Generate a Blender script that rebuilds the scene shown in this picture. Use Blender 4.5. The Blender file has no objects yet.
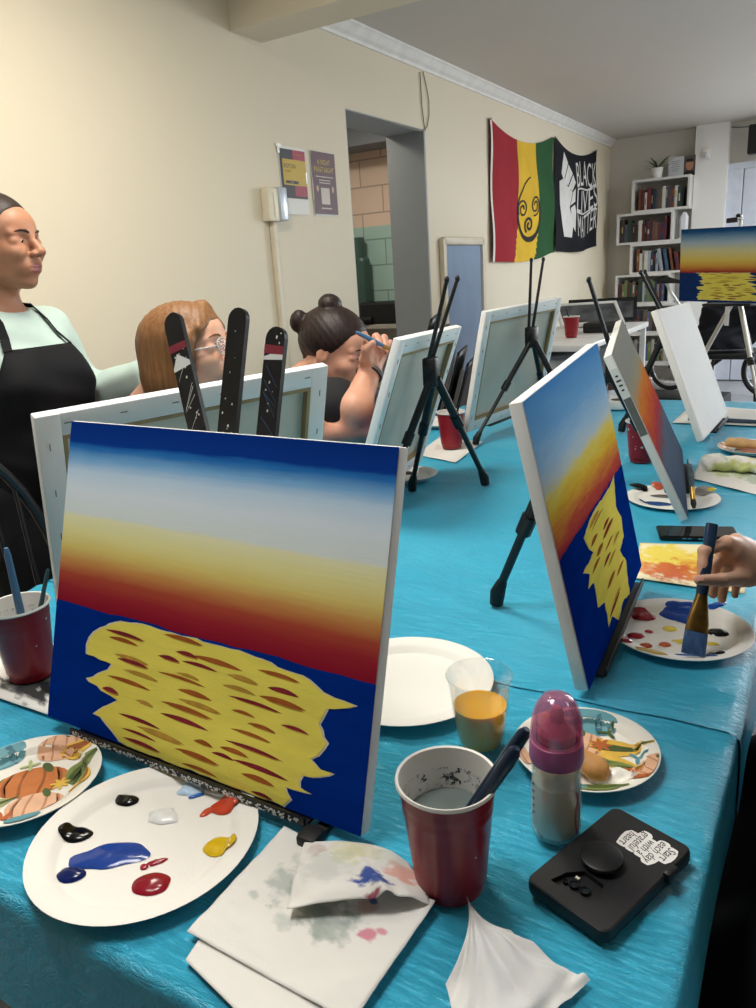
import bpy, bmesh, math, random
import numpy as np
from mathutils import Vector, Matrix
C = bpy.context.scene.collection
PI = math.pi
rnd = random.Random(7)
CAM_Z = 1.32
TZ = 0.75          # table height


# ---------------------------------------------------------------- camera
def cam_axes():
    yaw, pitch, roll = math.radians(31.4945), math.radians(16.754), math.radians(-3.7362)
    f0 = np.array([-math.sin(yaw), math.cos(yaw), 0]); r0 = np.array([math.cos(yaw), math.sin(yaw), 0]); u0 = np.array([0, 0, 1.])
    f = f0 * math.cos(pitch) - u0 * math.sin(pitch); u = u0 * math.cos(pitch) + f0 * math.sin(pitch)
    r = r0 * math.cos(roll) + u * math.sin(roll); u2 = -r0 * math.sin(roll) + u * math.cos(roll)
    return r, u2, f


AX = cam_axes()
FPX = 758.0
camd = bpy.data.cameras.new('camera')
camd.sensor_fit = 'VERTICAL'; camd.sensor_height = 36.0; camd.lens = 36.0 * FPX / 1008.0
camd.clip_start = 0.02
cam = bpy.data.objects.new('camera', camd); C.objects.link(cam)
R3 = Matrix((tuple(AX[0]), tuple(AX[1]), tuple(-AX[2]))).transposed()
cam.matrix_world = Matrix.Translation((0, 0, CAM_Z)) @ R3.to_4x4()
bpy.context.scene.camera = cam


def ray(px, py):
    return AX[0] * ((px - 378) / FPX) - AX[1] * ((py - 504) / FPX) + AX[2]


def on_z(px, py, z=TZ):
    d = ray(px, py); t = (z - CAM_Z) / d[2]
    return Vector((d[0] * t, d[1] * t, z))


def deep(px, py, d):
    q = ray(px, py) * d
    return Vector((q[0], q[1], q[2] + CAM_Z))


# ---------------------------------------------------------------- materials
def lin(h):
    if isinstance(h, str):
        h = h.lstrip('#'); c = [int(h[i:i + 2], 16) / 255 for i in (0, 2, 4)]
    else:
        c = list(h)
    return tuple((x / 12.92 if x <= .04045 else ((x + .055) / 1.055) ** 2.4) for x in c) + (1.0,)


MATS = {}


class NT:
    def __init__(s, name):
        s.m = bpy.data.materials.new(name); s.m.use_nodes = True
        s.t = s.m.node_tree; s.b = s.t.nodes['Principled BSDF']

    def n(s, ty, **kw):
        x = s.t.nodes.new(ty)
        for k, v in kw.items():
            if k.startswith('i_'):
                x.inputs[k[2:].replace('_', ' ')].default_value = v
            else:
                setattr(x, k, v)
        return x

    def l(s, a, b):
        s.t.links.new(a, b)

    def coord(s, kind='Object', scale=(1, 1, 1), rot=(0, 0, 0)):
        tc = s.n('ShaderNodeTexCoord'); mp = s.n('ShaderNodeMapping')
        mp.inputs['Scale'].default_value = scale; mp.inputs['Rotation'].default_value = rot
        s.l(tc.outputs[kind], mp.inputs['Vector'])
        return mp.outputs['Vector']

    def noise(s, vec, scale, detail=3, rough=.5, dist=0):
        x = s.n('ShaderNodeTexNoise'); x.inputs['Scale'].default_value = scale; x.inputs['Detail'].default_value = detail
        x.inputs['Roughness'].default_value = rough; x.inputs['Distortion'].default_value = dist
        s.l(vec, x.inputs['Vector'])
        return x.outputs['Fac']

    def ramp(s, fac, stops, interp='LINEAR'):
        r = s.n('ShaderNodeValToRGB'); e = r.color_ramp.elements; r.color_ramp.interpolation = interp
        while len(e) < len(stops):
            e.new(0.5)
        for i, (p, c) in enumerate(stops):
            e[i].position = p; e[i].color = lin(c) if isinstance(c, str) else (c, c, c, 1)
        s.l(fac, r.inputs['Fac'])
        return r.outputs['Color']

    def mix(s, fac, a, b, blend='MIX'):
        x = s.n('ShaderNodeMix', data_type='RGBA', blend_type=blend)
        for k, v in ((0, fac), (6, a), (7, b)):
            if hasattr(v, 'links'):
                s.l(v, x.inputs[k])
            elif k == 0:
                x.inputs[k].default_value = v
            else:
                x.inputs[k].default_value = lin(v) if isinstance(v, str) else v
        return x.outputs[2]

    def math(s, op, a, b=0.0, clamp=False):
        x = s.n('ShaderNodeMath', operation=op); x.use_clamp = clamp
        for k, v in ((0, a), (1, b)):
            if hasattr(v, 'links'):
                s.l(v, x.inputs[k])
            else:
                x.inputs[k].default_value = v
        return x.outputs[0]

    def bump(s, h, strength=.3, dist=.002):
        x = s.n('ShaderNodeBump'); x.inputs['Strength'].default_value = strength; x.inputs['Distance'].default_value = dist
        s.l(h, x.inputs['Height']); s.l(x.outputs['Normal'], s.b.inputs['Normal'])

    def base(s, c):
        if hasattr(c, 'links'):
            s.l(c, s.b.inputs['Base Color'])
        else:
            s.b.inputs['Base Color'].default_value = lin(c)


def mat(name, col, rough=.5, spec=.5, metal=0, var=.06, vscale=12, bump=0, bscale=60, trans=0, ior=1.45, coat=0, stretch=(1, 1, 1), sss=0, alpha=1):
    if name in MATS:
        return MATS[name]
    t = NT(name); b = t.b
    c = lin(col)
    v = t.coord('Object', stretch)
    f = t.noise(v, vscale, 4)
    lo = tuple(x * (1 - var) for x in c[:3]) + (1,); hi = tuple(min(1, x * (1 + var)) for x in c[:3]) + (1,)
    r = t.n('ShaderNodeValToRGB'); r.color_ramp.elements[0].position = .3; r.color_ramp.elements[1].position = .7
    r.color_ramp.elements[0].color = lo; r.color_ramp.elements[1].color = hi
    t.l(f, r.inputs['Fac']); t.l(r.outputs['Color'], b.inputs['Base Color'])
    b.inputs['Roughness'].default_value = rough; b.inputs['Specular IOR Level'].default_value = spec
    b.inputs['Metallic'].default_value = metal; b.inputs['Transmission Weight'].default_value = trans
    b.inputs['IOR'].default_value = ior; b.inputs['Coat Weight'].default_value = coat; b.inputs['Alpha'].default_value = alpha
    if sss:
        b.inputs['Subsurface Weight'].default_value = sss
        b.inputs['Subsurface Radius'].default_value = (.012, .005, .003); b.inputs['Subsurface Scale'].default_value = .5
    if bump:
        t.bump(t.noise(v, bscale, 4, .6), bump, .002)
    MATS[name] = t.m
    return t.m


def film(name, tint, base=.06, edge=.6, diffuse=0.0, dcol='#ffffff', rough=.05):
    """thin clear plastic: see-through face on, glossier towards its edges, optionally a little milky"""
    t = NT(name); out = t.t.nodes['Material Output']
    tr = t.n('ShaderNodeBsdfTransparent'); tr.inputs['Color'].default_value = lin(tint)
    gl = t.n('ShaderNodeBsdfGlossy'); gl.inputs['Roughness'].default_value = rough
    nz = t.noise(t.coord('Object'), 30, 2)
    lw = t.n('ShaderNodeLayerWeight'); lw.inputs['Blend'].default_value = .25
    fac = t.math('ADD', t.math('MULTIPLY', lw.outputs['Facing'], edge), t.math('MULTIPLY', nz, base * 2), True)
    m1 = t.n('ShaderNodeMixShader'); t.l(fac, m1.inputs[0]); t.l(tr.outputs[0], m1.inputs[1]); t.l(gl.outputs[0], m1.inputs[2])
    last = m1
    if diffuse:
        df = t.n('ShaderNodeBsdfDiffuse'); df.inputs['Color'].default_value = lin(dcol)
        m2 = t.n('ShaderNodeMixShader'); m2.inputs[0].default_value = diffuse; t.l(m1.outputs[0], m2.inputs[1]); t.l(df.outputs[0], m2.inputs[2]); last = m2
    t.l(last.outputs[0], out.inputs['Surface'])
    return t.m


# ---------------------------------------------------------------- mesh builder
def frame_for(d):
    d = Vector(d).normalized()
    a = Vector((0, 0, 1)) if abs(d.z) < .9 else Vector((1, 0, 0))
    x = a.cross(d).normalized(); y = d.cross(x)
    return x, y


class MB:
    def __init__(s):
        s.v = []; s.f = []; s.m = []; s.uv = {}

    def add(s, vs, fs, mi=0):
        o = len(s.v); s.v += [Vector(p) for p in vs]
        for f in fs:
            s.f.append(tuple(i + o for i in f)); s.m.append(mi)
        return s

    def box(s, c, size, rot=None, mi=0, bev=0):
        hx, hy, hz = [x / 2 for x in size]; c = Vector(c)
        if bev <= 0:
            P = [Vector((x, y, z)) for x in (-hx, hx) for y in (-hy, hy) for z in (-hz, hz)]
            F = [(0, 1, 3, 2), (4, 6, 7, 5), (0, 4, 5, 1), (2, 3, 7, 6), (0, 2, 6, 4), (1, 5, 7, 3)]
        else:
            bm = bmesh.new(); bmesh.ops.create_cube(bm, size=1)
            for v in bm.verts:
                v.co = Vector((v.co.x * 2 * hx, v.co.y * 2 * hy, v.co.z * 2 * hz))
            bmesh.ops.bevel(bm, geom=bm.edges[:] , offset=min(bev, hx * .95, hy * .95, hz * .95), segments=2, affect='EDGES', profile=.5)
            bm.verts.index_update()
            P = [v.co.copy() for v in bm.verts]; F = [tuple(v.index for v in f.verts) for f in bm.faces]; bm.free()
        if rot is not None:
            P = [rot @ p for p in P]
        return s.add([c + p for p in P], F, mi)

    def bar(s, a, b, w, t, up=(0, 0, 1), mi=0, rounded=False):
        """flat lath from a to b: width w, thickness t along `up`"""
        a, b = Vector(a), Vector(b); d = (b - a).normalized(); u = Vector(up); u = (u - d * u.dot(d)).normalized(); x = d.cross(u)
        if not rounded:
            P = []
            for q in (a, b):
                for sx, su in ((-1, -1), (1, -1), (1, 1), (-1, 1)):
                    P.append(q + x * sx * w / 2 + u * su * t / 2)
            return s.add(P, [(3, 2, 1, 0), (4, 5, 6, 7)] + [(i, (i + 1) % 4, 4 + (i + 1) % 4, 4 + i) for i in range(4)], mi)
        out = [(-w / 2, 0), (w / 2, 0)]; L = (b - a).length
        out += [(w / 2 * math.cos(k * PI / 8), L - w / 2 + w / 2 * math.sin(k * PI / 8)) for k in range(9)]
        n = len(out); P = [a + x * p + d * q + u * (sg * t / 2) for sg in (-1, 1) for p, q in out]
        return s.add(P, [tuple(range(n - 1, -1, -1)), tuple(range(n, 2 * n))] + [(i, (i + 1) % n, n + (i + 1) % n, n + i) for i in range(n)], mi)

    def tube(s, pts, r, seg=10, mi=0, cap=True):
        pts = [Vector(p) for p in pts]; n = len(pts)
        rs = r if isinstance(r, (list, tuple)) else [r] * n
        P = []; x = None
        for i, p in enumerate(pts):
            d = (pts[min(i + 1, n - 1)] - pts[max(i - 1, 0)]).normalized()
            if x is None:
                x, y = frame_for(d)
            else:
                x = (x - d * x.dot(d)).normalized(); y = d.cross(x)
            for k in range(seg):
                a = 2 * PI * k / seg; P.append(p + (x * math.cos(a) + y * math.sin(a)) * rs[i])
        F = []
        for i in range(n - 1):
            for k in range(seg):
                F.append((i * seg + k, i * seg + (k + 1) % seg, (i + 1) * seg + (k + 1) % seg, (i + 1) * seg + k))
        if cap:
            F.append(tuple(range(seg - 1, -1, -1))); F.append(tuple((n - 1) * seg + k for k in range(seg)))
        return s.add(P, F, mi)

    def lathe(s, prof, c=(0, 0, 0), seg=48, mis=None, rot=None, sy=1.0):
        """prof: list of (r, z); mis: material per segment"""
        c = Vector(c); P = []; F = []; ms = []
        for r, z in prof:
            for k in range(seg):
                a = 2 * PI * k / seg; q = Vector((r * math.cos(a), r * math.sin(a) * sy, z))
                P.append(c + (rot @ q if rot else q))
        o = len(s.v); s.v += P
        for i in range(len(prof) - 1):
            for k in range(seg):
                s.f.append((o + i * seg + k, o + i * seg + (k + 1) % seg, o + (i + 1) * seg + (k + 1) % seg, o + (i + 1) * seg + k))
                s.m.append(mis[i] if mis else 0)
        for end, i in ((0, 0), (1, len(prof) - 1)):
            if prof[i][0] > 1e-5:
                ring = [o + i * seg + k for k in range(seg)]
                if end == 0:
                    ring = ring[::-1]
                s.f.append(tuple(ring)); s.m.append(mis[0 if end == 0 else -1] if mis else 0)
        return s

    def ell(s, c, r, rot=None, seg=20, rings=12, mi=0):
        c = Vector(c); P = []; F = []
        for i in range(rings + 1):
            th = PI * i / rings
            for k in range(seg):
                a = 2 * PI * k / seg
                q = Vector((r[0] * math.sin(th) * math.cos(a), r[1] * math.sin(th) * math.sin(a), r[2] * math.cos(th)))
                P.append(c + (rot @ q if rot else q))
        for i in range(rings):
            for k in range(seg):
                F.append((i * seg + k, (i + 1) * seg + k, (i + 1) * seg + (k + 1) % seg, i * seg + (k + 1) % seg))
        return s.add(P, F, mi)

    def prism(s, outline, o, x, y, depth, mi=0):
        """polygon in plane o + a*x + b*y, extruded by -depth along the normal"""
        o, x, y = Vector(o), Vector(x), Vector(y); nrm = x.cross(y).normalized()
        n = len(outline)
        P = [o + x * a + y * b for a, b in outline] + [o + x * a + y * b - nrm * depth for a, b in outline]
        F = [tuple(range(n)), tuple(range(2 * n - 1, n - 1, -1))] + [(i, n + i, n + (i + 1) % n, (i + 1) % n) for i in range(n)]
        return s.add(P, F, mi)

    def grid(s, fn, nu, nv, mi=0, uv=False):
        o = len(s.v)
        for j in range(nv + 1):
            for i in range(nu + 1):
                s.v.append(Vector(fn(i / nu, j / nv)))
                if uv:
                    s.uv[len(s.v) - 1] = (i / nu, j / nv)
        for j in range(nv):
            for i in range(nu):
                a = o + j * (nu + 1) + i
                s.f.append((a, a + 1, a + nu + 2, a + nu + 1)); s.m.append(mi(i, j) if callable(mi) else mi)
        return s

    def build(s, name, mats, parent=None, smooth=False, loc=None, angle=35):
        me = bpy.data.meshes.new(name)
        base = Vector(loc) if loc is not None else Vector((0, 0, 0))
        me.from_pydata([tuple(v - base) for v in s.v], [], s.f)
        if not isinstance(mats, (list, tuple)):
            mats = [mats]
        for m in mats:
            me.materials.append(m)
        me.polygons.foreach_set('material_index', s.m)
        if s.uv:
            ul = me.uv_layers.new(name='UVMap')
            for lp in me.loops:
                ul.data[lp.index].uv = s.uv.get(lp.vertex_index, (0, 0))
        if smooth:
            me.polygons.foreach_set('use_smooth', [True] * len(me.polygons))
            try:
                me.set_sharp_from_angle(angle=math.radians(angle))
            except Exception:
                pass
        me.update()
        o = bpy.data.objects.new(name, me); C.objects.link(o)
        if parent is not None:
            o.parent = parent
        if loc is not None:
            o.location = base
        return o


def tag(o, label=None, cat=None, group=None, kind=None):
    if label: o['label'] = label
    if cat: o['category'] = cat
    if group: o['group'] = group
    if kind: o['kind'] = kind
    return o


def empty(name, loc, label, cat, group=None, rz=0.0, matrix=None):
    o = bpy.data.objects.new(name, None); o.empty_display_size = .05; C.objects.link(o)
    if matrix is not None:
        o.matrix_world = matrix
    else:
        o.location = loc; o.rotation_euler = (0, 0, rz)
    return tag(o, label, cat, group)


def copy_tree(o, parent=None):
    c = o.copy(); C.objects.link(c)
    if parent is not None:
        c.parent = parent
    for ch in [x for x in bpy.data.objects if x.parent == o and x is not c]:
        copy_tree(ch, c)
    return c


def rotz(a):
    return Matrix.Rotation(a, 3, 'Z')


def struct(o):
    o['kind'] = 'structure'
    return o


def text_mesh(txt, size=1.0, align='CENTER', space=1.0):
    cu = bpy.data.curves.new('lettering', 'FONT'); cu.body = txt; cu.size = size; cu.align_x = align; cu.align_y = 'CENTER'
    cu.space_character = space; cu.resolution_u = 3
    ob = bpy.data.objects.new('lettering', cu); C.objects.link(ob)
    dg = bpy.context.evaluated_depsgraph_get()
    me = bpy.data.meshes.new_from_object(ob.evaluated_get(dg))
    vs = [v.co.copy() for v in me.vertices]; fs = [tuple(p.vertices) for p in me.polygons]
    bpy.data.objects.remove(ob); bpy.data.curves.remove(cu); bpy.data.meshes.remove(me)
    return vs, fs


# ---------------------------------------------------------------- signed-distance sculpting
def s_ell(c, r, R=None):
    c = np.array(c, float); r = np.array(r, float)

    def f(p):
        q = p - c
        if R is not None:
            q = q @ R
        k0 = np.linalg.norm(q / r, axis=1); k1 = np.linalg.norm(q / (r * r), axis=1)
        return k0 * (k0 - 1) / np.maximum(k1, 1e-9)
    return f


def s_cone(a, b, r1, r2):
    a = np.array(a, float); b = np.array(b, float); d = b - a; L = d @ d + 1e-12

    def f(p):
        t = np.clip((p - a) @ d / L, 0, 1)
        return np.linalg.norm(p - a - t[:, None] * d, axis=1) - (r1 + (r2 - r1) * t)
    return f


def s_box(c, h, rad=.01, R=None):
    c = np.array(c, float); h = np.array(h, float) - rad

    def f(p):
        q = p - c
        if R is not None:
            q = q @ R
        q = np.abs(q) - h
        return np.linalg.norm(np.maximum(q, 0), axis=1) + np.minimum(q.max(axis=1), 0) - rad
    return f


def s_plane(n, d):
    n = np.array(n, float); n /= np.linalg.norm(n)
    return lambda p: p @ n - d


def smin(a, b, k):
    if k <= 0:
        return np.minimum(a, b)
    h = np.clip(.5 + .5 * (b - a) / k, 0, 1)
    return b + (a - b) * h - k * h * (1 - h)


def combine(ops):
    def f(p):
        d = None
        for op, fn, k in ops:
            e = fn(p)
            if d is None:
                d = e
            elif op == 'u':
                d = smin(d, e, k)
            elif op == 's':
                d = -smin(-d, e, k)
            elif op == 'i':
                d = -smin(-d, -e, k)
        return d
    return f


def in_frame(fn, M4):
    """fn given in a local frame; M4 local->outer"""
    Mi = np.array(M4.inverted()); Rm, tv = Mi[:3, :3], Mi[:3, 3]
    return lambda p: fn(p @ Rm.T + tv)


def sdf_mesh(fn, lo, hi, h):
    lo = np.array(lo, float); hi = np.array(hi, float); B = 8
    nb = np.ceil((hi - lo) / (h * B)).astype(int)
    dims = nb * B
    vol = np.ones(dims, np.float32)
    bi = np.stack(np.meshgrid(*[np.arange(n) for n in nb], indexing='ij'), -1).reshape(-1, 3)
    cen = lo + (bi * B + (B - 1) / 2) * h
    dc = fn(cen)
    act = np.abs(dc) < B * h * 1.25
    v6 = vol.reshape(nb[0], B, nb[1], B, nb[2], B)
    for b in bi[dc < 0]:
        v6[b[0], :, b[1], :, b[2], :] = -1
    loc = np.stack(np.meshgrid(*[np.arange(B)] * 3, indexing='ij'), -1).reshape(-1, 3)
    A = bi[act]
    for i in range(0, len(A), 400):
        blk = A[i:i + 400]
        pts = lo + ((blk[:, None, :] * B) + loc[None]).reshape(-1, 3) * h
        d = fn(pts).reshape(len(blk), B, B, B)
        for b, dd in zip(blk, d):
            v6[b[0], :, b[1], :, b[2], :] = dd
    s = vol < 0
    n = np.array(dims)
    cnt = np.zeros(n - 1, np.int8)
    for dx in (0, 1):
        for dy in (0, 1):
            for dz in (0, 1):
                cnt += s[dx:n[0] - 1 + dx, dy:n[1] - 1 + dy, dz:n[2] - 1 + dz]
    cells = np.argwhere((cnt > 0) & (cnt < 8))
    idx = -np.ones(n - 1, np.int64); idx[tuple(cells.T)] = np.arange(len(cells))
    acc = np.zeros((len(cells), 3)); num = np.zeros(len(cells))
    cor = [(0, 0, 0), (1, 0, 0), (0, 1, 0), (1, 1, 0), (0, 0, 1), (1, 0, 1), (0, 1, 1), (1, 1, 1)]
    ed = [(0, 1), (2, 3), (4, 5), (6, 7), (0, 2), (1, 3), (4, 6), (5, 7), (0, 4), (1, 5), (2, 6), (3, 7)]
    for a, b in ed:
        ca, cb = np.array(cor[a]), np.array(cor[b])
        va = vol[tuple((cells + ca).T)]; vb = vol[tuple((cells + cb).T)]
        x = (va < 0) != (vb < 0)
        t = np.where(x, va / np.where(x, va - vb, 1), 0)
        acc += np.where(x[:, None], ca + t[:, None] * (cb - ca), 0); num += x
    V = lo + (cells + acc / num[:, None]) * h
    F = []
    for ax in range(3):
        o1, o2 = (ax + 1) % 3, (ax + 2) % 3
        sl0 = [slice(None)] * 3; sl1 = [slice(None)] * 3
        sl0[ax] = slice(0, n[ax] - 1); sl1[ax] = slice(1, n[ax])
        x = s[tuple(sl0)] != s[tuple(sl1)]
        e = np.argwhere(x)
        e = e[(e[:, o1] > 0) & (e[:, o2] > 0) & (e[:, o1] < n[o1] - 1) & (e[:, o2] < n[o2] - 1)]
        d1 = np.zeros(3, int); d1[o1] = 1; d2 = np.zeros(3, int); d2[o2] = 1
        q = np.stack([idx[tuple((e - d1 - d2).T)], idx[tuple((e - d2).T)], idx[tuple(e.T)], idx[tuple((e - d1).T)]], 1)
        flip = ~s[tuple(e.T)]
        q[flip] = q[flip][:, ::-1]
        q = q[(q >= 0).all(1)]
        F.append(q)
    return V, np.concatenate(F)


def sdf_build(name, fn, lo, hi, h, mats, parent=None, base=(0, 0, 0), pick=None):
    V, F = sdf_mesh(fn, lo, hi, h)
    me = bpy.data.meshes.new(name)
    W = V - np.array(base)
    me.from_pydata(W.tolist(), [], F.tolist())
    for m in (mats if isinstance(mats, (list, tuple)) else [mats]):
        me.materials.append(m)
    if pick is not None:
        cen = V[F].mean(1)
        me.polygons.foreach_set('material_index', pick(cen).astype(np.int32))
    me.polygons.foreach_set('use_smooth', [True] * len(me.polygons))
    me.update()
    o = bpy.data.objects.new(name, me); C.objects.link(o)
    if parent is not None:
        o.parent = parent
    return o
# ---------------------------------------------------------------- the room
XW, YF, ZC = -2.29, 9.0, 2.55
XR, YN = 3.4, -4.0


def plaster(name, col, var=.03, bump=.12):
    t = NT(name); v = t.coord('Object')
    f = t.noise(v, 1.3, 5, .6); g = t.noise(v, 9, 4, .6)
    c = lin(col)
    a = tuple(x * (1 - var) for x in c[:3]) + (1,); b = tuple(x * (1 + var) for x in c[:3]) + (1,)
    t.base(t.mix(f, a, b)); t.b.inputs['Roughness'].default_value = .55; t.b.inputs['Specular IOR Level'].default_value = .3
    t.bump(t.mix(.5, f, g), bump, .01)
    return t.m


M_wall = plaster('cream_paint', '#e4d9c2')
M_wallfar = plaster('greige_paint', '#d6d1c8')
M_ceil = plaster('ceiling_paint', '#cfcac2')
M_white = mat('white_gloss_paint', '#eceae6', .35)
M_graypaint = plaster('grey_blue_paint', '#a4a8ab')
M_darkgray = plaster('slate_paint', '#62666c')


def block_mat():
    t = NT('painted_block')
    tc = t.n('ShaderNodeTexCoord'); sep = t.n('ShaderNodeSeparateXYZ'); t.l(tc.outputs['Object'], sep.inputs[0])
    cmb = t.n('ShaderNodeCombineXYZ'); t.l(sep.outputs['X'], cmb.inputs['X']); t.l(sep.outputs['Z'], cmb.inputs['Y'])
    br = t.n('ShaderNodeTexBrick'); t.l(cmb.outputs[0], br.inputs['Vector'])
    br.inputs['Scale'].default_value = 1; br.inputs['Mortar Size'].default_value = .006; br.inputs['Brick Width'].default_value = .4; br.inputs['Row Height'].default_value = .2
    br.inputs['Color1'].default_value = (1, 1, 1, 1); br.inputs['Color2'].default_value = (.92, .92, .92, 1); br.inputs['Mortar'].default_value = (.55, .55, .55, 1)
    top = t.math('GREATER_THAN', sep.outputs['Z'], 1.70)
    col = t.mix(top, '#a3c2bb', '#dcc3b2')
    t.base(t.mix(1.0, col, br.outputs['Color'], 'MULTIPLY')); t.b.inputs['Roughness'].default_value = .4
    t.bump(br.outputs['Fac'], -.4, .01)
    return t.m


def tile_floor():
    t = NT('vinyl_floor'); v = t.coord('Object')
    br = t.n('ShaderNodeTexBrick'); t.l(v, br.inputs['Vector'])
    br.inputs['Scale'].default_value = 1; br.inputs['Mortar Size'].default_value = .002; br.inputs['Brick Width'].default_value = .305; br.inputs['Row Height'].default_value = .305; br.offset = 0
    br.inputs['Color1'].default_value = lin('#9a9ba0'); br.inputs['Color2'].default_value = lin('#a6a7ab'); br.inputs['Mortar'].default_value = lin('#77787c')
    f = t.noise(v, 40, 4)
    t.base(t.mix(t.math('MULTIPLY', f, .25), br.outputs['Color'], '#7d7e84'))
    t.b.inputs['Roughness'].default_value = .3
    return t.m


def shell(name, boxes, m):
    b = MB()
    for lo, hi in boxes:
        b.box([(lo[i] + hi[i]) / 2 for i in range(3)], [hi[i] - lo[i] for i in range(3)])
    return struct(b.build(name, m))


shell('floor', [((-4.2, YN - .1, -.1), (XR + .1, YF + .1, 0))], tile_floor())
shell('ceiling', [((XW - .3, YN - .1, ZC), (XR + .1, YF + .1, ZC + .1))], M_ceil)
XT = -2.545
shell('wall_left', [((XT, YN, 0), (XW, 3.667, ZC)), ((XT, 4.57, 0), (XW, YF, ZC)), ((XT, 3.667, 2.152), (XW, 4.57, ZC))], M_wall)
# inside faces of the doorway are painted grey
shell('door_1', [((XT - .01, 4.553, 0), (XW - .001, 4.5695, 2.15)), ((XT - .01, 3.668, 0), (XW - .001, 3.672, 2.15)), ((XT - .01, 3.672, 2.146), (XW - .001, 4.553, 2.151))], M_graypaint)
WINF = (.35, 2.75)
shell('wall_far', [((XT, YF, 0), (WINF[0], YF + .15, ZC)), ((WINF[1], YF, 0), (XR + .1, YF + .15, ZC)), ((WINF[0], YF, 0), (WINF[1], YF + .15, .9)), ((WINF[0], YF, 2.3), (WINF[1], YF + .15, ZC))], M_wallfar)
shell('wall_near', [((XT, YN - .15, 0), (XR + .1, YN, ZC))], plaster('low_bounce_umber', '#7d7468'))  # unseen wall, toned dark to cut its bounce onto the cloth front
# the right-hand wall with two tall windows that light the far half of the room
WIN = [(2.6, 4.4), (5.2, 7.6)]
boxes = []
yy = YN
for a, b_ in WIN:
    boxes += [((XR, yy, 0), (XR + .15, a, ZC)), ((XR, a, 0), (XR + .15, b_, .9)), ((XR, a, 2.3), (XR + .15, b_, ZC))]
    yy = b_
boxes.append(((XR, yy, 0), (XR + .15, YF, ZC)))
shell('wall_right', boxes, M_wall)
for i, (a, b_) in enumerate(WIN):
    b = MB()
    for y in (a + .03, (a + b_) / 2, b_ - .03):
        b.box((XR + .07, y, 1.6), (.05, .06, 1.4))
    for z in (.93, 2.27):
        b.box((XR + .07, (a + b_) / 2, z), (.05, b_ - a, .06))
    struct(b.build('window_%d' % (i + 1), M_white))
b = MB()
for x in (WINF[0] + .03, (WINF[0] + WINF[1]) / 2, WINF[1] - .03): b.box((x, YF + .07, 1.6), (.06, .05, 1.4))
for z in (.93, 2.27): b.box(((WINF[0] + WINF[1]) / 2, YF + .07, z), (WINF[1] - WINF[0], .05, .06))
struct(b.build('window_3', M_white))
# beam across the ceiling
shell('ceiling_beam', [((XW, 2.807, 2.325), (XR, 3.02, ZC))], plaster('beam_paint', '#e6dcc8'))
# crown moulding from the beam to the far corner
b = MB()
prof = [(0, 0), (0, -.075), (.012, -.075), (.014, -.06), (.03, -.045), (.05, -.02), (.056, -.014), (.06, -.012), (.06, 0)]
for y0, y1 in ((3.3, YF),):
    n = len(prof)
    P = [(XW + px, y0, ZC + pz) for px, pz in prof] + [(XW + px, y1, ZC + pz) for px, pz in prof]
    b.add(P, [tuple(range(n)), tuple(range(2 * n - 1, n - 1, -1))] + [(i, n + i, n + (i + 1) % n, (i + 1) % n) for i in range(n)])
struct(b.build('trim_1', M_white))
b = MB()
b.box((XW + .008, 6.8, .05), (.016, 4.4, .1)); b.box((XW + .008, -.2, .05), (.016, 7.5, .1))
struct(b.build('baseboard_left', M_white))
# passage beyond the opening
shell('wall_passage', [((-4.1, 5.6, 0), (XT, 5.72, 2.5))], block_mat())
shell('wall_passage_side', [((-4.2, 1.8, 0), (-4.1, 5.72, 2.5)), ((-4.1, 1.7, 0), (XT, 1.8, 2.5))], M_wallfar)
shell('ceiling_passage', [((-4.2, 1.7, 2.5), (XT, 5.72, 2.56))], M_ceil)
shell('beam_passage', [((-4.1, 5.2, 2.24), (XT - .011, 5.5, 2.499))], M_darkgray)
b = MB()
b.box((-3.33, 5.45, .93), (1.5, .28, .035), bev=.004)
b.box((-3.33, 5.57, .46), (1.5, .03, .9)); 
lg = b.build('passage_counter', mat('pale_laminate', '#a9a49c', .4))
tag(lg, 'pale laminate counter along the green block wall behind the opening', 'counter')
b = MB()
b.box((-3.15, 5.42, 1.035), (.34, .2, .17), bev=.02); b.tube([(-3.2, 5.32, .985), (-3.30, 5.30, .985)], .028, 12)
tag(b.build('storage_bin', mat('black_plastic', '#15161a', .4)), 'black bin on the counter behind the opening in the cream wall', 'bin')
b = MB()
b.tube([(-3.42, 5.5, .95), (-3.42, 5.5, 1.62)], .07, 16); b.box((-3.42, 5.5, 1.22), (.2, .12, .5), bev=.03)
tag(b.build('water_dispenser', mat('dull_green_plastic', '#3b5550', .4)), 'dark dispenser standing against the green block wall in the passage', 'dispenser')

# far wall: white pilaster and pale panelled door beside it
shell('column', [((-1.41, 8.86, 0), (-1.10, YF, ZC))], plaster('white_wall_paint', '#f0eeea', .01))
b = MB()
for k in range(8):
    x = -1.03 + k * .155
    b.box((x, 8.955, 1.06), (.148, .05, 2.1), bev=.008)
b.box((-.5, 8.975, 2.14), (1.3, .05, .06))
struct(b.build('door_2', mat('pale_blue_paint', '#d5dbe8', .35)))
# ---------------------------------------------------------------- things on the walls
M_black = mat('matt_black', '#141416', .45)
M_black2 = mat('black_gloss', '#0d0d10', .25)
M_paper = mat('white_paper', '#eeeeea', .7, var=.02)
M_metal = mat('brushed_metal', '#b9bcc0', .3, metal=1)
M_chrome = mat('chrome', '#d9dadd', .15, metal=1)
M_tape = mat('clear_tape', '#f2f2ef', .2)


def poster_frame(y, z):
    """local x runs along the wall to +Y, local y out of the wall, local z up"""
    return Matrix(((0, 1, 0, XW), (1, 0, 0, y), (0, 0, 1, z), (0, 0, 0, 1)))


def wall_poly(b, pts, off, mi):
    """flat polygon on the left wall; pts are (y, z)"""
    b.add([(off, y, z) for y, z in pts], [tuple(range(len(pts)))], mi)


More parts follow.
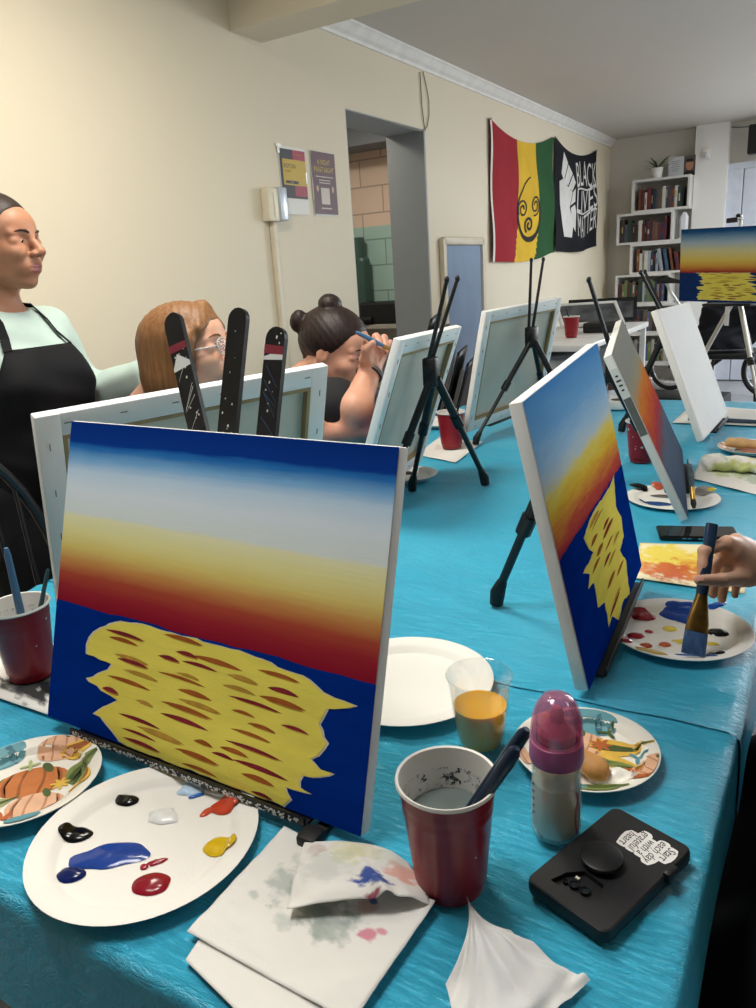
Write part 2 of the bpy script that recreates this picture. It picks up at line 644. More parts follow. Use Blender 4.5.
def R4(y0, y1, z0, z1):
    return [(y0, z0), (y1, z0), (y1, z1), (y0, z1)]


def wall_text(b, txt, yc, zc, size, off, mi, sx=1.0):
    vs, fs = text_mesh(txt, size)
    b.add([(off, yc + v.x * sx, zc + v.y) for v in vs], fs, mi)


# event notice with a yellow block over a white sheet
e = empty('wall_notice', (XW, 3.165, 1.62), 'paper notice with yellow block on a white sheet, nearer the wall telephone box', 'poster')
b = MB()
def sheet(u, v):
    curl = .012 * max(0, 1 - v * 4) * (1 - u) ** 2
    return (.002 + curl, -.107 + .214 * u, .003 + .297 * v)
b.grid(sheet, 6, 10)
b.build('backing_sheet', M_paper, e, True)
b = MB()
wall_poly(b, R4(-.1, .1, .075, .288), .0045, 0)
wall_poly(b, R4(0.0, .1, .245, .288), .005, 1)
wall_poly(b, R4(0.0, .1, .085, .135), .005, 1)
wall_poly(b, R4(-.085, .1, .132, .245), .0055, 2)
wall_poly(b, R4(-.07, .03, .139, .152), .006, 0)
wall_text(b, 'KOTLIN', -.03, .215, .026, .006, 0)
wall_text(b, 'workshop', -.045, .194, .011, .006, 0)
wall_text(b, 'register', -.02, .1455, .009, .0065, 2)
wall_text(b, 'community', .05, .268, .011, .0055, 2)
b.build('printed_notice', [mat('navy_ink', '#23222e', .5), mat('magenta_ink', '#a2304a', .5), mat('mustard_ink', '#c6a631', .5)], e)
for c_, z_ in (((.004, -.1, .3), (.004, .04, .014)), ((.0055, -.106, .285), (.003, .014, .04)), ((.005, .1, .17), (.003, .012, .05))):
    b = MB(); b.box(c_, z_); b.build('tape', M_tape, e)

e = empty('wall_flyer', (XW, 3.417, 1.62), 'plum coloured flyer with yellow headline, beside the opening in the wall', 'poster')
b = MB()
b.grid(lambda u, v: (.002 + .004 * math.sin(v * 4) ** 2, -.107 + .214 * u, .003 + .3 * v), 4, 10)
b.build('backing_sheet', M_paper, e, True)
b = MB()
wall_poly(b, R4(-.1, .104, .012, .3), .0075, 0)
for t_, z_ in (('A NIGHT', .252), ('PAINT NIGHT', .218)):
    wall_text(b, t_, .0, z_, .034, .0082, 1, .82)
for z_, w_ in ((.186, .075), (.17, .05), (.158, .05)):
    wall_poly(b, R4(-w_, w_, z_ - .002, z_ + .002), .0082, 2)
wall_poly(b, R4(-.04, .036, .058, .135), .0082, 2)
for y_ in (-.068, .068):
    wall_poly(b, [(y_ + .01 * math.cos(k), .13 + .016 * math.sin(k)) for k in np.linspace(0, 2 * PI, 9)[:-1]], .0082, 3)
wall_poly(b, R4(-.045, .045, .036, .042), .0082, 2)
b.build('printed_face', [mat('plum_ink', '#5c3a44', .5), mat('gold_ink', '#dcc05a', .5), mat('pale_ink', '#d9cfc6', .6), mat('tan_ink', '#c7a98f', .5)], e)

# wall telephone / thermostat box with conduit
e = empty('wall_box', (XW, 2.965, 1.585), 'cream wall box with silver side panel above a vertical conduit', 'wall box')
b = MB(); b.box((.022, -.028, .07), (.044, .075, .14), bev=.006); b.box((.046, -.022, .07), (.004, .012, .11))
b.build('housing', mat('cream_plastic', '#e8dfc8', .4), e, True)
b = MB(); b.box((.026, .042, .075), (.05, .06, .145), bev=.008); b.build('side_panel', mat('silver_plastic', '#c4ccd6', .3, metal=.3), e, True)
b = MB(); b.box((.014, -.01, -.4), (.026, .03, .8), bev=.006); b.box((.014, -.01, -.98), (.026, .03, .4), bev=.006)
b.build('conduit', mat('cream_conduit', '#e2d8c2', .45), e, True)

# loop of wire hanging from the moulding
pts = []
b = MB()
loop = [(4.565, 2.47), (4.60, 2.40), (4.63, 2.32), (4.625, 2.24), (4.59, 2.17), (4.53, 2.14), (4.40, 2.135), (4.25, 2.137), (4.12, 2.14)]
b.tube([(XW + .006, y, z) for y, z in loop], .003, 6)
b.tube([(XW + .006, y, z) for y, z in [(4.525, 2.46), (4.53, 2.36), (4.535, 2.26), (4.555, 2.17), (4.57, 2.15)]], .003, 6)
tag(b.build('hanging_wire', mat('grey_wire', '#8b8478', .5)), 'thin loop of wire hanging from the crown moulding over the opening', 'wire')

# framed blue board
e = empty('framed_board', (XW, 5.05, .55), 'cream framed blue board on the cream wall below the striped flag', 'picture')
b = MB(); b.box((.015, 0, .48), (.012, .62, .9)); b.build('blue_board', mat('dusty_blue', '#7f93b0', .6, var=.1, vscale=4), e)
b = MB()
for y in (-.325, .325): b.box((.02, y, .48), (.036, .05, .985), bev=.008)
for z in (.0, .955): b.box((.02, 0, z + .003), (.036, .65, .05), bev=.008)
b.build('frame', mat('cream_frame', '#d8cdb6', .45), e, True)


# ------------------------------------------------ flags
def flag_pt(y0, y1, ztl, ztr, zbl, zbr, sag, bul, ph):
    def f(u, v):
        zt = ztl + (ztr - ztl) * u - sag * 4 * u * (1 - u)
        zb = zbl + (zbr - zbl) * u - bul * math.sin(PI * u) ** 1.5
        y = y0 + (y1 - y0) * u + .05 * (1 - v) * (u - .3)
        x = .012 + .012 * (1 - v) + .018 * math.sin(u * 11 + ph + v * 1.5) * (1 - v) ** .7 * (.35 + .65 * math.sin(PI * u)) + .008 * math.sin(v * 9 + u * 4)
        return Vector((XW + max(.006, x), y, zb + (zt - zb) * v))
    return f


def on_flag(F, u, v, d=.004):
    p = F(u, v); p.x += d
    return p


def ribbon(b, F, pts, w, mi, asp):
    """brush stroke along (u, v) points; w = half width in u units; asp = height/width"""
    L = []; n = len(pts)
    for i, (u, v) in enumerate(pts):
        a = pts[max(0, i - 1)]; c = pts[min(n - 1, i + 1)]
        dx, dy = c[0] - a[0], (c[1] - a[1]) * asp; q = math.hypot(dx, dy) or 1
        ww = w(i / (n - 1)) if callable(w) else w
        nx, ny = -dy / q * ww, dx / q * ww / asp
        L.append((on_flag(F, u + nx, v + ny), on_flag(F, u - nx, v - ny)))
    o = []
    for l in L: o += list(l)
    b.add(o, [(2 * i, 2 * i + 1, 2 * i + 3, 2 * i + 2) for i in range(n - 1)], mi)


def fabric(name, col):
    return mat(name, col, .85, .2, var=.08, vscale=6, bump=.15, bscale=300)


M_blackcloth = fabric('black_cloth', '#1b1c22')
e = empty('hanging_flag', (0, 0, 0), 'red yellow and green striped flag with black curled emblem on wall', 'flag')
F1 = flag_pt(5.57, 7.01, 2.345, 2.37, 1.36, 1.42, .10, .035, 0)
b = MB()
NU, NV = 60, 40
def stripe(i, j):
    u = (i + .5) / NU + (.10 * max(0, 1 - (j + .5) / NV * 3.2) ** 1.3)
    return 0 if u < .40 else (1 if u < .70 else 2)
b.grid(F1, NU, NV, mi=stripe)
fl = b.build('flag_cloth', [fabric('flag_red', '#9c2a34'), fabric('flag_yellow', '#dfb63a'), fabric('flag_green', '#2b5634')], e, True, angle=180)
b = MB()
def spir(cu, cv, r0, r1, a0, a1, n=26):
    return [(cu + (r0 + (r1 - r0) * t) * math.cos(a0 + (a1 - a0) * t), cv + (r0 + (r1 - r0) * t) * .95 * math.sin(a0 + (a1 - a0) * t)) for t in np.linspace(0, 1, n)]
ASP = .7
DV = .055
def spir(cu, cv, r0, r1, a0, a1, n=30):
    return [(cu + (r0 + (r1 - r0) * t) * math.cos(a0 + (a1 - a0) * t), cv + DV + (r0 + (r1 - r0) * t) * 1.35 * math.sin(a0 + (a1 - a0) * t)) for t in np.linspace(0, 1, n)]
arc = [(.55 + .155 * math.cos(a), .365 + DV + .235 * math.sin(a)) for a in np.linspace(PI * .62, PI * 1.5, 20)]
arc2 = [(.55 + .165 * math.cos(a), .33 + DV + .20 * math.sin(a)) for a in np.linspace(-PI * .5, PI * .28, 16)]
ribbon(b, F1, [(.565, .66 + DV), (.53, .645 + DV), (.48, .60 + DV)] + arc[3:], lambda t: .004 + .012 * t, 0, ASP)
ribbon(b, F1, arc2, lambda t: .017 - .012 * t, 0, ASP)
ribbon(b, F1, spir(.465, .39, .014, .062, 0, 3.2 * PI), .0055, 0, ASP)
ribbon(b, F1, spir(.63, .42, .016, .068, PI, -2.6 * PI), .0055, 0, ASP)
ribbon(b, F1, spir(.55, .255, .010, .055, PI / 2, 3.3 * PI), .008, 0, ASP)
b.build('emblem', mat('emblem_black', '#141311', .8), e)
b = MB()
b.grid(lambda u, v: F1(u * .022, v) + Vector((.003, 0, 0)), 2, 30)
b.build('header_band', fabric('flag_white', '#e7e2da'), e, True)
for y, z in ((5.58, 2.345), (7.0, 2.37)):
    b = MB(); b.tube([(XW + .001, y, z - .01), (XW + .03, y, z - .01)], .008, 8); b.build('pin', M_metal, e)

e = empty('hanging_flag', (0, 0, 0), 'black flag with white raised fist and lettering, nearer the corner', 'flag')
F2 = flag_pt(7.05, 8.40, 2.385, 2.40, 1.425, 1.47, .10, .03, 2.0)
b = MB(); b.grid(F2, 60, 40); b.build('flag_cloth', M_blackcloth, e, True, angle=180)
M_flagwhite = fabric('flag_print_white', '#d9d7d4')


def uvpoly(b, F, pts, mi=0):
    cu = sum(p[0] for p in pts) / len(pts); cv = sum(p[1] for p in pts) / len(pts)
    b.add([on_flag(F, cu, cv)] + [on_flag(F, u, v) for u, v in pts], [(0, i + 1, (i + 1) % len(pts) + 1) for i in range(len(pts))], mi)


b = MB()
fist = [
    [(.20, .10), (.36, .10), (.40, .24), (.33, .40), (.36, .56), (.25, .60), (.20, .66), (.10, .60), (.13, .40), (.17, .22)],
    [(.13, .68), (.19, .63), (.27, .82), (.19, .90)],
    [(.20, .63), (.27, .60), (.36, .74), (.28, .81)],
    [(.28, .585), (.36, .57), (.42, .66), (.37, .73)],
    [(.34, .42), (.42, .47), (.42, .60), (.37, .56)],
    [(.37, .25), (.43, .16), (.45, .36), (.42, .44), (.35, .40)],
]
for p in fist: uvpoly(b, F2, [(u, .05 + v * 1.0) for u, v in p])
b.build('raised_fist', M_flagwhite, e)
b = MB()
for row, (txt, v0, v1, u0, u1, bend) in enumerate((('BLACK', .66, .915, .46, .985, .05), ('LIVES', .415, .65, .46, .985, -.02), ('MATTER', .17, .40, .48, .97, -.05))):
    vs, fs = text_mesh(txt, 1.0)
    x0, x1 = min(v.x for v in vs), max(v.x for v in vs); y0, y1 = min(v.y for v in vs), max(v.y for v in vs)
    P = []
    for q in vs:
        a = (q.x - x0) / (x1 - x0); c = (q.y - y0) / (y1 - y0)
        P.append(on_flag(F2, u0 + (u1 - u0) * a, v0 + (v1 - v0) * c + bend * math.sin(a * 5) * .6, .005))
    b.add(P, fs)
b.build('lettering', M_flagwhite, e)
b = MB()
for k in range(8):
    pass
for v0, ph in ((.648, 0), (.405, 2)):
    ribbon(b, F2, [(.47 + .5 * t, v0 + .012 * math.sin(t * 8 + ph)) for t in np.linspace(0, 1, 14)], .006, 0, .7)
b.build('print_lines', M_flagwhite, e)

# motion sensor on the white column, black speaker high on the far wall
e = empty('motion_sensor', (-1.30, 8.86, 2.28), 'small white motion sensor on the white column', 'sensor')
b = MB(); b.box((0, -.02, 0), (.07, .04, .10), bev=.012); b.build('sensor_case', M_white, e, True)
b = MB(); b.ell((0, -.04, -.012), (.022, .014, .026)); b.build('sensor_lens', mat('frosted_lens', '#d7d7da', .3), e, True)
e = empty('wall_speaker', (-.84, 8.9, 2.2), 'black speaker box high on the far wall above the pale door', 'speaker')
b = MB(); b.box((0, -.08, .15), (.16, .13, .26), bev=.01); b.build('speaker_case', M_black, e)
b = MB(); b.tube([(0, .06, .2), (0, .1, .2)], .02, 8); b.tube([(-.0, .08, .28), (-.2, .085, .30), (-.45, .08, .34)], .004, 6); b.build('bracket', M_black2, e)
# ---------------------------------------------------------------- tables and cloths
from mathutils import noise as mnoise
from mathutils.geometry import tessellate_polygon
TX0, TX1, TY0, TY1 = -1.37, -0.07, 0.335, 3.30


def make_table(label, y0, y1):
    e = empty('folding_table', ((TX0 + TX1) / 2, (y0 + y1) / 2, 0), label, 'table')
    W, L = TX1 - TX0 - .02, y1 - y0 - .01
    b = MB(); b.box((0, 0, .722), (W, L, .04), bev=.008); b.build('table_top', mat('grey_laminate', '#b7b4ad', .5), e)
    for sx in (-1, 1):
        for sy in (-1, 1):
            b = MB(); b.tube([(sx * (W / 2 - .5), sy * (L / 2 - .24), .70), (sx * (W / 2 - .48), sy * (L / 2 - .2), 0)], .014, 10)
            b.build('leg', mat('grey_steel', '#6c6e72', .35, metal=.8), e)
    return e


make_table('folding table under the nearer teal cloth with the front painting', TY0 + .005, 1.9)
make_table('folding table under the farther teal cloth with the blank canvas', 1.92, TY1 - .005)


def cloth_mat():
    t = NT('teal_plastic_film'); v = t.coord('Object')
    f = t.noise(v, 3.0, 4, .6)
    t.base(t.mix(f, '#30b0d8', '#4ac8ec'))
    t.b.inputs['Roughness'].default_value = .3; t.b.inputs['Specular IOR Level'].default_value = .5
    v2 = t.coord('Object', (1.0, 3.2, 1.0), (0, 0, .5)); v3 = t.coord('Object', (3.0, 1.0, 1.0), (0, 0, .35))
    a = t.noise(v2, 14, 5, .62, .8); c = t.noise(v3, 26, 4, .6, 1.2)
    vor = t.n('ShaderNodeTexVoronoi', feature='DISTANCE_TO_EDGE'); vor.inputs['Scale'].default_value = 9
    dn = t.n('ShaderNodeTexNoise'); dn.inputs['Scale'].default_value = 5; t.l(v, dn.inputs['Vector'])
    mx = t.n('ShaderNodeVectorMath', operation='ADD'); t.l(v, mx.inputs[0]); t.l(dn.outputs['Color'], mx.inputs[1]); t.l(mx.outputs[0], vor.inputs['Vector'])
    cr = t.math('MINIMUM', vor.outputs['Distance'], .12)
    v4 = t.coord('Object', (1.2, 4.5, 1.0), (0, 0, -.25)); g = t.noise(v4, 30, 5, .65, 1.5)
    rg = t.math('SUBTRACT', 1.0, t.math('MULTIPLY', t.math('ABSOLUTE', t.math('SUBTRACT', g, .5)), 6.0), True)
    h = t.math('ADD', t.math('ADD', t.math('MULTIPLY', a, .8), t.math('MULTIPLY', c, .35)), t.math('ADD', t.math('MULTIPLY', cr, .5), t.math('MULTIPLY', rg, .26)))
    t.bump(h, .8, .006)
    return t.m


M_cloth = cloth_mat()


def wr(x, y, s=1.0):
    v = mnoise.noise(Vector((x * 5.1, y * 4.3, 1.7)))
    w = mnoise.noise(Vector((x * 14 + y * 6, y * 11 - x * 5, 4.2)))
    rid = 1 - abs(mnoise.noise(Vector((x * 3.1 + .6 * y, y * 7.0, 9.1))))
    return s * (.0012 * v + .0009 * w + .0035 * max(0, rid - .86) / .14)


def cloth_sheet(name, label, x0, x1, y0, y1, dl, dr, df, db, zoff, res, hem=None):
    """top rectangle x0..x1 / y0..y1, with drops on left, right, front, back"""
    nx = int((x1 - x0 + dl + dr) / res); ny = int((y1 - y0 + df + db) / res)
    def fn(u, v):
        s = x0 - dl + (x1 - x0 + dl + dr) * u; t = y0 - df + (y1 - y0 + df + db) * v
        ex = (s - x1) if s > x1 else (s - x0 if s < x0 else 0); ey = (t - y1) if t > y1 else (t - y0 if t < y0 else 0)
        cx, cy = min(max(s, x0), x1), min(max(t, y0), y1)
        q = math.hypot(ex, ey)
        z = TZ - .002 + zoff + wr(s, t)
        if q > 0:
            r = .012
            if abs(ex) > 0 and abs(ey) > 0:
                ox, oy = ex / q, ey / q
            else:
                ox, oy = (1 if ex > 0 else -1 if ex < 0 else 0), (1 if ey > 0 else -1 if ey < 0 else 0)
            al = (cy * 1.0 if abs(ex) > abs(ey) else cx) + (ey if abs(ex) > abs(ey) else ex)
            fold = (.5 + .5 * math.sin(al * 17 + 1.3 * math.sin(al * 5.1)))
            amp = min(1, q / .18)
            out = r * min(1, q / r) + amp * (.004 + (.010 if abs(ex) > abs(ey) else .030) * fold) * (1.0 if ex and ey else .75) + zoff
            drop = max(0, q - r * .5)
            z = TZ - .002 + zoff - drop + (wr(s, t) if q < .01 else 0)
            cx += ox * out + .004 * math.sin(q * 25 + al * 9) * amp; cy += oy * out
        return (cx, cy, z)
    b = MB(); b.grid(fn, nx, ny)
    o = b.build(name, M_cloth, None, True, angle=180)
    return tag(o, label, 'tablecloth')


cloth_sheet('tablecloth', 'teal plastic tablecloth over the near table end, beneath the front painting and baby bottle', TX0, TX1, TY0, 1.1, .09, .12, .135, 0.0, 0.0, .0085)
cloth_sheet('tablecloth', 'teal plastic tablecloth over the far length of table, under the blank canvas', TX0, TX1, .905, TY1, .09, .12, 0, .2, .0022, .012)
# black drips of paint dried on the film next to an easel foot stay part of the cloth


# ---------------------------------------------------------------- canvases
M_wrap = mat('primed_canvas', '#ecebe9', .75, var=.02, bump=.12, bscale=900)
M_linen = mat('raw_canvas_back', '#d3cdbf', .85, var=.05, vscale=5, bump=.2, bscale=900)
M_wood = mat('pine_stretcher', '#a58a62', .6, var=.15, vscale=20, stretch=(1, 1, .1))
M_staple = mat('staple_steel', '#7d8084', .35, metal=.9)


def paint_mat(name, stops, amp=.03, ns=(2.2, 9, 9), tilt=0.0, rough=.5):
    t = NT(name)
    tc = t.n('ShaderNodeTexCoord'); sep = t.n('ShaderNodeSeparateXYZ'); t.l(tc.outputs['UV'], sep.inputs[0])
    mp = t.n('ShaderNodeMapping'); mp.inputs['Scale'].default_value = ns; mp.inputs['Rotation'].default_value = (0, 0, tilt); t.l(tc.outputs['UV'], mp.inputs['Vector'])
    n1 = t.noise(mp.outputs['Vector'], 2.0, 5, .65)
    mp2 = t.n('ShaderNodeMapping'); mp2.inputs['Scale'].default_value = (3, 70, 1); mp2.inputs['Rotation'].default_value = (0, 0, tilt); t.l(tc.outputs['UV'], mp2.inputs['Vector'])
    n2 = t.noise(mp2.outputs['Vector'], 1.5, 3, .6)
    d = t.math('MULTIPLY', t.math('SUBTRACT', n1, .5), amp * 2)
    d2 = t.math('MULTIPLY', t.math('SUBTRACT', n2, .5), amp * .9)
    f = t.math('ADD', t.math('ADD', sep.outputs['Y'], d), d2, True)
    t.base(t.ramp(f, stops))
    t.b.inputs['Roughness'].default_value = rough; t.b.inputs['Specular IOR Level'].default_value = 0.0
    t.bump(n2, .12, .001)
    return t.m


SKY_F = [(0, '#8c1a30'), (.40, '#8f1c32'), (.45, '#a02c36'), (.50, '#b4523c'), (.545, '#d49a58'), (.59, '#ead67e'), (.64, '#f2eca6'), (.69, '#f5f4c8'), (.703, '#e6f0ee'), (.78, '#e4f1fb'), (.84, '#cae4fa'), (.88, '#80b8e8'), (.915, '#2f78c2'), (.928, '#2565b4'), (.934, '#123d95'), (1, '#0f3486')]
SKY_D = [(0, '#a52d42'), (.47, '#b03a4a'), (.52, '#cc5a48'), (.57, '#e29a48'), (.62, '#efc848'), (.67, '#f2e070'), (.71, '#cfe0e6'), (.77, '#aed6f6'), (.86, '#82bdf2'), (1, '#5a9fe4')]
SKY_H = [(0, '#8a2030'), (.40, '#9a2636'), (.44, '#c0683e'), (.50, '#e4b050'), (.58, '#f0d870'), (.70, '#e6e0a8'), (.80, '#bcd0d8'), (.88, '#7fa6c4'), (.95, '#2f649a'), (1, '#1d4378')]
SKY_E = [(0, '#4a5364'), (.12, '#566175'), (.30, '#5e6a7c'), (.37, '#7a5560'), (.43, '#a8424a'), (.54, '#c4603a'), (.65, '#c98040'), (.73, '#a09880'), (.82, '#92948e'), (1, '#9c9a92')]
M_seaF = mat('deep_blue_acrylic', '#06308a', .5, 0.0, var=.12, vscale=9, stretch=(1, 1, 6), bump=.2, bscale=60)
M_seaH = mat('slate_blue_acrylic', '#213c72', .5, 0.0, var=.1, stretch=(1, 1, 5))
M_yel = mat('lemon_acrylic', '#f4e668', .5, 0.0, var=.08, vscale=10, stretch=(1, 1, 4), bump=.2, bscale=80)
M_halo = mat('bare_canvas_edge', '#dcd8cd', .6, 0.0)
M_str1 = mat('maroon_acrylic', '#8a3038', .5, 0.0, var=.2, vscale=40)
M_str2 = mat('rust_acrylic', '#a9602f', .5, 0.0, var=.2, vscale=40)
M_str3 = mat('ochre_acrylic', '#c49a45', .5, 0.0, var=.2, vscale=40)

POLY_F = [(0.146, 0.304), (0.185, .345), (0.237, 0.375), (0.312, 0.390), (0.408, 0.388), (0.49, 0.39), (0.585, 0.388), (0.668, 0.386), (0.731, 0.38), (0.748, 0.372), (0.816, 0.368), (0.855, 0.35), (0.899, 0.333), (0.955, 0.328), (0.922, 0.311), (0.888, 0.3), (0.871, 0.253), (0.884, 0.224), (0.896, 0.211), (0.858, 0.155), (0.882, 0.137), (0.917, 0.138), (0.884, 0.116), (0.841, 0.104), (0.837, 0.072), (0.867, 0.065), (0.801, 0.058), (0.818, 0.031), (0.80, 0.004), (0.555, 0.004), (0.314, 0.004), (0.285, 0.009), (0.256, 0.032), (0.212, 0.063), (0.184, 0.066), (0.238, 0.112), (0.267, 0.134), (0.159, 0.162), (0.148, 0.171), (0.224, 0.22), (0.236, 0.241), (0.14, 0.248)]
POLY_D = [(0.739, 0.46), (0.834, 0.477), (0.80, 0.42), (0.772, 0.367), (0.82, .30), (0.8, 0.225), (0.7, 0.206), (0.76, .13), (0.733, 0.067), (0.714, 0.006), (0.60, .03), (0.491, 0.006), (0.42, .06), (0.354, 0.05), (0.37, 0.144), (0.28, .17), (0.294, 0.26), (0.22, 0.27), (0.269, 0.303), (0.20, 0.339), (0.361, 0.345), (0.31, 0.392), (0.289, 0.432), (0.39, 0.455), (0.481, 0.462), (0.624, 0.46)]


def inside(poly, x, y):
    c = False; n = len(poly)
    for i in range(n):
        x1, y1 = poly[i]; x2, y2 = poly[(i + 1) % n]
        if (y1 > y) != (y2 > y) and x < (x2 - x1) * (y - y1) / (y2 - y1) + x1:
            c = not c
    return c


def flat_poly(b, pts, w, h, y, mi):
    """pts in canvas fractions, lying on the painted side"""
    P = [Vector(((u - .5) * w, y, v * h)) for u, v in pts]
    tr = tessellate_polygon([P])
    F = []
    for t in tr:
        a, c, d = (P[i] for i in t)
        n = (c - a).cross(d - a)
        F.append(tuple(t) if n.y < 0 else tuple(t[::-1]))
    b.add(P, F, mi)


def jag(poly, amp, r):
    out = []
    for i, p in enumerate(poly):
        q = poly[(i + 1) % len(poly)]
        out.append(p)
        L = math.hypot(q[0] - p[0], q[1] - p[1])
        for k in range(1, int(L / .03) + 1):
            t = k / (int(L / .03) + 1)
            out.append((p[0] + (q[0] - p[0]) * t + r.uniform(-amp, amp), p[1] + (q[1] - p[1]) * t + r.uniform(-amp, amp) * .5))
    return [(u, min(max(v, .003), .999)) for u, v in out]


def reflection(b, poly, w, h, r, nrow, lens, mats, ang=0, thick=.010, halo=.006):
    cu = sum(p[0] for p in poly) / len(poly); cv = sum(p[1] for p in poly) / len(poly)
    pj = jag(poly, .006, r)
    big = [(cu + (u - cu) * (1 + halo * 3), max(.001, cv + (v - cv) * (1 + halo * 2))) for u, v in pj]
    flat_poly(b, big, w, h, -.0012, mats['halo'])
    flat_poly(b, pj, w, h, -.0016, mats['yel'])
    v0, v1 = min(p[1] for p in poly), max(p[1] for p in poly)
    for j in range(nrow):
        v = v1 - (j + .6) / nrow * (v1 - v0)
        u = .02 + r.uniform(0, .1)
        while u < 1:
            L = r.uniform(*lens); T = thick * r.uniform(.6, 1.25)
            ca, sa = math.cos(ang), math.sin(ang)
            pts = []
            for k in range(9):
                t = k / 8; pts.append((L * (t - .5), T * math.sin(PI * t) ** .8 * .5 + .004 * math.sin(t * 3)))
            for k in range(7, 0, -1):
                t = k / 8; pts.append((L * (t - .5), -T * math.sin(PI * t) ** .8 * .5 + .004 * math.sin(t * 3)))
            vv = v + r.uniform(-.4, .4) / nrow * (v1 - v0)
            Q = [(u + x * ca - y * sa, vv + (x * sa + y * ca)) for x, y in pts]
            if all(inside(poly, *Q[k]) for k in (0, 4, 8, 12)):
                b_m = r.choice(mats['str'])
                flat_poly(b, Q, w, h, -.0019, b_m)
                if r.random() < .5:
                    Q2 = [(p[0] + .01, p[1] - T * .35) for p in Q]
                    Q2 = [(u + (p[0] - u) * .8, p[1]) for p in Q2]
                    if all(inside(poly, *Q2[k]) for k in (0, 4, 8, 12)):
                        flat_poly(b, Q2, w, h, -.0017, mats['str'][-1])
            u += L + r.uniform(.015, .09)


CANVAS_D = .019


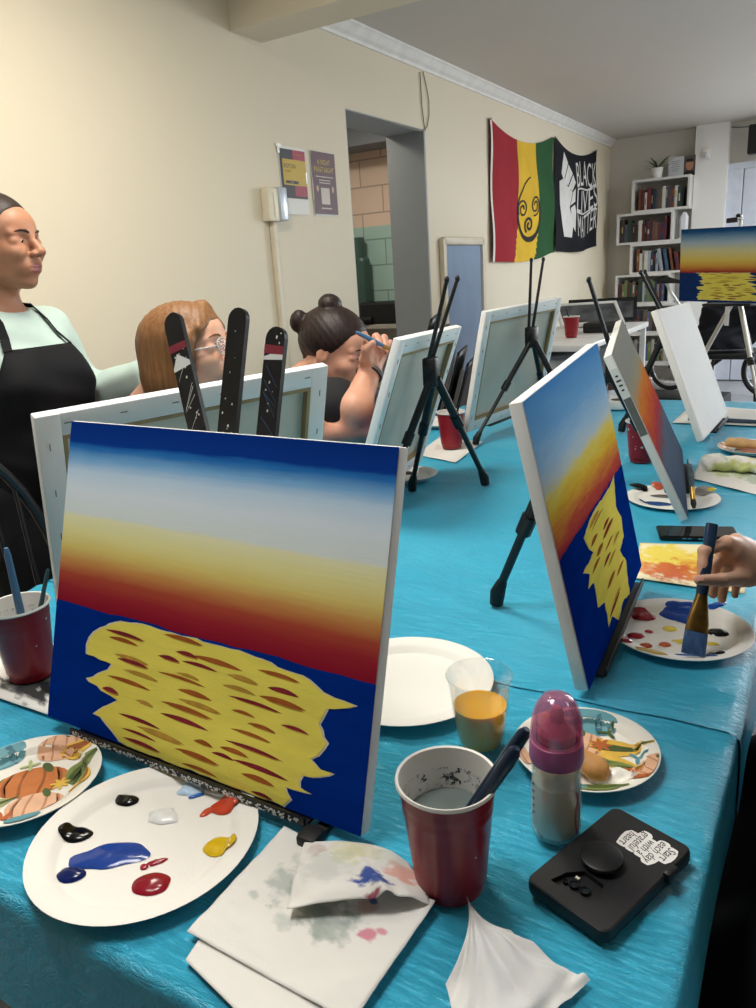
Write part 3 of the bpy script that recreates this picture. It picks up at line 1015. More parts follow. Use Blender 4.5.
def make_canvas(label, cat, x, y, z, yaw, lean, roll, w, h, paint, back_view=False, group=None, seed=1):
    a, le, ro = map(math.radians, (yaw, lean, roll))
    r = Vector((math.cos(a), math.sin(a), 0)); n = Vector((math.sin(a), -math.cos(a), 0))
    u = Vector((0, 0, 1)) * math.cos(le) - n * math.sin(le)
    r, u = r * math.cos(ro) + u * math.sin(ro), u * math.cos(ro) - r * math.sin(ro)
    o = Vector((x, y, z)); back = r.cross(u) * -1
    if back_view:               # pose was measured on the rear face: turn the frame round to the painted face
        nb = r.cross(u)
        r = -r; back = nb; o = o - nb * CANVAS_D
    M = Matrix.Identity(4)
    for i, c in enumerate((r, back, u)):
        for k in range(3): M[k][i] = c[k]
    for k in range(3): M[k][3] = o[k]
    name = {'blank': 'blank_canvas', 'back': 'stretched_canvas'}.get(paint, 'painted_canvas')
    e = empty(name, None, label, cat, group, matrix=M)
    D = CANVAS_D; bw = .036
    b = MB()
    # primed cloth wrapped round the bars: sides and folded-over rear border, with soft outer corners
    b.box((-w / 2 + bw / 2, D / 2, h / 2), (bw, D, h), bev=.0025); b.box((w / 2 - bw / 2, D / 2, h / 2), (bw, D, h), bev=.0025)
    b.box((0, D / 2, bw / 2), (w - 2 * bw + .002, D - .0004, bw), bev=.002); b.box((0, D / 2, h - bw / 2), (w - 2 * bw + .002, D - .0004, bw), bev=.002)
    b.box((0, .0012, h / 2), (w - .004, .0022, h - .004))
    for k in range(6):
        xx = -w / 2 + .045 + k * (w - .09) / 5
        for zz in (.016, h - .016): b.box((xx, D + .0004, zz), (.011, .0012, .0014), mi=1)
    for k in range(5):
        zz = .05 + k * (h - .1) / 4
        for sx in (-1, 1): b.box((sx * (w / 2 - .016), D + .0004, zz), (.0014, .0012, .011), mi=1)
    b.build('canvas_wrap', [M_wrap, M_staple], e, True)
    b = MB(); b.box((0, .0035, h / 2), (w - 2 * bw + .004, .002, h - 2 * bw + .004)); b.build('linen_back', M_linen, e)
    b = MB()
    for sx in (-1, 1): b.box((sx * (w / 2 - bw - .003), D / 2 + .0025, h / 2), (.006, D - .006, h - 2 * bw))
    for zz in (bw + .003, h - bw - .003): b.box((0, D / 2 + .0025, zz), (w - 2 * bw - .012, D - .006, .006))
    b.build('stretcher_bar', M_wood, e)
    rr = random.Random(seed)
    if paint in ('F', 'D', 'H', 'E', 'G2'):
        b = MB()
        hor = {'F': .398, 'D': .475, 'H': .40, 'E': -1, 'G2': .45}[paint]
        nv = 40
        def jitter(i, j):
            return 0
        b.grid(lambda uu, vv: ((uu - .5) * (w - .002), -.0006, .001 + vv * (h - .002)), 30, nv, uv=True)
        sky = {'F': SKY_F, 'D': SKY_D, 'H': SKY_H, 'E': SKY_E, 'G2': SKY_F}[paint]
        mats = [paint_mat('sunset_paint_' + paint, sky, {'F': .013, 'D': .05, 'H': .02, 'E': .11, 'G2': .02}[paint], tilt={'D': .5, 'E': -.9}.get(paint, 0), ns=(2.2, 9, 9) if paint != 'E' else (3, 3, 3))]
        mats += [M_seaH if paint == 'H' else M_seaF, M_halo, M_yel, M_str1, M_str2, M_str3]
        if hor > 0:
            top = [(1 - k / 24, hor + rr.uniform(-.004, .004)) for k in range(25)]
            flat_poly(b, [(0.001, .001), (.999, .001)] + [(min(.999, max(.001, p)), q) for p, q in top], w, h, -.0009, 1)
        MM = dict(halo=2, yel=3, str=[4, 4, 5, 5, 6])
        if paint == 'F':
            reflection(b, POLY_F, w, h, rr, 13, (.06, .17), MM, -.03, .013)
        elif paint == 'D':
            reflection(b, POLY_D, w, h, rr, 12, (.11, .22), MM, .06, .015)
        elif paint == 'H':
            P = []
            for k in range(24):
                t = k / 23; P.append((.22 + .05 * rr.uniform(-1, 1.2) + .04 * math.sin(t * 3), .40 - t * .37))
            for k in range(24):
                t = 1 - k / 23; P.append((.86 + .08 * rr.uniform(-1, 1) , .40 - t * .37))
            reflection(b, P, w, h, rr, 12, (.08, .2), MM, 0, .012)
        b.build('painted_face', mats, e)
    if paint == 'E':             # grey paint run over the near edge, and the maker's paper tag
        b = MB(); b.box((-w / 2 - .0006, D / 2, h * .64), (.001, D - .003, .09)); b.build('grey_edge_paint', mat('grey_edge_acrylic', '#6d6e6c', .6), e)
        b = MB(); b.box((-w / 2 - .0008, D / 2, h * .84), (.001, D - .002, .07))
        for k in range(4): b.box((-w / 2 - .0014, D / 2, h * .80 + k * .011), (.0006, D * (.3 + .12 * (k % 3)), .004), mi=1)
        b.build('paper_tag', [M_paper, mat('tag_ink', '#3a3a3c', .6)], e)
    return e, M


FACES = {}
_, FACES['F'] = make_canvas('big nearest sunset painting with yellow sea reflection, above the blue and black palette plate', 'painting', -.629, .538, -.5525 + CAM_Z, -.1, 16.9, -.7, .508, .406, 'F', seed=4)
_, FACES['A'] = make_canvas('white stretched canvas seen from behind, right behind the nearest painting', 'canvas', -.972, .942, -.543 + CAM_Z, 70.1, -16.8, 1.4, .508, .406, 'G2', True)
_, FACES['B'] = make_canvas('canvas seen from behind that the dark-haired woman is painting', 'canvas', -.98, 1.68, -.527 + CAM_Z, 99, -19, -1.5, .508, .406, 'G2', True)
_, FACES['C'] = make_canvas('canvas seen from behind, beyond the red cup on the white napkin', 'canvas', -.998, 2.551, -.52 + CAM_Z, 80.4, -13.2, 1.4, .508, .406, 'G2', True)
_, FACES['D'] = make_canvas('steeply angled sunset painting with yellow reflection, beside the hand with a brush', 'painting', -.253, 1.111, -.54 + CAM_Z, 91.8, 11.3, 4.2, .406, .406, 'D', seed=9)
_, FACES['E'] = make_canvas('grey and orange half painted canvas leaning over a messy palette plate', 'painting', -.293, 1.951, -.539 + CAM_Z, 99.2, 24.7, 4.5, .508, .406, 'E')
_, FACES['G'] = make_canvas('blank white canvas leaning on a table easel, no paint on it', 'canvas', -.305, 2.607, -.528 + CAM_Z, 89.6, 21.5, -1.2, .508, .406, 'blank')
HS = 1.18
_, FACES['H'] = make_canvas('far demonstration sunset painting clamped on the silver tripod easel', 'painting', -.669 * HS, 5.452 * HS, -.303 * HS + CAM_Z, -26.8, -4.6, -2.1, .61 * HS, .457 * HS, 'H', seed=3)
# ---------------------------------------------------------------- easels
M_lath = mat('black_painted_wood', '#121215', .4, var=.3, vscale=60, bump=.2, bscale=90)
M_rubber = mat('black_rubber', '#0f0f10', .6)
M_splat = mat('dried_white_paint', '#cfd2cf', .5)
M_splatr = mat('dried_red_paint', '#7a2634', .5)
M_splatb = mat('dried_blue_paint', '#3c5f86', .5)


def ground_frame(M, lift=.003):
    """frame standing on the table below the canvas: x along it, y backwards, z up"""
    r = Vector((M[0][0], M[1][0], 0)).normalized(); bk = Vector((0, 0, 1)).cross(r)
    o = Vector((M[0][3], M[1][3], TZ + lift))
    G = Matrix.Identity(4)
    for i, c in enumerate((r, bk, Vector((0, 0, 1)))):
        for k in range(3): G[k][i] = c[k]
    for k in range(3): G[k][3] = o[k]
    lean = math.atan2(Vector((M[0][2], M[1][2], M[2][2])).dot(bk), M[2][2])
    return G, math.tan(lean)


def splats(b, a, c, w, n, r, up, mi=None):
    a, c = Vector(a), Vector(c); d = (c - a); up = Vector(up).normalized(); x = d.normalized().cross(up)
    for _ in range(n):
        t = r.uniform(.02, .98); q = a + d * t + x * r.uniform(-w * .4, w * .4) + up * .0003
        s = r.uniform(.0005, .0016); k = r.randint(4, 7)
        b.add([q + (x * math.cos(2 * PI * i / k) + d.normalized() * math.sin(2 * PI * i / k) * r.uniform(.8, 2)) * s for i in range(k)], [tuple(range(k))], 1 if mi is None else mi)


def tripod_easel(M, label, xo=0.0, foot_rear=.26, rear_x=0.0, spread=.2, front_y=0.0, mast=(.03, .52), hubz=.33, mast_y=None, tray_w=.22):
    G, tl = ground_frame(M, .006)
    e = empty('table_easel', None, label, 'easel', matrix=G)
    hy = max(.10, tl * hubz + .045)
    hub = Vector((xo, hy, hubz))
    b = MB(); b.box(hub, (.042, .034, .07), bev=.006); b.tube([hub + Vector((-.03, 0, .01)), hub + Vector((.03, 0, .01))], .010, 10)
    b.build('hinge_hub', M_black, e, True)
    my = hy + (mast[1] - hubz) * (tl + .05) if mast_y is None else mast_y
    for s in (-1, 1):
        b = MB(); b.tube([hub + Vector((s * .012, -.004, .02)), (xo + s * mast[0], my, mast[1])], [.0055, .0045], 8)
        b.ell((xo + s * mast[0], my, mast[1]), (.006, .006, .008)); b.build('mast', M_black, e, True)
        p0 = hub + Vector((s * .014, 0, -.02)); p1 = Vector((xo + s * spread, front_y, .016)); mid = p0.lerp(p1, .45)
        b = MB(); b.tube([p0, mid], .0095, 10); b.tube([mid, p1], .0065, 10); b.tube([mid - (p1 - p0).normalized() * .02, mid + (p1 - p0).normalized() * .012], .0125, 10)
        lg = b.build('leg', M_black, e, True)
        b = MB(); b.tube([p1 + (p0 - p1).normalized() * .03, p1 + (p0 - p1).normalized() * .008, Vector((p1.x, p1.y, .001))], [.009, .0125, .011], 10); b.build('rubber_foot', M_rubber, lg, True)
    p0 = hub + Vector((0, .012, -.015)); p1 = Vector((rear_x, foot_rear, .016)); mid = p0.lerp(p1, .4)
    b = MB(); b.tube([p0, mid], .0105, 10); b.tube([mid, p1], .0075, 10); b.tube([mid - (p1 - p0).normalized() * .02, mid + (p1 - p0).normalized() * .015], .0135, 10)
    lg = b.build('leg', M_black, e, True)
    b = MB(); b.tube([p1 + (p0 - p1).normalized() * .034, p1 + (p0 - p1).normalized() * .008, Vector((p1.x, p1.y, .001))], [.009, .0135, .012], 10); b.build('rubber_foot', M_rubber, lg, True)
    # ledge the canvas stands on, with two pegs
    z0 = M[2][3] - TZ - .006
    if z0 > .008:
        rl = Matrix.Rotation(-math.asin(max(-1, min(1, M[2][0]))), 3, 'Y'); zl = z0 + M[2][0] * xo
        b = MB(); b.box((xo, .006, zl - .0048 - .0195 * math.sin(math.atan(max(0, tl)))), (tray_w, .032, .006), rl, bev=.002); b.box((xo, -.0115, zl - .003), (tray_w, .004, .012), rl, bev=.0015)
        b.build('ledge', M_black, e, True)
    return e


tripod_easel(FACES['B'], 'black tripod table easel holding the canvas of the dark-haired woman', xo=.07, foot_rear=.235, rear_x=-.14, spread=.12, front_y=.055, mast=(.045, .545), hubz=.335, tray_w=.22, mast_y=.22)
tripod_easel(FACES['C'], 'black tripod table easel behind the canvas beyond the napkin cup', xo=.0, foot_rear=.28, rear_x=-.05, spread=.25, front_y=.05, mast=(.04, .58), hubz=.33, mast_y=.145)
tripod_easel(FACES['D'], 'black tripod table easel propping the steeply angled sunset painting', xo=0.0, foot_rear=.215, rear_x=.04, spread=.06, front_y=.036, mast=(.02, .36), hubz=.27, tray_w=.30)
tripod_easel(FACES['E'], 'black tripod table easel behind the grey and orange canvas', xo=0.06, foot_rear=.3, spread=.08, front_y=.036, mast=(.007, .52), hubz=.30, mast_y=.245)
tripod_easel(FACES['G'], 'black tripod table easel behind the blank white canvas', xo=0.05, foot_rear=.3, spread=.12, front_y=.036, mast=(.03, .52), hubz=.33)

# front easel: flat wooden laths painted black
G, tl = ground_frame(FACES['F'])
e = empty('table_easel', None, 'paint-spattered black wooden easel with three laths above the nearest painting', 'easel', matrix=G)
rr = random.Random(5)
Gi = G.inverted()
def lath_pts(top, mid):
    """two sightings of a lath that leans back with the canvas, as points in the easel's own frame"""
    o = []
    for (px, py), yb in ((top, .205), (mid, .158)):
        d = Vector(ray(px, py)); d0 = Gi.to_3x3() @ d; c0 = Gi @ Vector((0, 0, CAM_Z)); t = (yb - c0.y) / d0.y
        o.append(c0 + d0 * t)
    return o
laths = []
for tp_, md_, zb, nm in (((172, 314), (199, 430), .06, 'mast'), ((278, 327), (263, 435), .012, 'leg'), ((240, 308), (226, 430), .012, 'leg')):
    A_, B_ = lath_pts(tp_, md_); k_ = (A_.z - zb) / (A_.z - B_.z); a_ = A_.lerp(B_, k_)
    laths.append(((a_.x, max(.047, a_.y), zb), tuple(A_), nm))
for lathno, (a, c, nm) in enumerate(laths):
    a, c = Vector(a), Vector(c)
    b = MB(); b.bar(a, c, .029, .007, (0, -1, .35), rounded=True)
    dd = (c - a).normalized(); up = Vector((0, -1, .35)); up = (up - dd * up.dot(dd)).normalized()
    top = a.lerp(c, .62)
    splats(b, top + up * .0036, c + up * .0036, .024, 16, rr, up)
    xx = dd.cross(up)
    if nm == 'mast' or lathno == 1:
        q = c - dd * (.055 if nm == 'mast' else .034) + up * .004
        b.add([q + xx * .0145, q + xx * .0145 + dd * .010, q - xx * .0145 + dd * .013, q - xx * .0145 + dd * .002], [(0, 1, 2, 3)], 2)
        q = q - dd * .006
        if nm == 'mast': q = q - dd * .018
        b.add([q + xx * .0145, q + xx * .0145 + dd * .006, q - xx * .004 + dd * (.007 if nm == 'leg' else .022), q - xx * .0145 + dd * .004, q - xx * .0145], [(0, 1, 2, 3, 4)], 1)
    for k in range(5 if lathno < 2 else 1):
        t0 = .80 + rr.uniform(-.1, .06); q = a.lerp(c, t0) + up * .0037
        L = rr.uniform(.01, .035); s = rr.choice((-1, 1))
        b.add([q - xx * s * .011, q - xx * s * .0105, q + xx * s * .010 + dd * L, q + xx * s * .0096 + dd * (L + .0006)], [(0, 1, 2, 3)], 3 if lathno == 1 else 1)
    lo = b.build(nm, [M_lath, M_splat, M_splatr, M_splatb], e)
    if nm == 'leg':
        b = MB(); b.box((a.x, a.y, .014), (.036, .03, .026), bev=.008); b.build('rubber_foot', M_rubber, lo, True)
b = MB(); b.bar((.205, .038, .009), (-.03, .128, .31), .026, .007, (0, -1, .3)); lo = b.build('leg', M_lath, e)
b = MB(); b.box((.205, -.022, .0085), (.024, .024, .016), bev=.004); b.box((.205, .012, .0045), (.014, .05, .006)); b.build('rubber_foot', M_rubber, lo, True)
b = MB(); b.box((-.04, .125, .33), (.13, .02, .03), bev=.004); b.box((-.045, .165, .36), (.09, .012, .022), bev=.003)
b.build('cross_brace', M_lath, e, True)
b = MB()
L0, L1 = Vector((-.19, -.006, .0195)), Vector((.19, -.006, .0160))
b.bar(L0 + Vector((0, .010, -.0070)), L1 + Vector((0, .010, -.0070)), .026, .003, (0, 0, 1)); b.bar(L0 + Vector((0, -.0062, .000)), L1 + Vector((0, -.0062, .000)), .008, .004, (0, -1, .2))
for _ in range(4): splats(b, L0 + Vector((0, -.0086, .000)), L1 + Vector((0, -.0086, .000)), .007, 80, rr, (0, -1, .2))
b.build('ledge', [M_lath, M_splat], e)

# silver tripod easel at the far end
MH = FACES['H']
o = Vector((MH[0][3], MH[1][3], 0)); a = math.radians(-26.8)
e = empty('tripod_easel', o, 'tall silver tripod easel with black leg clips, standing on the grey floor', 'easel', rz=a)
M_alu = mat('brushed_aluminium', '#c2bfb6', .35, metal=.7)
apex = Vector((0.04, .16, 1.02))
for fx, fy in ((-.36, -.08), (.42, .02), (.06, .62)):
    p1 = Vector((fx, fy, .02)); mid = apex.lerp(p1, .5)
    b = MB(); b.tube([apex, mid], .017, 12); b.tube([mid, p1], .012, 12); lg = b.build('leg', M_alu, e, True)
    b = MB(); d = (p1 - apex).normalized(); b.tube([mid - d * .03, mid + d * .025], .026, 10); b.box(mid + Vector((.02, -.015, 0)), (.03, .03, .04), bev=.005); b.build('leg_clip', M_black, lg, True)
    b = MB(); b.tube([p1 - d * .04, p1], .018, 10); b.ell((p1.x, p1.y, .018), (.02, .02, .018)); b.build('rubber_foot', M_rubber, lg, True)
b = MB(); b.box(apex, (.10, .05, .08), bev=.01); b.build('tripod_head', M_black, e, True)
b = MB(); b.tube([apex, apex + Vector((-.02, .0, .56))], .012, 10); b.build('mast', M_alu, e, True)
b = MB(); b.box(apex + Vector((-.02, -.04, .535)), (.035, .10, .02), bev=.005); b.box(apex + Vector((-.02, -.105, .525)), (.09, .016, .035), bev=.005); b.ell(apex + Vector((-.02, -.03, .555)), (.02, .02, .016))
b.build('top_clamp', M_black, e, True)
b = MB(); b.box(apex + Vector((0, -.09, -.078)), (.4, .12, .02), bev=.004); b.build('ledge', M_black, e, True)
b = MB(); b.box(apex + Vector((.02, -.15, -.16)), (.035, .004, .14)); b.build('paper_tag', M_paper, e)
# ---------------------------------------------------------------- things on the table
T0 = TZ + .0035     # resting height on the film
M_red = mat('red_cup_plastic', '#8c1420', .28, var=.05)
M_cupin = None


def cup_inner():
    t = NT('spattered_cup_lining'); v = t.coord('Object')
    n1 = t.noise(v, 120, 4, .7); n2 = t.noise(v, 35, 3, .6)
    m = t.math('MULTIPLY', t.ramp(n1, [(.55, 0.0), (.60, 1.0)]), t.ramp(n2, [(.42, 0.0), (.55, 1.0)]))
    t.base(t.mix(m, '#dcdad6', '#2b2d33')); t.b.inputs['Roughness'].default_value = .4
    return t.m


M_cupin = cup_inner()
M_cupwhite = mat('white_cup_lining', '#e3e0da', .4)
M_pwater = mat('grey_paint_water', '#6f7a78', .12, var=.1, vscale=30)


def cup_prof(H=.120, rt=.0450, rb=.0315):
    P = [(0.0, .004), (rb - .004, .004), (rb - .002, 0), (rb, .001), (rb + .0015, .012), (rb + .0035, .013)]
    def R(z): return rb + .0035 + (rt - rb - .0035) * (z - .013) / (H - .013)
    for z in (.03, .05, .07, .088): P.append((R(z), z))
    P += [(R(.09) + .0006, .0905), (R(.093), .094), (R(.1), .1), (R(.103) + .0006, .1035), (R(.106), .1065), (R(.114), .114)]
    no = len(P)
    P += [(rt + .0012, H - .004), (rt + .003, H - .002), (rt + .0022, H + .0008), (rt - .0002, H)]
    nl = len(P)
    P += [(R(.1) - .0012, .1), (R(.06) - .0012, .06), (rb - .001, .008), (0, .007)]
    mis = []
    for i in range(len(P) - 1):
        mis.append(0 if i < no else (1 if i < nl else 2))
    return P, mis


def red_cup(p, label, z=T0, water=None, spatter=True, k=1.0, specks=0, seed=1, group=None):
    e = empty('plastic_cup', (p[0], p[1], z), label, 'cup', group)
    P, mis = cup_prof()
    P = [(r * k, q * k) for r, q in P]
    b = MB(); b.lathe(P, seg=56, mis=mis); r = random.Random(seed)
    for _ in range(specks):
        a = r.uniform(0, 2 * PI); zz = r.uniform(.03, .1); rad = (.035 + .010 * (zz - .013) / .107) * k + .0006; s = r.uniform(.001, .0035)
        ctr = Vector((rad * math.cos(a), rad * math.sin(a), zz * k)); tx = Vector((-math.sin(a), math.cos(a), 0)); tz = Vector((0, 0, 1))
        n = r.randint(5, 7)
        b.add([ctr + (tx * math.cos(2 * PI * i / n) * r.uniform(.6, 1.4) + tz * math.sin(2 * PI * i / n) * r.uniform(.6, 1.2)) * s for i in range(n)], [tuple(range(n))], 1)
    b.build('cup_shell', [M_red, M_cupwhite, M_cupin if spatter else M_cupwhite], e, True)
    if water:
        b = MB(); b.lathe([(0, water - .02), (.030 * k, water - .02), ((.035 + .010 * (water - .013) / .107 - .002) * k, water), (0, water + .0001)], seg=40)
        b.build('paint_water', M_pwater, e, True)
    return e


M_ferr = mat('brass_ferrule', '#b08a45', .3, metal=.8, var=.15, vscale=80)
M_navy = mat('navy_handle', '#1d2f4a', .25)
M_steelblue = mat('steel_blue_handle', '#48739a', .3)
M_bris = mat('dark_bristle', '#332a22', .7, stretch=(1, 1, .1), vscale=300, var=.3)


def brush(a, c, label, hmat, tip='flat', w=.010, group=None, bris=None, fl=.03, bl=.02, name='paintbrush'):
    """a = bristle tip, c = handle end"""
    a, c = Vector(a), Vector(c); d = (c - a).normalized(); L = (c - a).length
    e = empty(name, a, label, 'brush', group)
    o = a
    b = MB(); n = 14; pts = []; rs = []
    for i in range(n + 1):
        t = i / n; s = bl + fl + (L - bl - fl) * t
        pts.append(d * s); rs.append(.0035 + .0028 * math.sin(min(1, t * 2.2) * PI * .5) - .0022 * t + (-.0015 if i == n else 0))
    rs = [x * (w / .010) for x in rs]
    b.tube(pts, rs, 10); b.build('handle', hmat, e, True)
    x, y = frame_for(d)
    b = MB(); b.tube([d * bl, d * (bl + fl * .5), d * (bl + fl)], [w * .45, w * .4, .0042 * w / .010], 12); b.build('ferrule', M_ferr, e, True)
    b = MB(); b.tube([d * .0, d * (bl * .5), d * bl], [w * .25, w * .48, w * .42], 12); b.build('bristles', bris or M_bris, e, True)
    return e


# near cup with two brushes
cn = on_z(451, 885)
red_cup(cn, 'red plastic cup of grey paint water in front, two navy handles leaning in it', water=.078, specks=3, seed=3)
M_navyflat = mat('navy_plastic', '#16263d', .28)
def lath_brush(a, c, label, w, t, grp):
    a, c = Vector(a), Vector(c); e = empty('paintbrush', a, label, 'brush', grp); d = (c - a)
    b = MB(); L = d.length; dn = d.normalized(); x, y = frame_for(dn)
    secs = [(.30, .0042), (.36, .0048), (.55, .0054), (.75, .0060), (.9, .0066), (.97, .0060), (1.0, .003)]
    b.tube([d * s for s, r_ in secs], [r_ for s, r_ in secs], 12); b.build('handle', M_navyflat, e, True)
    b = MB(); b.tube([d * .14, d * .31], [.0052, .0044], 12); b.build('ferrule', M_ferr, e, True)
    b = MB(); b.tube([d * .01, d * .08, d * .14], [.002, .0055, .005], 12); b.build('bristles', M_bris, e, True)
zc = T0
lath_brush((cn.x - .022, cn.y + .006, zc + .010), deep(527, 729, .668), 'longer navy paintbrush leaning to the right in the near red cup', .01, .006, None)
lath_brush((cn.x - .016, cn.y - .008, zc + .010), deep(517, 748, .655), 'shorter navy paintbrush under the longer one in the near red cup', .01, .006, None)

# left cup on the paper towel
cl = on_z(33, 678)
red_cup(cl, 'red plastic cup with blue brushes, at the left edge on a paint-smudged towel', water=.05, specks=8, seed=8, z=T0 + .003)
brush((cl.x + .013, cl.y - .004, T0 + .012), deep(6, 548, 1.10), 'longer blue paintbrush leaning left in the cup beside the nearest painting', M_steelblue, w=.011)
brush((cl.x + .0, cl.y - .005, T0 + .012), deep(48, 569, 1.165), 'thin green tipped paintbrush leaning right in the cup beside the nearest painting', mat('teal_handle', '#2e4c56', .3), w=.007)
# middle and right cups
cm = on_z(452, 450)
red_cup(cm, 'red plastic cup standing on a white napkin under the tripod leg', water=.06, z=T0 + .006, spatter=False)
brush((cm.x - .01, cm.y, T0 + .02), (cm.x + .038, cm.y - .01, T0 + .158), 'dark brush standing in the red cup on the white napkin', M_black, w=.008)
cr = on_z(641, 462)
red_cup(cr, 'white-speckled red cup between the angled sunset painting and the grey canvas', water=.06, specks=26, seed=12)
red_cup((-1.33, 4.44), 'distant red cup on the white counter by the cream wall', z=.905, spatter=False)
brush((-1.320, 4.44, .922), (-1.362, 4.446, 1.07), 'dark brush standing in the distant red cup on the white counter', M_black, w=.009)
cf = on_z(637, 408)
red_cup((cf.x + .0, cf.y + .05), 'red cup mostly hidden behind the grey and orange canvas', water=.05, k=.9, spatter=False)

# ------------------------------------------------ paper plates
M_plate = mat('white_bagasse', '#efece6', .6, var=.015, bump=.08, bscale=250)


def plate_prof(R):
    return [(0, .0015), (R * .72, .0015), (R * .765, .0035), (R * .80, .0105), (R * .87, .0125), (R * .93, .0138), (R * .985, .0150), (R, .0146),
            (R * .995, .0132), (R * .93, .0115), (R * .86, .0098), (R * .785, .006), (R * .75, .0005), (R * .5, 0), (0, 0)]


def plate_z(r, R):
    P = plate_prof(R)[:7]
    for (r0, z0), (r1, z1) in zip(P, P[1:]):
        if r <= r1: return z0 + (z1 - z0) * (r - r0) / (r1 - r0 + 1e-9)
    return P[-1][1]


def plate(name, p, R, label, z=T0, mats=None, group=None, flat=1.0):
    e = empty(name, (p[0], p[1], z), label, 'plate', group)
    b = MB(); b.lathe([(r_, z_ * flat) for r_, z_ in plate_prof(R)], seg=72); b.build('plate_body', mats or M_plate, e, True, angle=60)
    return e


def blob(label, plate_c, R, px, py, rx, ry, rot, col, h=.004, seed=1, z=T0, rough=.18, jitter=.04, name='paint_blob', lobes=3):
    """a dab of paint resting in the well of a plate"""
    q = on_z(px, py, z + .003)
    r = random.Random(seed); rx *= 1.12; ry *= 1.12
    nr, na = 7, 36
    ph = [r.uniform(0, 6.28) for _ in range(6)]; am = [r.uniform(.3, 1) * jitter / (k + 1) ** .7 for k in range(6)]
    V = []; F = []
    def rad(a): return 1 + sum(am[k] * math.sin((k + 2) * a + ph[k]) for k in range(6))
    zz = lambda x, y: z + plate_z(math.hypot(q.x + x - plate_c[0], q.y + y - plate_c[1]), R)
    b = MB()
    top = []
    for i in range(nr + 1):
        t = i / nr
        for k in range(na):
            a = 2 * PI * k / na; rr_ = rad(a) * t
            x, y = rx * rr_ * math.cos(a), ry * rr_ * math.sin(a)
            X, Y = x * math.cos(rot) - y * math.sin(rot), x * math.sin(rot) + y * math.cos(rot)
            hh = h * (1 - t ** 2.4) ** .6 if t < 1 else 0
            hh *= 1 + .35 * mnoise.noise(Vector((X * 90, Y * 90, seed * 3.1)))
            V.append((q.x + X, q.y + Y, zz(X, Y) + .0004 + hh))
    F = [(i * na + k, i * na + (k + 1) % na, (i + 1) * na + (k + 1) % na, (i + 1) * na + k) for i in range(nr) for k in range(na)]
    F = [f[::-1] for f in F]
    b.add(V, F)
    m = mat('acrylic_' + col.strip('#'), col, rough, .5, var=.10, vscale=60)
    o = b.build(name, m, None, True, loc=q)
    return tag(o, label, 'paint')


p1 = Vector((-.5865, .4375, 0)); R1 = .1205
plate('paper_plate', p1, R1, 'white paper plate palette in front, dabs of black blue red and yellow paint', flat=.8)
P1 = lambda *a, **k: blob(a[0], p1, R1, *a[1:], **k)
P1('upper black paint dab on the front palette plate', 127, 800, .0125, .0085, .3, '#0b0b0d', seed=1)
P1('lower black paint dab on the front palette plate near its left rim', 76, 834, .0165, .0105, .35, '#0b0b0d', seed=2)
P1('broad blue paint smear on the front palette plate', 110, 855, .036, .017, .62, '#163f94', seed=3, h=.003, jitter=.12)
P1('dark blue paint pool at the left end of the blue smear', 71, 874, .013, .010, .4, '#0c1d58', seed=4, h=.004)
P1('crimson paint dab on the front palette plate', 151, 883, .0175, .0135, .5, '#8a1526', seed=5)
P1('small crimson paint fleck above the crimson dab, left one', 144, 866, .0042, .0036, 0, '#9a2034', seed=6, h=.002)
P1('small crimson paint fleck streak above the crimson dab', 157, 861, .0085, .0038, .9, '#9a2034', seed=7, h=.002, jitter=.25)
P1('orange red paint dab under the corner of the nearest painting', 226, 806, .016, .012, .6, '#c4452a', seed=8)
P1('orange red paint smear beside the orange red dab', 207, 811, .0085, .0045, 1.4, '#c9523a', seed=18, h=.002)
P1('yellow paint dab on the front palette plate', 220, 846, .016, .013, .6, '#d8b41e', seed=9)
P1('translucent white paint dab in the middle of the front palette plate', 163, 815, .017, .012, .4, '#e4e6e6', seed=10, jitter=.16)
P1('white and light blue paint dab at the far rim of the front palette plate', 191, 790, .014, .009, .5, '#b9d4ec', seed=11, jitter=.16)
P1('thin blue paint streak trailing from the light blue dab', 196, 795, .008, .003, 1.0, '#2f66b4', seed=12, h=.0018, jitter=.16)

p2 = Vector((-.485, .838, 0))
plate('paper_plate', p2, .124, 'clean empty white paper plate behind the orange juice cup')

p3 = Vector((-.170, 1.146, 0)); R3p = .108
plate('paper_plate', p3, R3p, 'white paper plate palette under the hand holding a brush')
P3 = lambda *a, **k: blob(a[0], p3, R3p, *a[1:], **k)
P3('big crimson paint dab on the palette under the hand', 643, 616, .018, .015, .3, '#8e1322', seed=21)
P3('smaller crimson paint dab below the big one on that palette', 636, 635, .012, .009, .2, '#9c1c28', seed=22, h=.003)
P3('crimson paint fleck right of the smaller crimson dab', 649, 631, .006, .005, 0, '#a3222c', seed=23, h=.002)
P3('dark red paint dab near the left rim of that palette', 624, 646, .012, .010, .1, '#93202a', seed=24)
P3('terracotta paint dab right of the dark red one', 646, 645, .0085, .0065, .3, '#b3502e', seed=25, h=.003)
P3('small orange paint dab between yellow smear and terracotta dab', 665, 644, .0085, .0065, .5, '#c45f32', seed=26, h=.003)
P3('big wet blue paint pool on the palette under the hand', 684, 615, .034, .025, .1, '#0f3f97', seed=27, h=.005, jitter=.16)
P3('blue paint smear beside the far rim under the fingers', 716, 612, .016, .008, .8, '#1b4fa8', seed=28, h=.003, jitter=.16)
P3('upper wet black paint pool on the palette under the hand', 718, 632, .014, .012, .2, '#0a0a0c', seed=29)
P3('lower wet black paint pool on the palette under the hand', 715, 656, .012, .010, .2, '#0a0a0c', seed=30)
P3('small yellow paint dab between crimson and blue', 670, 628, .010, .009, .2, '#e3cc45', seed=31, h=.002)
P3('long yellow paint smear left of the brush tip', 690, 641, .022, .009, .3, '#e2cd55', seed=32, h=.0015, jitter=.16)
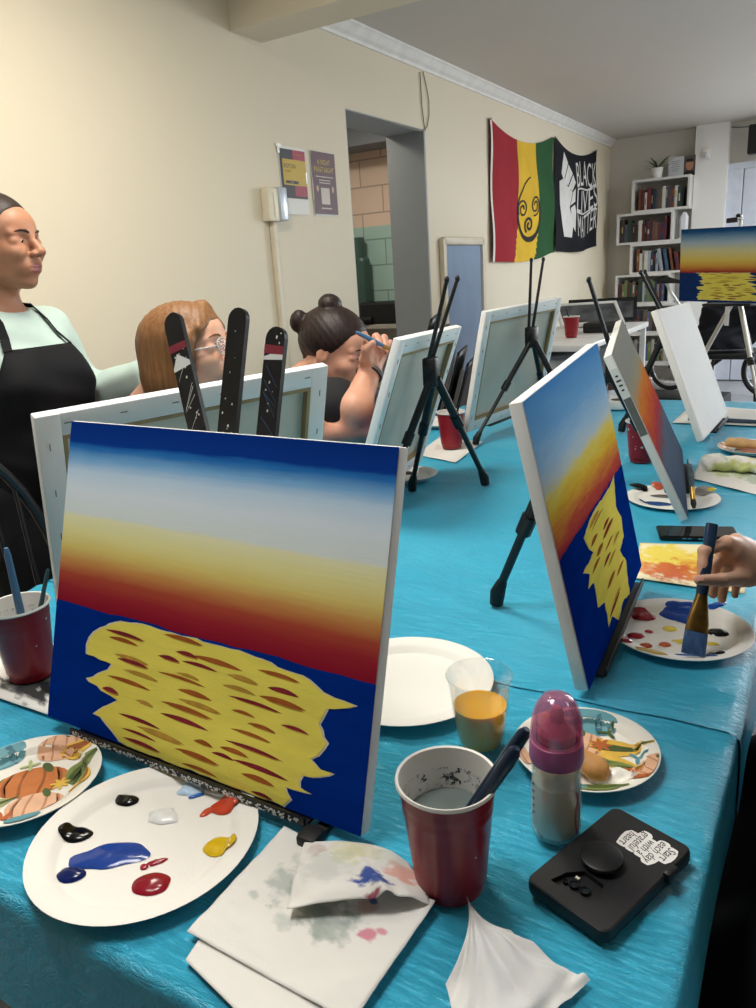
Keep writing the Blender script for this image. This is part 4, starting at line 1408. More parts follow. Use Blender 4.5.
P3('mustard paint smear near the near rim of that palette', 651, 657, .022, .008, .1, '#c3a24a', seed=33, h=.0015, jitter=.16)
P3('yellow paint smear right of the brush', 712, 643, .010, .005, .3, '#e0c84c', seed=34, h=.0015)
P3('blue paint patch being picked up by the brush', 697, 657, .024, .008, .1, '#3b63a6', seed=35, h=.002, jitter=.2)

p4 = Vector((-.308, 1.875, 0)); R4p = .108
plate('paper_plate', p4, R4p, 'paper plate palette with grey mixes, below the grey and orange canvas', flat=.5)
P4 = lambda *a, **k: blob(a[0], p4, R4p, *a[1:], **k)
P4('black paint dab on the grey-mix palette', 638, 490, .020, .014, .1, '#101013', seed=41)
P4('salmon paint dab on the grey-mix palette', 657, 488, .014, .011, .2, '#d5674f', seed=42)
P4('blue paint smear along the near rim of the grey-mix palette', 655, 503, .034, .014, .1, '#2a4a86', seed=43, h=.002)
P4('grey paint smear across the grey-mix palette', 668, 496, .036, .013, .1, '#6a6a68', seed=44, h=.0018, jitter=.16)
P4('warm grey paint patch right of the canvas foot on that palette', 704, 493, .022, .020, .2, '#8d8a84', seed=45, h=.0015)
P4('yellow paint dab at the right rim of the grey-mix palette', 711, 494, .010, .009, .2, '#d6c02a', seed=46)

p5 = Vector((-1.03, 1.86, 0))
plate('paper_plate', p5, .085, 'small white plate peeking out right of the nearest painting top corner')
blob('dark paint dab on the small plate behind the nearest painting', p5, .085, 408, 473, .020, .016, .2, '#17181a', seed=51)
p6 = on_z(440, 428)
plate('paper_plate', (p6.x - .02, p6.y + .05, 0), .105, 'white plate behind the red cup on the napkin')

# ------------------------------------------------ patterned party plates
M_pcream = mat('cream_print', '#eeeadf', .35, var=.02)
PAT = {k: mat('print_' + k, c, .4, var=.1, vscale=60) for k, c in dict(orange='#c2723a', dorange='#9a5428', peach='#e0b190', dpeach='#bd8464', green='#7e8c4a', dgreen='#4b5c2e', yellow='#dfb54a', teal='#5f98a4', dteal='#33697a', leaf='#a9b27a', rust='#b5602f').items()}
PK = list(PAT)


class Pat:
    def __init__(s, c, R, z):
        s.c, s.R, s.z = c, R, z; s.b = MB(); s.lv = 0

    def poly(s, pts, col):
        s.lv += 1; n = len(pts)
        cx = sum(p[0] for p in pts) / n; cy = sum(p[1] for p in pts) / n
        P = []; K = 10
        for i in range(K + 1):
            for x, y in pts:
                X, Y = cx + (x - cx) * i / K, cy + (y - cy) * i / K
                r = math.hypot(X, Y)
                if r > s.R * .975: X, Y = X * s.R * .975 / r, Y * s.R * .975 / r; r = s.R * .975
                P.append((X, Y, plate_z(r, s.R) + .0007 + s.lv * .000012))
        F = [(i * n + k, i * n + (k + 1) % n, (i + 1) * n + (k + 1) % n, (i + 1) * n + k) for i in range(K) for k in range(n)]
        ar = sum(pts[k][0] * pts[(k + 1) % n][1] - pts[(k + 1) % n][0] * pts[k][1] for k in range(n))
        if ar > 0: F = [f[::-1] for f in F]
        s.b.add(P, F, PK.index(col) )

    def ellipse(s, x, y, rx, ry, a, col, n=20, pinch=0):
        P = []
        for k in range(n):
            t = 2 * PI * k / n; u, v = rx * math.cos(t), ry * math.sin(t) * (1 - pinch * math.cos(t))
            P.append((x + u * math.cos(a) - v * math.sin(a), y + u * math.sin(a) + v * math.cos(a)))
        s.poly(P, col)

    def pumpkin(s, x, y, r, a, c1, c2):
        for k, f in ((0, 1.0),):
            s.ellipse(x, y, r * 1.25, r * .85, a, c1)
        for dx in (-.75, -.3, .3, .75):
            u = dx * r
            P = []
            for t in np.linspace(-1, 1, 9): P.append((u * (1 + .3 * math.cos(t * 1.5)) + .05 * r, t * r * .8 * math.sqrt(max(.1, 1 - (dx / 1.3) ** 2))))
            for t in np.linspace(1, -1, 9): P.append((u * (1 + .3 * math.cos(t * 1.5)) - .05 * r, t * r * .8 * math.sqrt(max(.1, 1 - (dx / 1.3) ** 2))))
            s.poly([(x + p * math.cos(a) - q * math.sin(a), y + p * math.sin(a) + q * math.cos(a)) for p, q in P], c2)
        s.ellipse(x - math.sin(a) * r * -.85, y + math.cos(a) * r * .85, r * .16, r * .36, a + .5, 'dgreen')

    def gourd(s, x, y, L, a, bend, c1, c2):
        def band(w0, w1, off, c):
            A, B = [], []
            for t in np.linspace(0, 1, 14):
                px = L * (t - .5); py = bend * (t - .5) ** 2 * L * 4 + off * L * .1 * (1 - t)
                w = L * (w0 * math.sin(PI * min(1, t * 1.15 + .02)) ** .7 * (1 - t * .62) + w1)
                A.append((px, py + w)); B.append((px, py - w))
            P = A + B[::-1]
            s.poly([(x + p * math.cos(a) - q * math.sin(a), y + p * math.sin(a) + q * math.cos(a)) for p, q in P], c)
        band(.26, .02, 0, c1); band(.045, .004, .8, c2); band(.045, .004, -.8, c2); band(.03, .003, 0, c2)

    def leafs(s, x, y, r, a, c, n=5):
        for k in range(n):
            t = a + 2 * PI * k / n; s.ellipse(x + .5 * r * math.cos(t), y + .5 * r * math.sin(t), r * .55, r * .2, t, c, 10)


def party_plate(p, R, label, layout, rz=0):
    e = empty('party_plate', (p[0], p[1], T0), label, 'plate', None, rz)
    b = MB(); b.lathe(plate_prof(R), seg=64); b.build('plate_body', M_pcream, e, True, angle=60)
    q = Pat(p, R, T0)
    for it in layout: getattr(q, it[0])(*[x * R if i in it_scale[it[0]] else x for i, x in enumerate(it[1:])]) if it[0] not in ('pumpkin', 'gourd') else getattr(q, it[0])(it[1] * R, it[2] * R, it[3] * R * 1.2, *it[4:])
    q.b.build('harvest_print', [PAT[k] for k in PK], e)
    return e


it_scale = dict(pumpkin=(0, 1, 2), gourd=(0, 1, 2), leafs=(0, 1, 2), ellipse=(0, 1, 2, 3))
lay = [('ellipse', -.62, .62, .30, .22, .8, 'teal'), ('ellipse', -.55, .66, .05, .2, .8, 'dteal'), ('pumpkin', .02, .08, .33, .25, 'orange', 'dorange'), ('pumpkin', .12, .78, .22, .2, 'peach', 'dpeach'), ('pumpkin', .30, -.42, .26, .15, 'peach', 'dpeach'),
       ('gourd', .62, .40, .62, 1.2, -.15, 'green', 'dgreen'), ('gourd', .52, .74, .55, .55, .2, 'yellow', 'dorange'), ('gourd', -.28, -.40, .55, .5, .05, 'leaf', 'dgreen'), ('gourd', -.55, -.1, .5, .9, .1, 'yellow', 'green'),
       ('leafs', -.02, -.72, .2, .3, 'rust', 7), ('leafs', .45, .02, .13, .6, 'yellow', 7), ('leafs', -.18, .45, .14, .4, 'leaf', 4), ('gourd', -.4, -.72, .5, .2, .1, 'yellow', 'dgreen'), ('ellipse', .35, -.82, .22, .09, .4, 'teal'), ('gourd', .80, .05, .4, 1.5, .2, 'yellow', 'dorange')]
party_plate((-.792, .440), .0875, 'harvest-patterned plate with orange pumpkins, by the left end of the nearest painting', lay, .5)
lay2 = [('ellipse', -.05, .72, .42, .24, .1, 'teal'), ('ellipse', -.2, .72, .05, .2, .1, 'dteal'), ('ellipse', .1, .74, .05, .2, .1, 'dteal'), ('pumpkin', -.10, .28, .27, -.1, 'peach', 'dpeach'), ('gourd', .48, .28, .75, .12, .06, 'yellow', 'dgreen'),
        ('leafs', .18, .30, .16, .2, 'rust', 7), ('gourd', .42, -.10, .8, .08, -.08, 'yellow', 'green'), ('gourd', .22, -.08, .4, .05, 0, 'green', 'dgreen'), ('pumpkin', .72, -.30, .2, .3, 'rust', 'dorange'), ('pumpkin', .88, -.15, .2, .7, 'peach', 'dpeach'),
        ('leafs', .70, .12, .14, .5, 'teal', 3), ('leafs', .3, -.42, .2, .4, 'leaf', 3), ('gourd', .3, -.82, .6, .2, .1, 'green', 'dgreen'), ('ellipse', -.2, -.85, .35, .12, -.1, 'teal'), ('gourd', -.62, .1, .6, 1.8, .1, 'green', 'dgreen'),
        ('leafs', -.55, .62, .2, .2, 'yellow', 6), ('pumpkin', -.72, -.42, .2, .5, 'peach', 'dpeach'), ('gourd', -.5, -.2, .5, 1.2, .1, 'yellow', 'dorange'), ('leafs', .25, .62, .16, 1.2, 'dgreen', 3)]
pp = Vector((-.212, .783, 0))
party_plate(pp, .0845, 'harvest-patterned plate with bread crust and white dip, behind the baby bottle', lay2, .15)
# leftover food on the harvest plate
q = on_z(588, 765, T0 + .012)
b = MB(); r = random.Random(3)
fn = combine([('u', s_ell((0, 0, .012), (.023, .014, .011)), 0), ('u', s_ell((.012, -.010, .010), (.014, .010, .010)), .01), ('u', s_ell((-.014, .004, .013), (.013, .012, .011)), .01), ('s', s_ell((.003, .018, .022), (.012, .008, .008)), .006)])
o = sdf_build('bread_piece', fn, (-.05, -.04, -.005), (.05, .04, .04), .002, mat('crust_brown', '#c08a4c', .6, var=.25, vscale=40, bump=.4, bscale=120), None)
o.location = (q.x, q.y, T0 + .004); tag(o, 'golden brown bread piece left on the harvest plate behind the baby bottle', 'bread')
blob('white creamy dip smear on the harvest plate near the bread', pp, .0845, 612, 777, .026, .014, .4, '#f6f2e8', h=.009, seed=61, name='dip_smear')

# food plate on the far right
fp = Vector((-.185, 2.44, 0))
party_plate(fp, .095, 'plate of leftover food on the right beyond the crumpled towel', lay, 2.0)
o = sdf_build('bread_piece', combine([('u', s_cone((-.06, -.01, .016), (.05, -.02, .014), .014, .012), 0), ('u', s_ell((-.03, .01, .014), (.02, .02, .012)), .02), ('u', s_cone((.05, -.02, .014), (.08, .01, .016), .011, .01), .02)]), (-.1, -.06, -.01), (.11, .06, .05), .003, mat('crust_tan', '#c9a070', .6, var=.2, vscale=30, bump=.4), None)
o.location = (fp.x, fp.y, T0 + .009); tag(o, 'tan pastry strip on the far food plate', 'food')

# ------------------------------------------------ juice cup
M_clear = film('clear_plastic', '#fbfcfc', .03, .38)
oj = on_z(481, 746)
e = empty('juice_cup', (oj.x, oj.y, T0), 'clear plastic cup half full of orange juice beside the empty plate', 'cup')
H_, rt, rb = .098, .039, .0285
b = MB()
pr = [(0, .003), (rb - .003, .003), (rb - .001, 0), (rb, .002)] + [(rb + (rt - rb) * z / H_, z) for z in (.02, .04, .06, .08, .092)] + [(rt + .002, H_ - .002), (rt + .0015, H_), (rt, H_ - .001)] + [(rb + (rt - rb) * z / H_ - .0012, z) for z in (.08, .05, .02, .008)] + [(rb - .003, .005), (0, .005)]
b.lathe(pr, seg=56); b.build('cup_shell', M_clear, e, True)
b = MB(); zj = .056; b.lathe([(0, .0055), (rb - .0032, .0055), (rb - .0005 + (rt - rb) * .02 / H_ - .0012, .02), (rb + (rt - rb) * zj / H_ - .0018, zj), (0, zj + .0001)], seg=48)
b.build('orange_juice', mat('orange_juice_liquid', '#f5b31a', .2, var=.03, sss=.8), e, True)

# ------------------------------------------------ baby bottle
bb = on_z(556, 834)
e = empty('baby_bottle', (bb.x, bb.y, T0), 'baby bottle with milk and pink domed cap, in front of the harvest plate', 'bottle')
M_bottle = film('frosted_bottle', '#f8f8f6', .04, .35, .22, '#f0efe8', .12)
M_pink = mat('pink_collar_plastic', '#b55a8c', .35, var=.05)
M_pinkcap = film('pink_clear_cap', '#f7d9e5', .06, .35, .16, '#dfa0c0', .08)
b = MB(); b.lathe([(0, .002), (.020, .0), (.0245, .004), (.0255, .012), (.0255, .055), (.0245, .066), (.0248, .078), (.024, .086), (.021, .092), (.0195, .098), (.0185, .098), (.0195, .091), (.0225, .085), (.0235, .078), (.0232, .066), (.0242, .055), (.0242, .012), (.021, .005), (0, .004)], seg=48)
b.build('bottle_wall', M_bottle, e, True, angle=60)
b = MB(); b.lathe([(0, .0045), (.0205, .0055), (.0238, .012), (.0238, .050), (.0230, .064), (0, .0642)], seg=48)
b.build('milk', mat('milk', '#efe9d2', .3, var=.02, sss=.6), e, True)
b = MB(); b.lathe([(.0205, .088), (.0262, .089), (.0272, .093), (.0268, .106), (.0262, .112), (.0255, .1125), (.022, .113), (.0205, .1125), (.0205, .088)], seg=64)
b.build('screw_collar', M_pink, e, True)
b = MB(); b.lathe([(.0258, .1125), (.0258, .124), (.0245, .137), (.0205, .150), (.0145, .1585), (.008, .1615), (.004, .1605), (0, .1603), (0, .159), (.008, .1595), (.0135, .157), (.0192, .149), (.0232, .1365), (.0245, .124), (.0245, .1125)], seg=56)
b.build('dome_cap', M_pinkcap, e, True)
b = MB(); b.lathe([(.019, .113), (.0185, .121), (.012, .128), (.0075, .133), (.0065, .143), (.004, .148), (0, .149)], seg=32); b.build('teat', mat('pink_silicone', '#c98a9a', .4), e, True)
b = MB()
def on_b(a, z, d=.0004): return Vector(((.0256 + d) * math.cos(a), (.0256 + d) * math.sin(a), z))
AF = math.atan2(-bb.y, -bb.x)
for k in range(5):
    a0 = AF - 1.05; z = .030 + k * .0085
    b.add([on_b(a0 - .09, z), on_b(a0 + .06, z), on_b(a0 + .06, z + .0035), on_b(a0 - .09, z + .0025)], [(0, 1, 2, 3)])
b.build('volume_marks', mat('purple_print', '#5d2a5e', .5), e)
b = MB()
for sgn in (-1, 1):
    L = []
    for t in np.linspace(0, 1, 16):
        a = AF + .95 + sgn * (.13 * math.sin(t * PI * 1.3)) ; z = .012 + .052 * t
        L.append((on_b(a - .03, z), on_b(a + .03, z)))
    o_ = []
    for l in L: o_ += list(l)
    b.add(o_, [(2 * i, 2 * i + 1, 2 * i + 3, 2 * i + 2) for i in range(15)])
b.build('ribbon_print', mat('magenta_print', '#9c2f6e', .5), e)

# ------------------------------------------------ black phone in a case with sticker
c0 = [on_z(528, 880, T0 + .012), on_z(602, 937, T0 + .012), on_z(697, 850, T0 + .012), on_z(612, 806, T0 + .012)]
ctr = (c0[0] + c0[1] + c0[2] + c0[3]) / 4
ly = ((c0[2] - c0[1]) + (c0[3] - c0[0])).normalized(); ang = math.atan2(ly.y, ly.x) - PI / 2
PL, PW = ((c0[2] - c0[1]).length + (c0[3] - c0[0]).length) / 2, ((c0[1] - c0[0]).length + (c0[2] - c0[3]).length) / 2
e = empty('phone', (ctr.x, ctr.y, T0), 'phone lying face down in a thick black case with a white lettered sticker', 'phone', None, ang)
M_case = mat('black_rubber_case', '#17171a', .5, bump=.05, bscale=500)
hw, hl = PW / 2, PL / 2
cut = [(-.6 * hw, -hl + .016), (.25 * hw, -hl + .018), (.42 * hw, -hl + .030), (.25 * hw, -hl + .046), (-.25 * hw, -hl + .048), (-.5 * hw, -hl + .034)]
b = MB()
ol = []
for sx, sy, a0 in ((1, 1, 0), (-1, 1, PI / 2), (-1, -1, PI), (1, -1, 1.5 * PI)):
    for k in range(6):
        a = a0 + k / 5 * PI / 2; ol.append((sx * (hw - .009) + .009 * math.cos(a), sy * (hl - .009) + .009 * math.sin(a)))
n = len(ol)
levels = [(0.985, 0), (1, .003), (1, .010), (.985, .0128), (.955, .0138)]
P = []
for s_, z in levels: P += [(x * s_, y * (1 - (1 - s_) * hw / hl), z) for x, y in ol]
F = [(i * n + k, i * n + (k + 1) % n, (i + 1) * n + (k + 1) % n, (i + 1) * n + k) for i in range(len(levels) - 1) for k in range(n)] + [tuple(range(n - 1, -1, -1))]
b.add(P, F)
# top face with a recess for the camera
topo = [Vector((x * .955, y * (1 - .045 * hw / hl), .0138)) for x, y in ol]; hole = [Vector((x, y, .0138)) for x, y in cut]
tr = tessellate_polygon([topo, hole[::-1]]); allv = topo + hole[::-1]
b.add(allv, [tuple(t) if (allv[t[1]] - allv[t[0]]).cross(allv[t[2]] - allv[t[0]]).z > 0 else tuple(t[::-1]) for t in tr])
m_ = len(hole)
b.add([h for h in hole] + [h - Vector((0, 0, .005)) for h in hole], [(i, m_ + i, m_ + (i + 1) % m_, (i + 1) % m_) for i in range(m_)] + [tuple(m_ + i for i in range(m_))])
b.build('case', M_case, e, True)
b = MB()
for x, y, r_ in ((-.010, -hl + .030, .0052), (.001, -hl + .031, .0052), (-.018, -hl + .027, .0025)):
    b.lathe([(r_, .009), (r_, .0118), (r_ * .7, .0118), (r_ * .65, .0105), (0, .0105)], (x, y, 0), 20)
b.build('camera_lens', [mat('lens_glass', '#1c2026', .05)], e, True)
b = MB(); b.box((-.012, -hl + .038, .0115), (.004, .003, .001)); b.build('flash', mat('flash_white', '#e6e2d4', .3), e)
b = MB(); b.lathe([(.013, .0138), (.013, .018), (.0195, .0185), (.0205, .020), (.0200, .0225), (.018, .0235), (0, .0237)], (-.006, -.006, 0), 40)
b.build('grip_disc', mat('black_grip', '#121214', .45), e, True)
b = MB(); b.box((hw + .001, hl - .045, .012), (.008, .016, .012), bev=.002); b.build('belt_clip', M_black, e, True)
# sticker
b = MB()
sc = Vector((.012, hl - .031, 0))
lines = [('Start', .020, -.004), ('each day', .010, .0), ('with a', .000, .001), ('grateful', -.010, .0), ('heart', -.020, .003)]
zs = .0141
# text is read with the sticker's top towards the phone's right-hand side: rows run along -y
def st(u, v, z): return (sc.x - u * .0 + v * 1.0, sc.y - u, z)
SX = .78
rows = [('Start', .0195), ('each day', .0100), ('with a', .0004), ('grateful', -.0092), ('heart', -.0188)]
mt_w, mt_k = mat('sticker_white', '#f0efee', .4, var=.01), mat('sticker_ink', '#1b1b1d', .5)
tb = MB()
for i, (tx, v) in enumerate(rows):
    vs, fs = text_mesh(tx, .0128)
    x0, x1 = min(p.x for p in vs), max(p.x for p in vs)
    hwid = (x1 - x0) / 2 * SX + .0030
    off = (-.004, .001, .002, -.001, .003)[i]
    ell = [(off + hwid * math.copysign(abs(math.cos(a)) ** .5, math.cos(a)), v + .0070 * math.copysign(abs(math.sin(a)) ** .6, math.sin(a)) * (1 + .10 * math.sin(5 * a + i))) for a in np.linspace(0, 2 * PI, 29)[:-1]]
    b.add([st(u, w_, zs + i * .00002) for u, w_ in ell], [tuple(range(28))])
    tb.add([st(off + p.x * SX + p.y * .25, v + p.y, zs + .0003) for p in vs], fs)
s_ = b.build('sticker', mt_w, e); tb.build('lettering', mt_k, s_)

# ------------------------------------------------ second phone, dark, beyond the painted paper
e = empty('phone', (-.215, 1.63, T0), 'slim black phone lying flat beyond the yellow painted paper', 'phone', None, .30)
b = MB(); b.box((0, 0, .0045), (.158, .072, .008), bev=.0035); b.build('phone_body', M_black2, e, True)
b = MB(); b.box((0, 0, .0088), (.150, .066, .0006)); b.build('glass', mat('black_glass', '#08080a', .06), e)
b = MB()
for x in (-.03, -.02, .0, .008): b.box((x, -.0368, .0045), (.007, .001, .002))
b.build('side_button', M_chrome, e)

# ------------------------------------------------ paper towels, napkins and painted paper
def towel_mat(name, stains, base='#e9e7e2'):
    """paper with paint stains: (x, y, radius, colour, strength) in the sheet's own coordinates"""
    t = NT(name); tc = t.n('ShaderNodeTexCoord')
    v = tc.outputs['UV']
    nz = t.n('ShaderNodeTexNoise'); nz.inputs['Scale'].default_value = 9; nz.inputs['Detail'].default_value = 4; t.l(v, nz.inputs['Vector'])
    col = base; cur = None
    for x, y, r, c, k in stains:
        r *= 1.4
        s = t.n('ShaderNodeVectorMath', operation='SUBTRACT'); t.l(v, s.inputs[0]); s.inputs[1].default_value = (x, y, 0)
        L = t.n('ShaderNodeVectorMath', operation='LENGTH'); t.l(s.outputs[0], L.inputs[0])
        d = t.math('ADD', L.outputs['Value'], t.math('MULTIPLY', t.math('SUBTRACT', nz.outputs['Fac'], .5), r * 2.2))
        f = t.ramp(t.math('DIVIDE', d, r), [(.55, k), (1.0, 0.0)])
        cur = t.mix(f, cur if cur is not None else base, c)
    if cur is not None: t.base(cur)
    else: t.base(base)
    t.b.inputs['Roughness'].default_value = .85; t.b.inputs['Specular IOR Level'].default_value = .15
    w = t.n('ShaderNodeTexChecker'); w.inputs['Scale'].default_value = 110; t.l(v, w.inputs['Vector'])
    n3 = t.noise(v, 60, 3)
    t.bump(t.math('ADD', t.math('MULTIPLY', w.outputs['Fac'], .25), n3), .25, .0015)
    return t.m


def sheet(name, label, cat, corners, m, hfn, nu=36, nv=36, z=T0):
    """four ground points (BL, BR, TR, TL) and a height function of (u, v)"""
    c = [Vector(p) for p in corners]; o = (c[0] + c[1] + c[2] + c[3]) / 4; o.z = z
    b = MB()
    def fn(u, v):
        p = (c[0] * (1 - u) + c[1] * u) * (1 - v) + (c[3] * (1 - u) + c[2] * u) * v
        q = hfn(u, v)
        return (p.x - o.x + q[0], p.y - o.y + q[1], q[2])
    b.grid(fn, nu, nv, uv=True)
    ob = b.build(name, m, None, True, angle=180); ob.location = o
    md = ob.modifiers.new('ply', 'SOLIDIFY'); md.thickness = .0006; md.offset = 1
    return tag(ob, label, cat)


def hz(a, s, seed, lift=.0012):
    return lambda u, v: (0, 0, lift + a * (mnoise.noise(Vector((u * s, v * s, seed))) + .6) + a * .4 * mnoise.noise(Vector((u * s * 3, v * s * 3, seed + 5))))


ST1 = towel_mat('stained_towel', [(.47, .62, .16, '#7f928c', .62), (.28, .60, .10, '#8fa09a', .55), (.33, .78, .09, '#9aa8a0', .5), (.60, .52, .12, '#869790', .6), (.16, .42, .03, '#9fb0aa', .5), (.80, .55, .04, '#d06a86', .8), (.86, .62, .025, '#d06a86', .7), (.72, .74, .05, '#dba9a2', .6), (.40, .36, .05, '#a9b5af', .5), (.72, .80, .02, '#2f6a9c', .9)])
h1 = hz(.002, 5, 3.3)
sheet('paper_towel', 'large stained paper towel square in front, grey watercolour blots on it', 'towel', [on_z(188, 938), on_z(352, 1030), on_z(436, 912), on_z(285, 832)], ST1, lambda u, v: (0, 0, h1(u, v)[2] + .006 * max(0, u - .8) * 5 * max(0, v - .1)), 40, 40, z=T0 + .0012)
sheet('paper_towel', 'lower ply of paper towel showing under the large stained square', 'towel', [on_z(186, 964), on_z(262, 1040), on_z(345, 1010), on_z(225, 905)], towel_mat('plain_towel', []), hz(.0004, 5, 8.3, .0003), 20, 20, z=T0)
ST2 = towel_mat('folded_stained_towel', [(.60, .28, .10, '#2a4a9c', .95), (.66, .20, .07, '#31519c', .9), (.60, .03, .05, '#8a2a48', .9), (.9, .42, .13, '#e59a86', .7), (.45, .75, .18, '#dcd9a4', .6), (.62, .80, .15, '#e0d9b4', .5), (.25, .55, .2, '#c9cfc8', .5), (.15, .85, .1, '#c6a5a0', .4), (.85, .7, .16, '#b9c4b4', .4)])
def h2(u, v):
    z = .010 + .006 * math.sin(PI * u) + .012 * max(0, u - .45) * math.sin(PI * v) + .004 * mnoise.noise(Vector((u * 4, v * 4, 2)))
    if u > .85: z -= (u - .85) * .06
    if v > .8: z -= (v - .8) * .02
    ridge = .010 * math.exp(-((u - .62 + .25 * (v - .3)) / .05) ** 2) * max(0, 1 - v)
    return (0, 0, z + ridge)
sheet('paper_towel', 'folded paper towel with a dark blue smudge lying on the stained square', 'towel', [on_z(287, 912, T0 + .012), on_z(432, 902, T0 + .012), on_z(402, 852, T0 + .012), on_z(305, 842, T0 + .012)], ST2, h2, 36, 30, z=T0 + .0055)

def twist(u, v):
    return (0, 0, 0)
# pinched white tissue in the near right corner: a peak leaning on the cup and two wings
tissue_m = towel_mat('white_tissue', [(.5, .5, .3, '#dfe3e8', .3)], '#edecea')
pk = deep(466, 896, .70); base = [on_z(440, 1020), on_z(478, 1090), on_z(590, 985), on_z(532, 958)]
cen = (base[0] + base[1] + base[2] + base[3]) / 4
b = MB()
def tis(u, v):
    p = (base[0] * (1 - u) + base[1] * u) * (1 - v) + (base[3] * (1 - u) + base[2] * u) * v
    ground = Vector((p.x, p.y, T0 + .002))
    t = max(0, 1 - math.hypot((u - .02) * 1.0, (v - .55) * .9) / .75)
    lift = t ** 1.5
    tip = Vector((pk.x, pk.y, pk.z))
    q = ground.lerp(tip, lift)
    q.z += .010 * math.sin(PI * u) * math.sin(PI * v) + .006 * mnoise.noise(Vector((u * 5, v * 5, 1))) + .010 * abs(math.sin(5 * math.atan2(v - .55, u - .02))) * t * (1 - t) * 2
    q.z = max(q.z, T0 + .0015)
    return (q.x - cen.x, q.y - cen.y, q.z - T0)
b.grid(tis, 44, 44, uv=True)
ob = b.build('tissue', tissue_m, None, True, angle=180); ob.location = (cen.x, cen.y, T0)
tag(ob, 'white tissue with a pinched peak, in front of the near red cup', 'tissue')

sheet('paper_towel', 'paint-smudged white towel under the cup at the left edge', 'towel', [on_z(-60, 680), on_z(62, 722), on_z(75, 650), on_z(-40, 625)], towel_mat('smudged_towel', [(.72, .28, .16, '#17181b', .95), (.86, .40, .12, '#1b1c20', .9), (.6, .2, .08, '#3a3b40', .7)]), hz(.0008, 4, 5.1, .0004), 24, 24)
sheet('paper_napkin', 'white napkin under the red cup below the tripod leg', 'napkin', [on_z(416, 456), on_z(456, 464), on_z(483, 443), on_z(440, 438)], towel_mat('napkin_plain', [(.3, .5, .12, '#b9a9a0', .4)]), hz(.001, 4, 6.1, .0006), 16, 16)
WC = towel_mat('watercolour_wash', [(.35, .62, .36, '#ecd54a', .9), (.75, .7, .3, '#f0df6a', .9), (.55, .45, .2, '#e8b63e', .85), (.35, .28, .20, '#cf5a34', .9), (.72, .25, .2, '#d98a4a', .8), (.9, .5, .2, '#efd98a', .8), (.15, .3, .14, '#d97a4a', .7), (.5, .93, .12, '#f3eccb', .8)], '#efe6c4')
sheet('painted_paper', 'paper with a yellow and orange wash between the phone and the palette', 'paper', [on_z(634, 580), on_z(745, 596), on_z(745, 548), on_z(640, 545)], WC, hz(.0006, 3, 7.7, .0004), 20, 20)
sheet('paper_towel', 'flat white towel with green stains under the crumpled one', 'towel', [on_z(692, 480), on_z(790, 505), on_z(800, 470), on_z(700, 462)], towel_mat('green_towel', [(.3, .6, .2, '#b9c98a', .7), (.7, .5, .2, '#9fb7a0', .6)]), hz(.0012, 4, 9.7, .0006), 20, 20)
fn_c = [('u', s_ell((0, 0, .022), (.035, .03, .024)), 0)]
rr = random.Random(11)
for k in range(16):
    t = k / 15; fn_c.append(('u', s_ell((.01 + t * .19, .012 * math.sin(k * 2.1) - .02 * t, .018 + .010 * rr.uniform(-.5, 1) * (1 - t)), (.026 * rr.uniform(.7, 1.2), .020 * rr.uniform(.7, 1.3), .016 * rr.uniform(.7, 1.3))), .010))
base_f = combine(fn_c)
crf = lambda p: np.maximum(base_f(p) + .0035 * np.sin(p[:, 0] * 160 + 3 * np.sin(p[:, 1] * 90)) * np.sin(p[:, 1] * 140 + p[:, 2] * 120), -p[:, 2] + .001)
tcol = NT('green_stained_crumple'); v = tcol.coord('Object'); n1 = tcol.noise(v, 18, 3); n2 = tcol.noise(v, 27, 3)
tcol.base(tcol.mix(tcol.ramp(n1, [(.5, 0.0), (.62, .8)]), tcol.mix(tcol.ramp(n2, [(.52, 0.0), (.62, .6)]), '#e8e6df', '#8fb0a8'), '#b9c268')); tcol.b.inputs['Roughness'].default_value = .85
o = sdf_build('paper_towel', crf, (-.06, -.07, -.005), (.25, .06, .07), .004, tcol.m, None)
q = on_z(699, 472); o.location = (q.x + .035, q.y + .01, T0 + .002); o.rotation_euler = (0, 0, .05)
tag(o, 'crumpled green-stained paper towel in front of the blank canvas', 'towel')
sheet('paper_towel', 'flat white paper behind the foot of the blank canvas', 'paper', [on_z(672, 424), on_z(775, 428), on_z(775, 412), on_z(692, 406)], towel_mat('far_towel', []), hz(.001, 3, 3.9, .0006), 16, 16)
brush(on_z(688, 419, T0 + .008), on_z(760, 422, T0 + .008), 'navy handled brush lying on the flat paper by the blank canvas', mat('slate_handle', '#33475c', .4), w=.016)
# paint pot with a dark well, small bottle of paint near the grey canvas
q = on_z(618, 408)
e = empty('paint_pot', (q.x, q.y, T0), 'white paint tray with one dark well, behind the angled painting', 'paint pot', None, .2)
b = MB(); b.box((0, 0, .018), (.075, .14, .034), bev=.006); b.build('tray', M_white, e, True)
b = MB(); b.lathe([(0, .0352), (.026, .0352), (.027, .0358), (0, .0362)], (0, -.03, 0), 24); b.build('dark_paint', M_black2, e, True)
# upright brush leaning on the grey canvas, and blue liner brush resting on E's plate
pA, pB = deep(694, 508, 1.73), deep(690, 468, 1.76)
brush(pA, pB + (pB - pA) * .1, 'paint-crusted brush standing on the palette against the grey canvas', mat('crusted_handle', '#4a5a60', .6, var=.5, vscale=60), w=.014)
# ---------------------------------------------------------------- bow-back chairs
M_chair = mat('black_chair_paint', '#1a1a1c', .35)
M_chairg = mat('grey_metal_tube', '#6d6a68', .35, metal=.6)


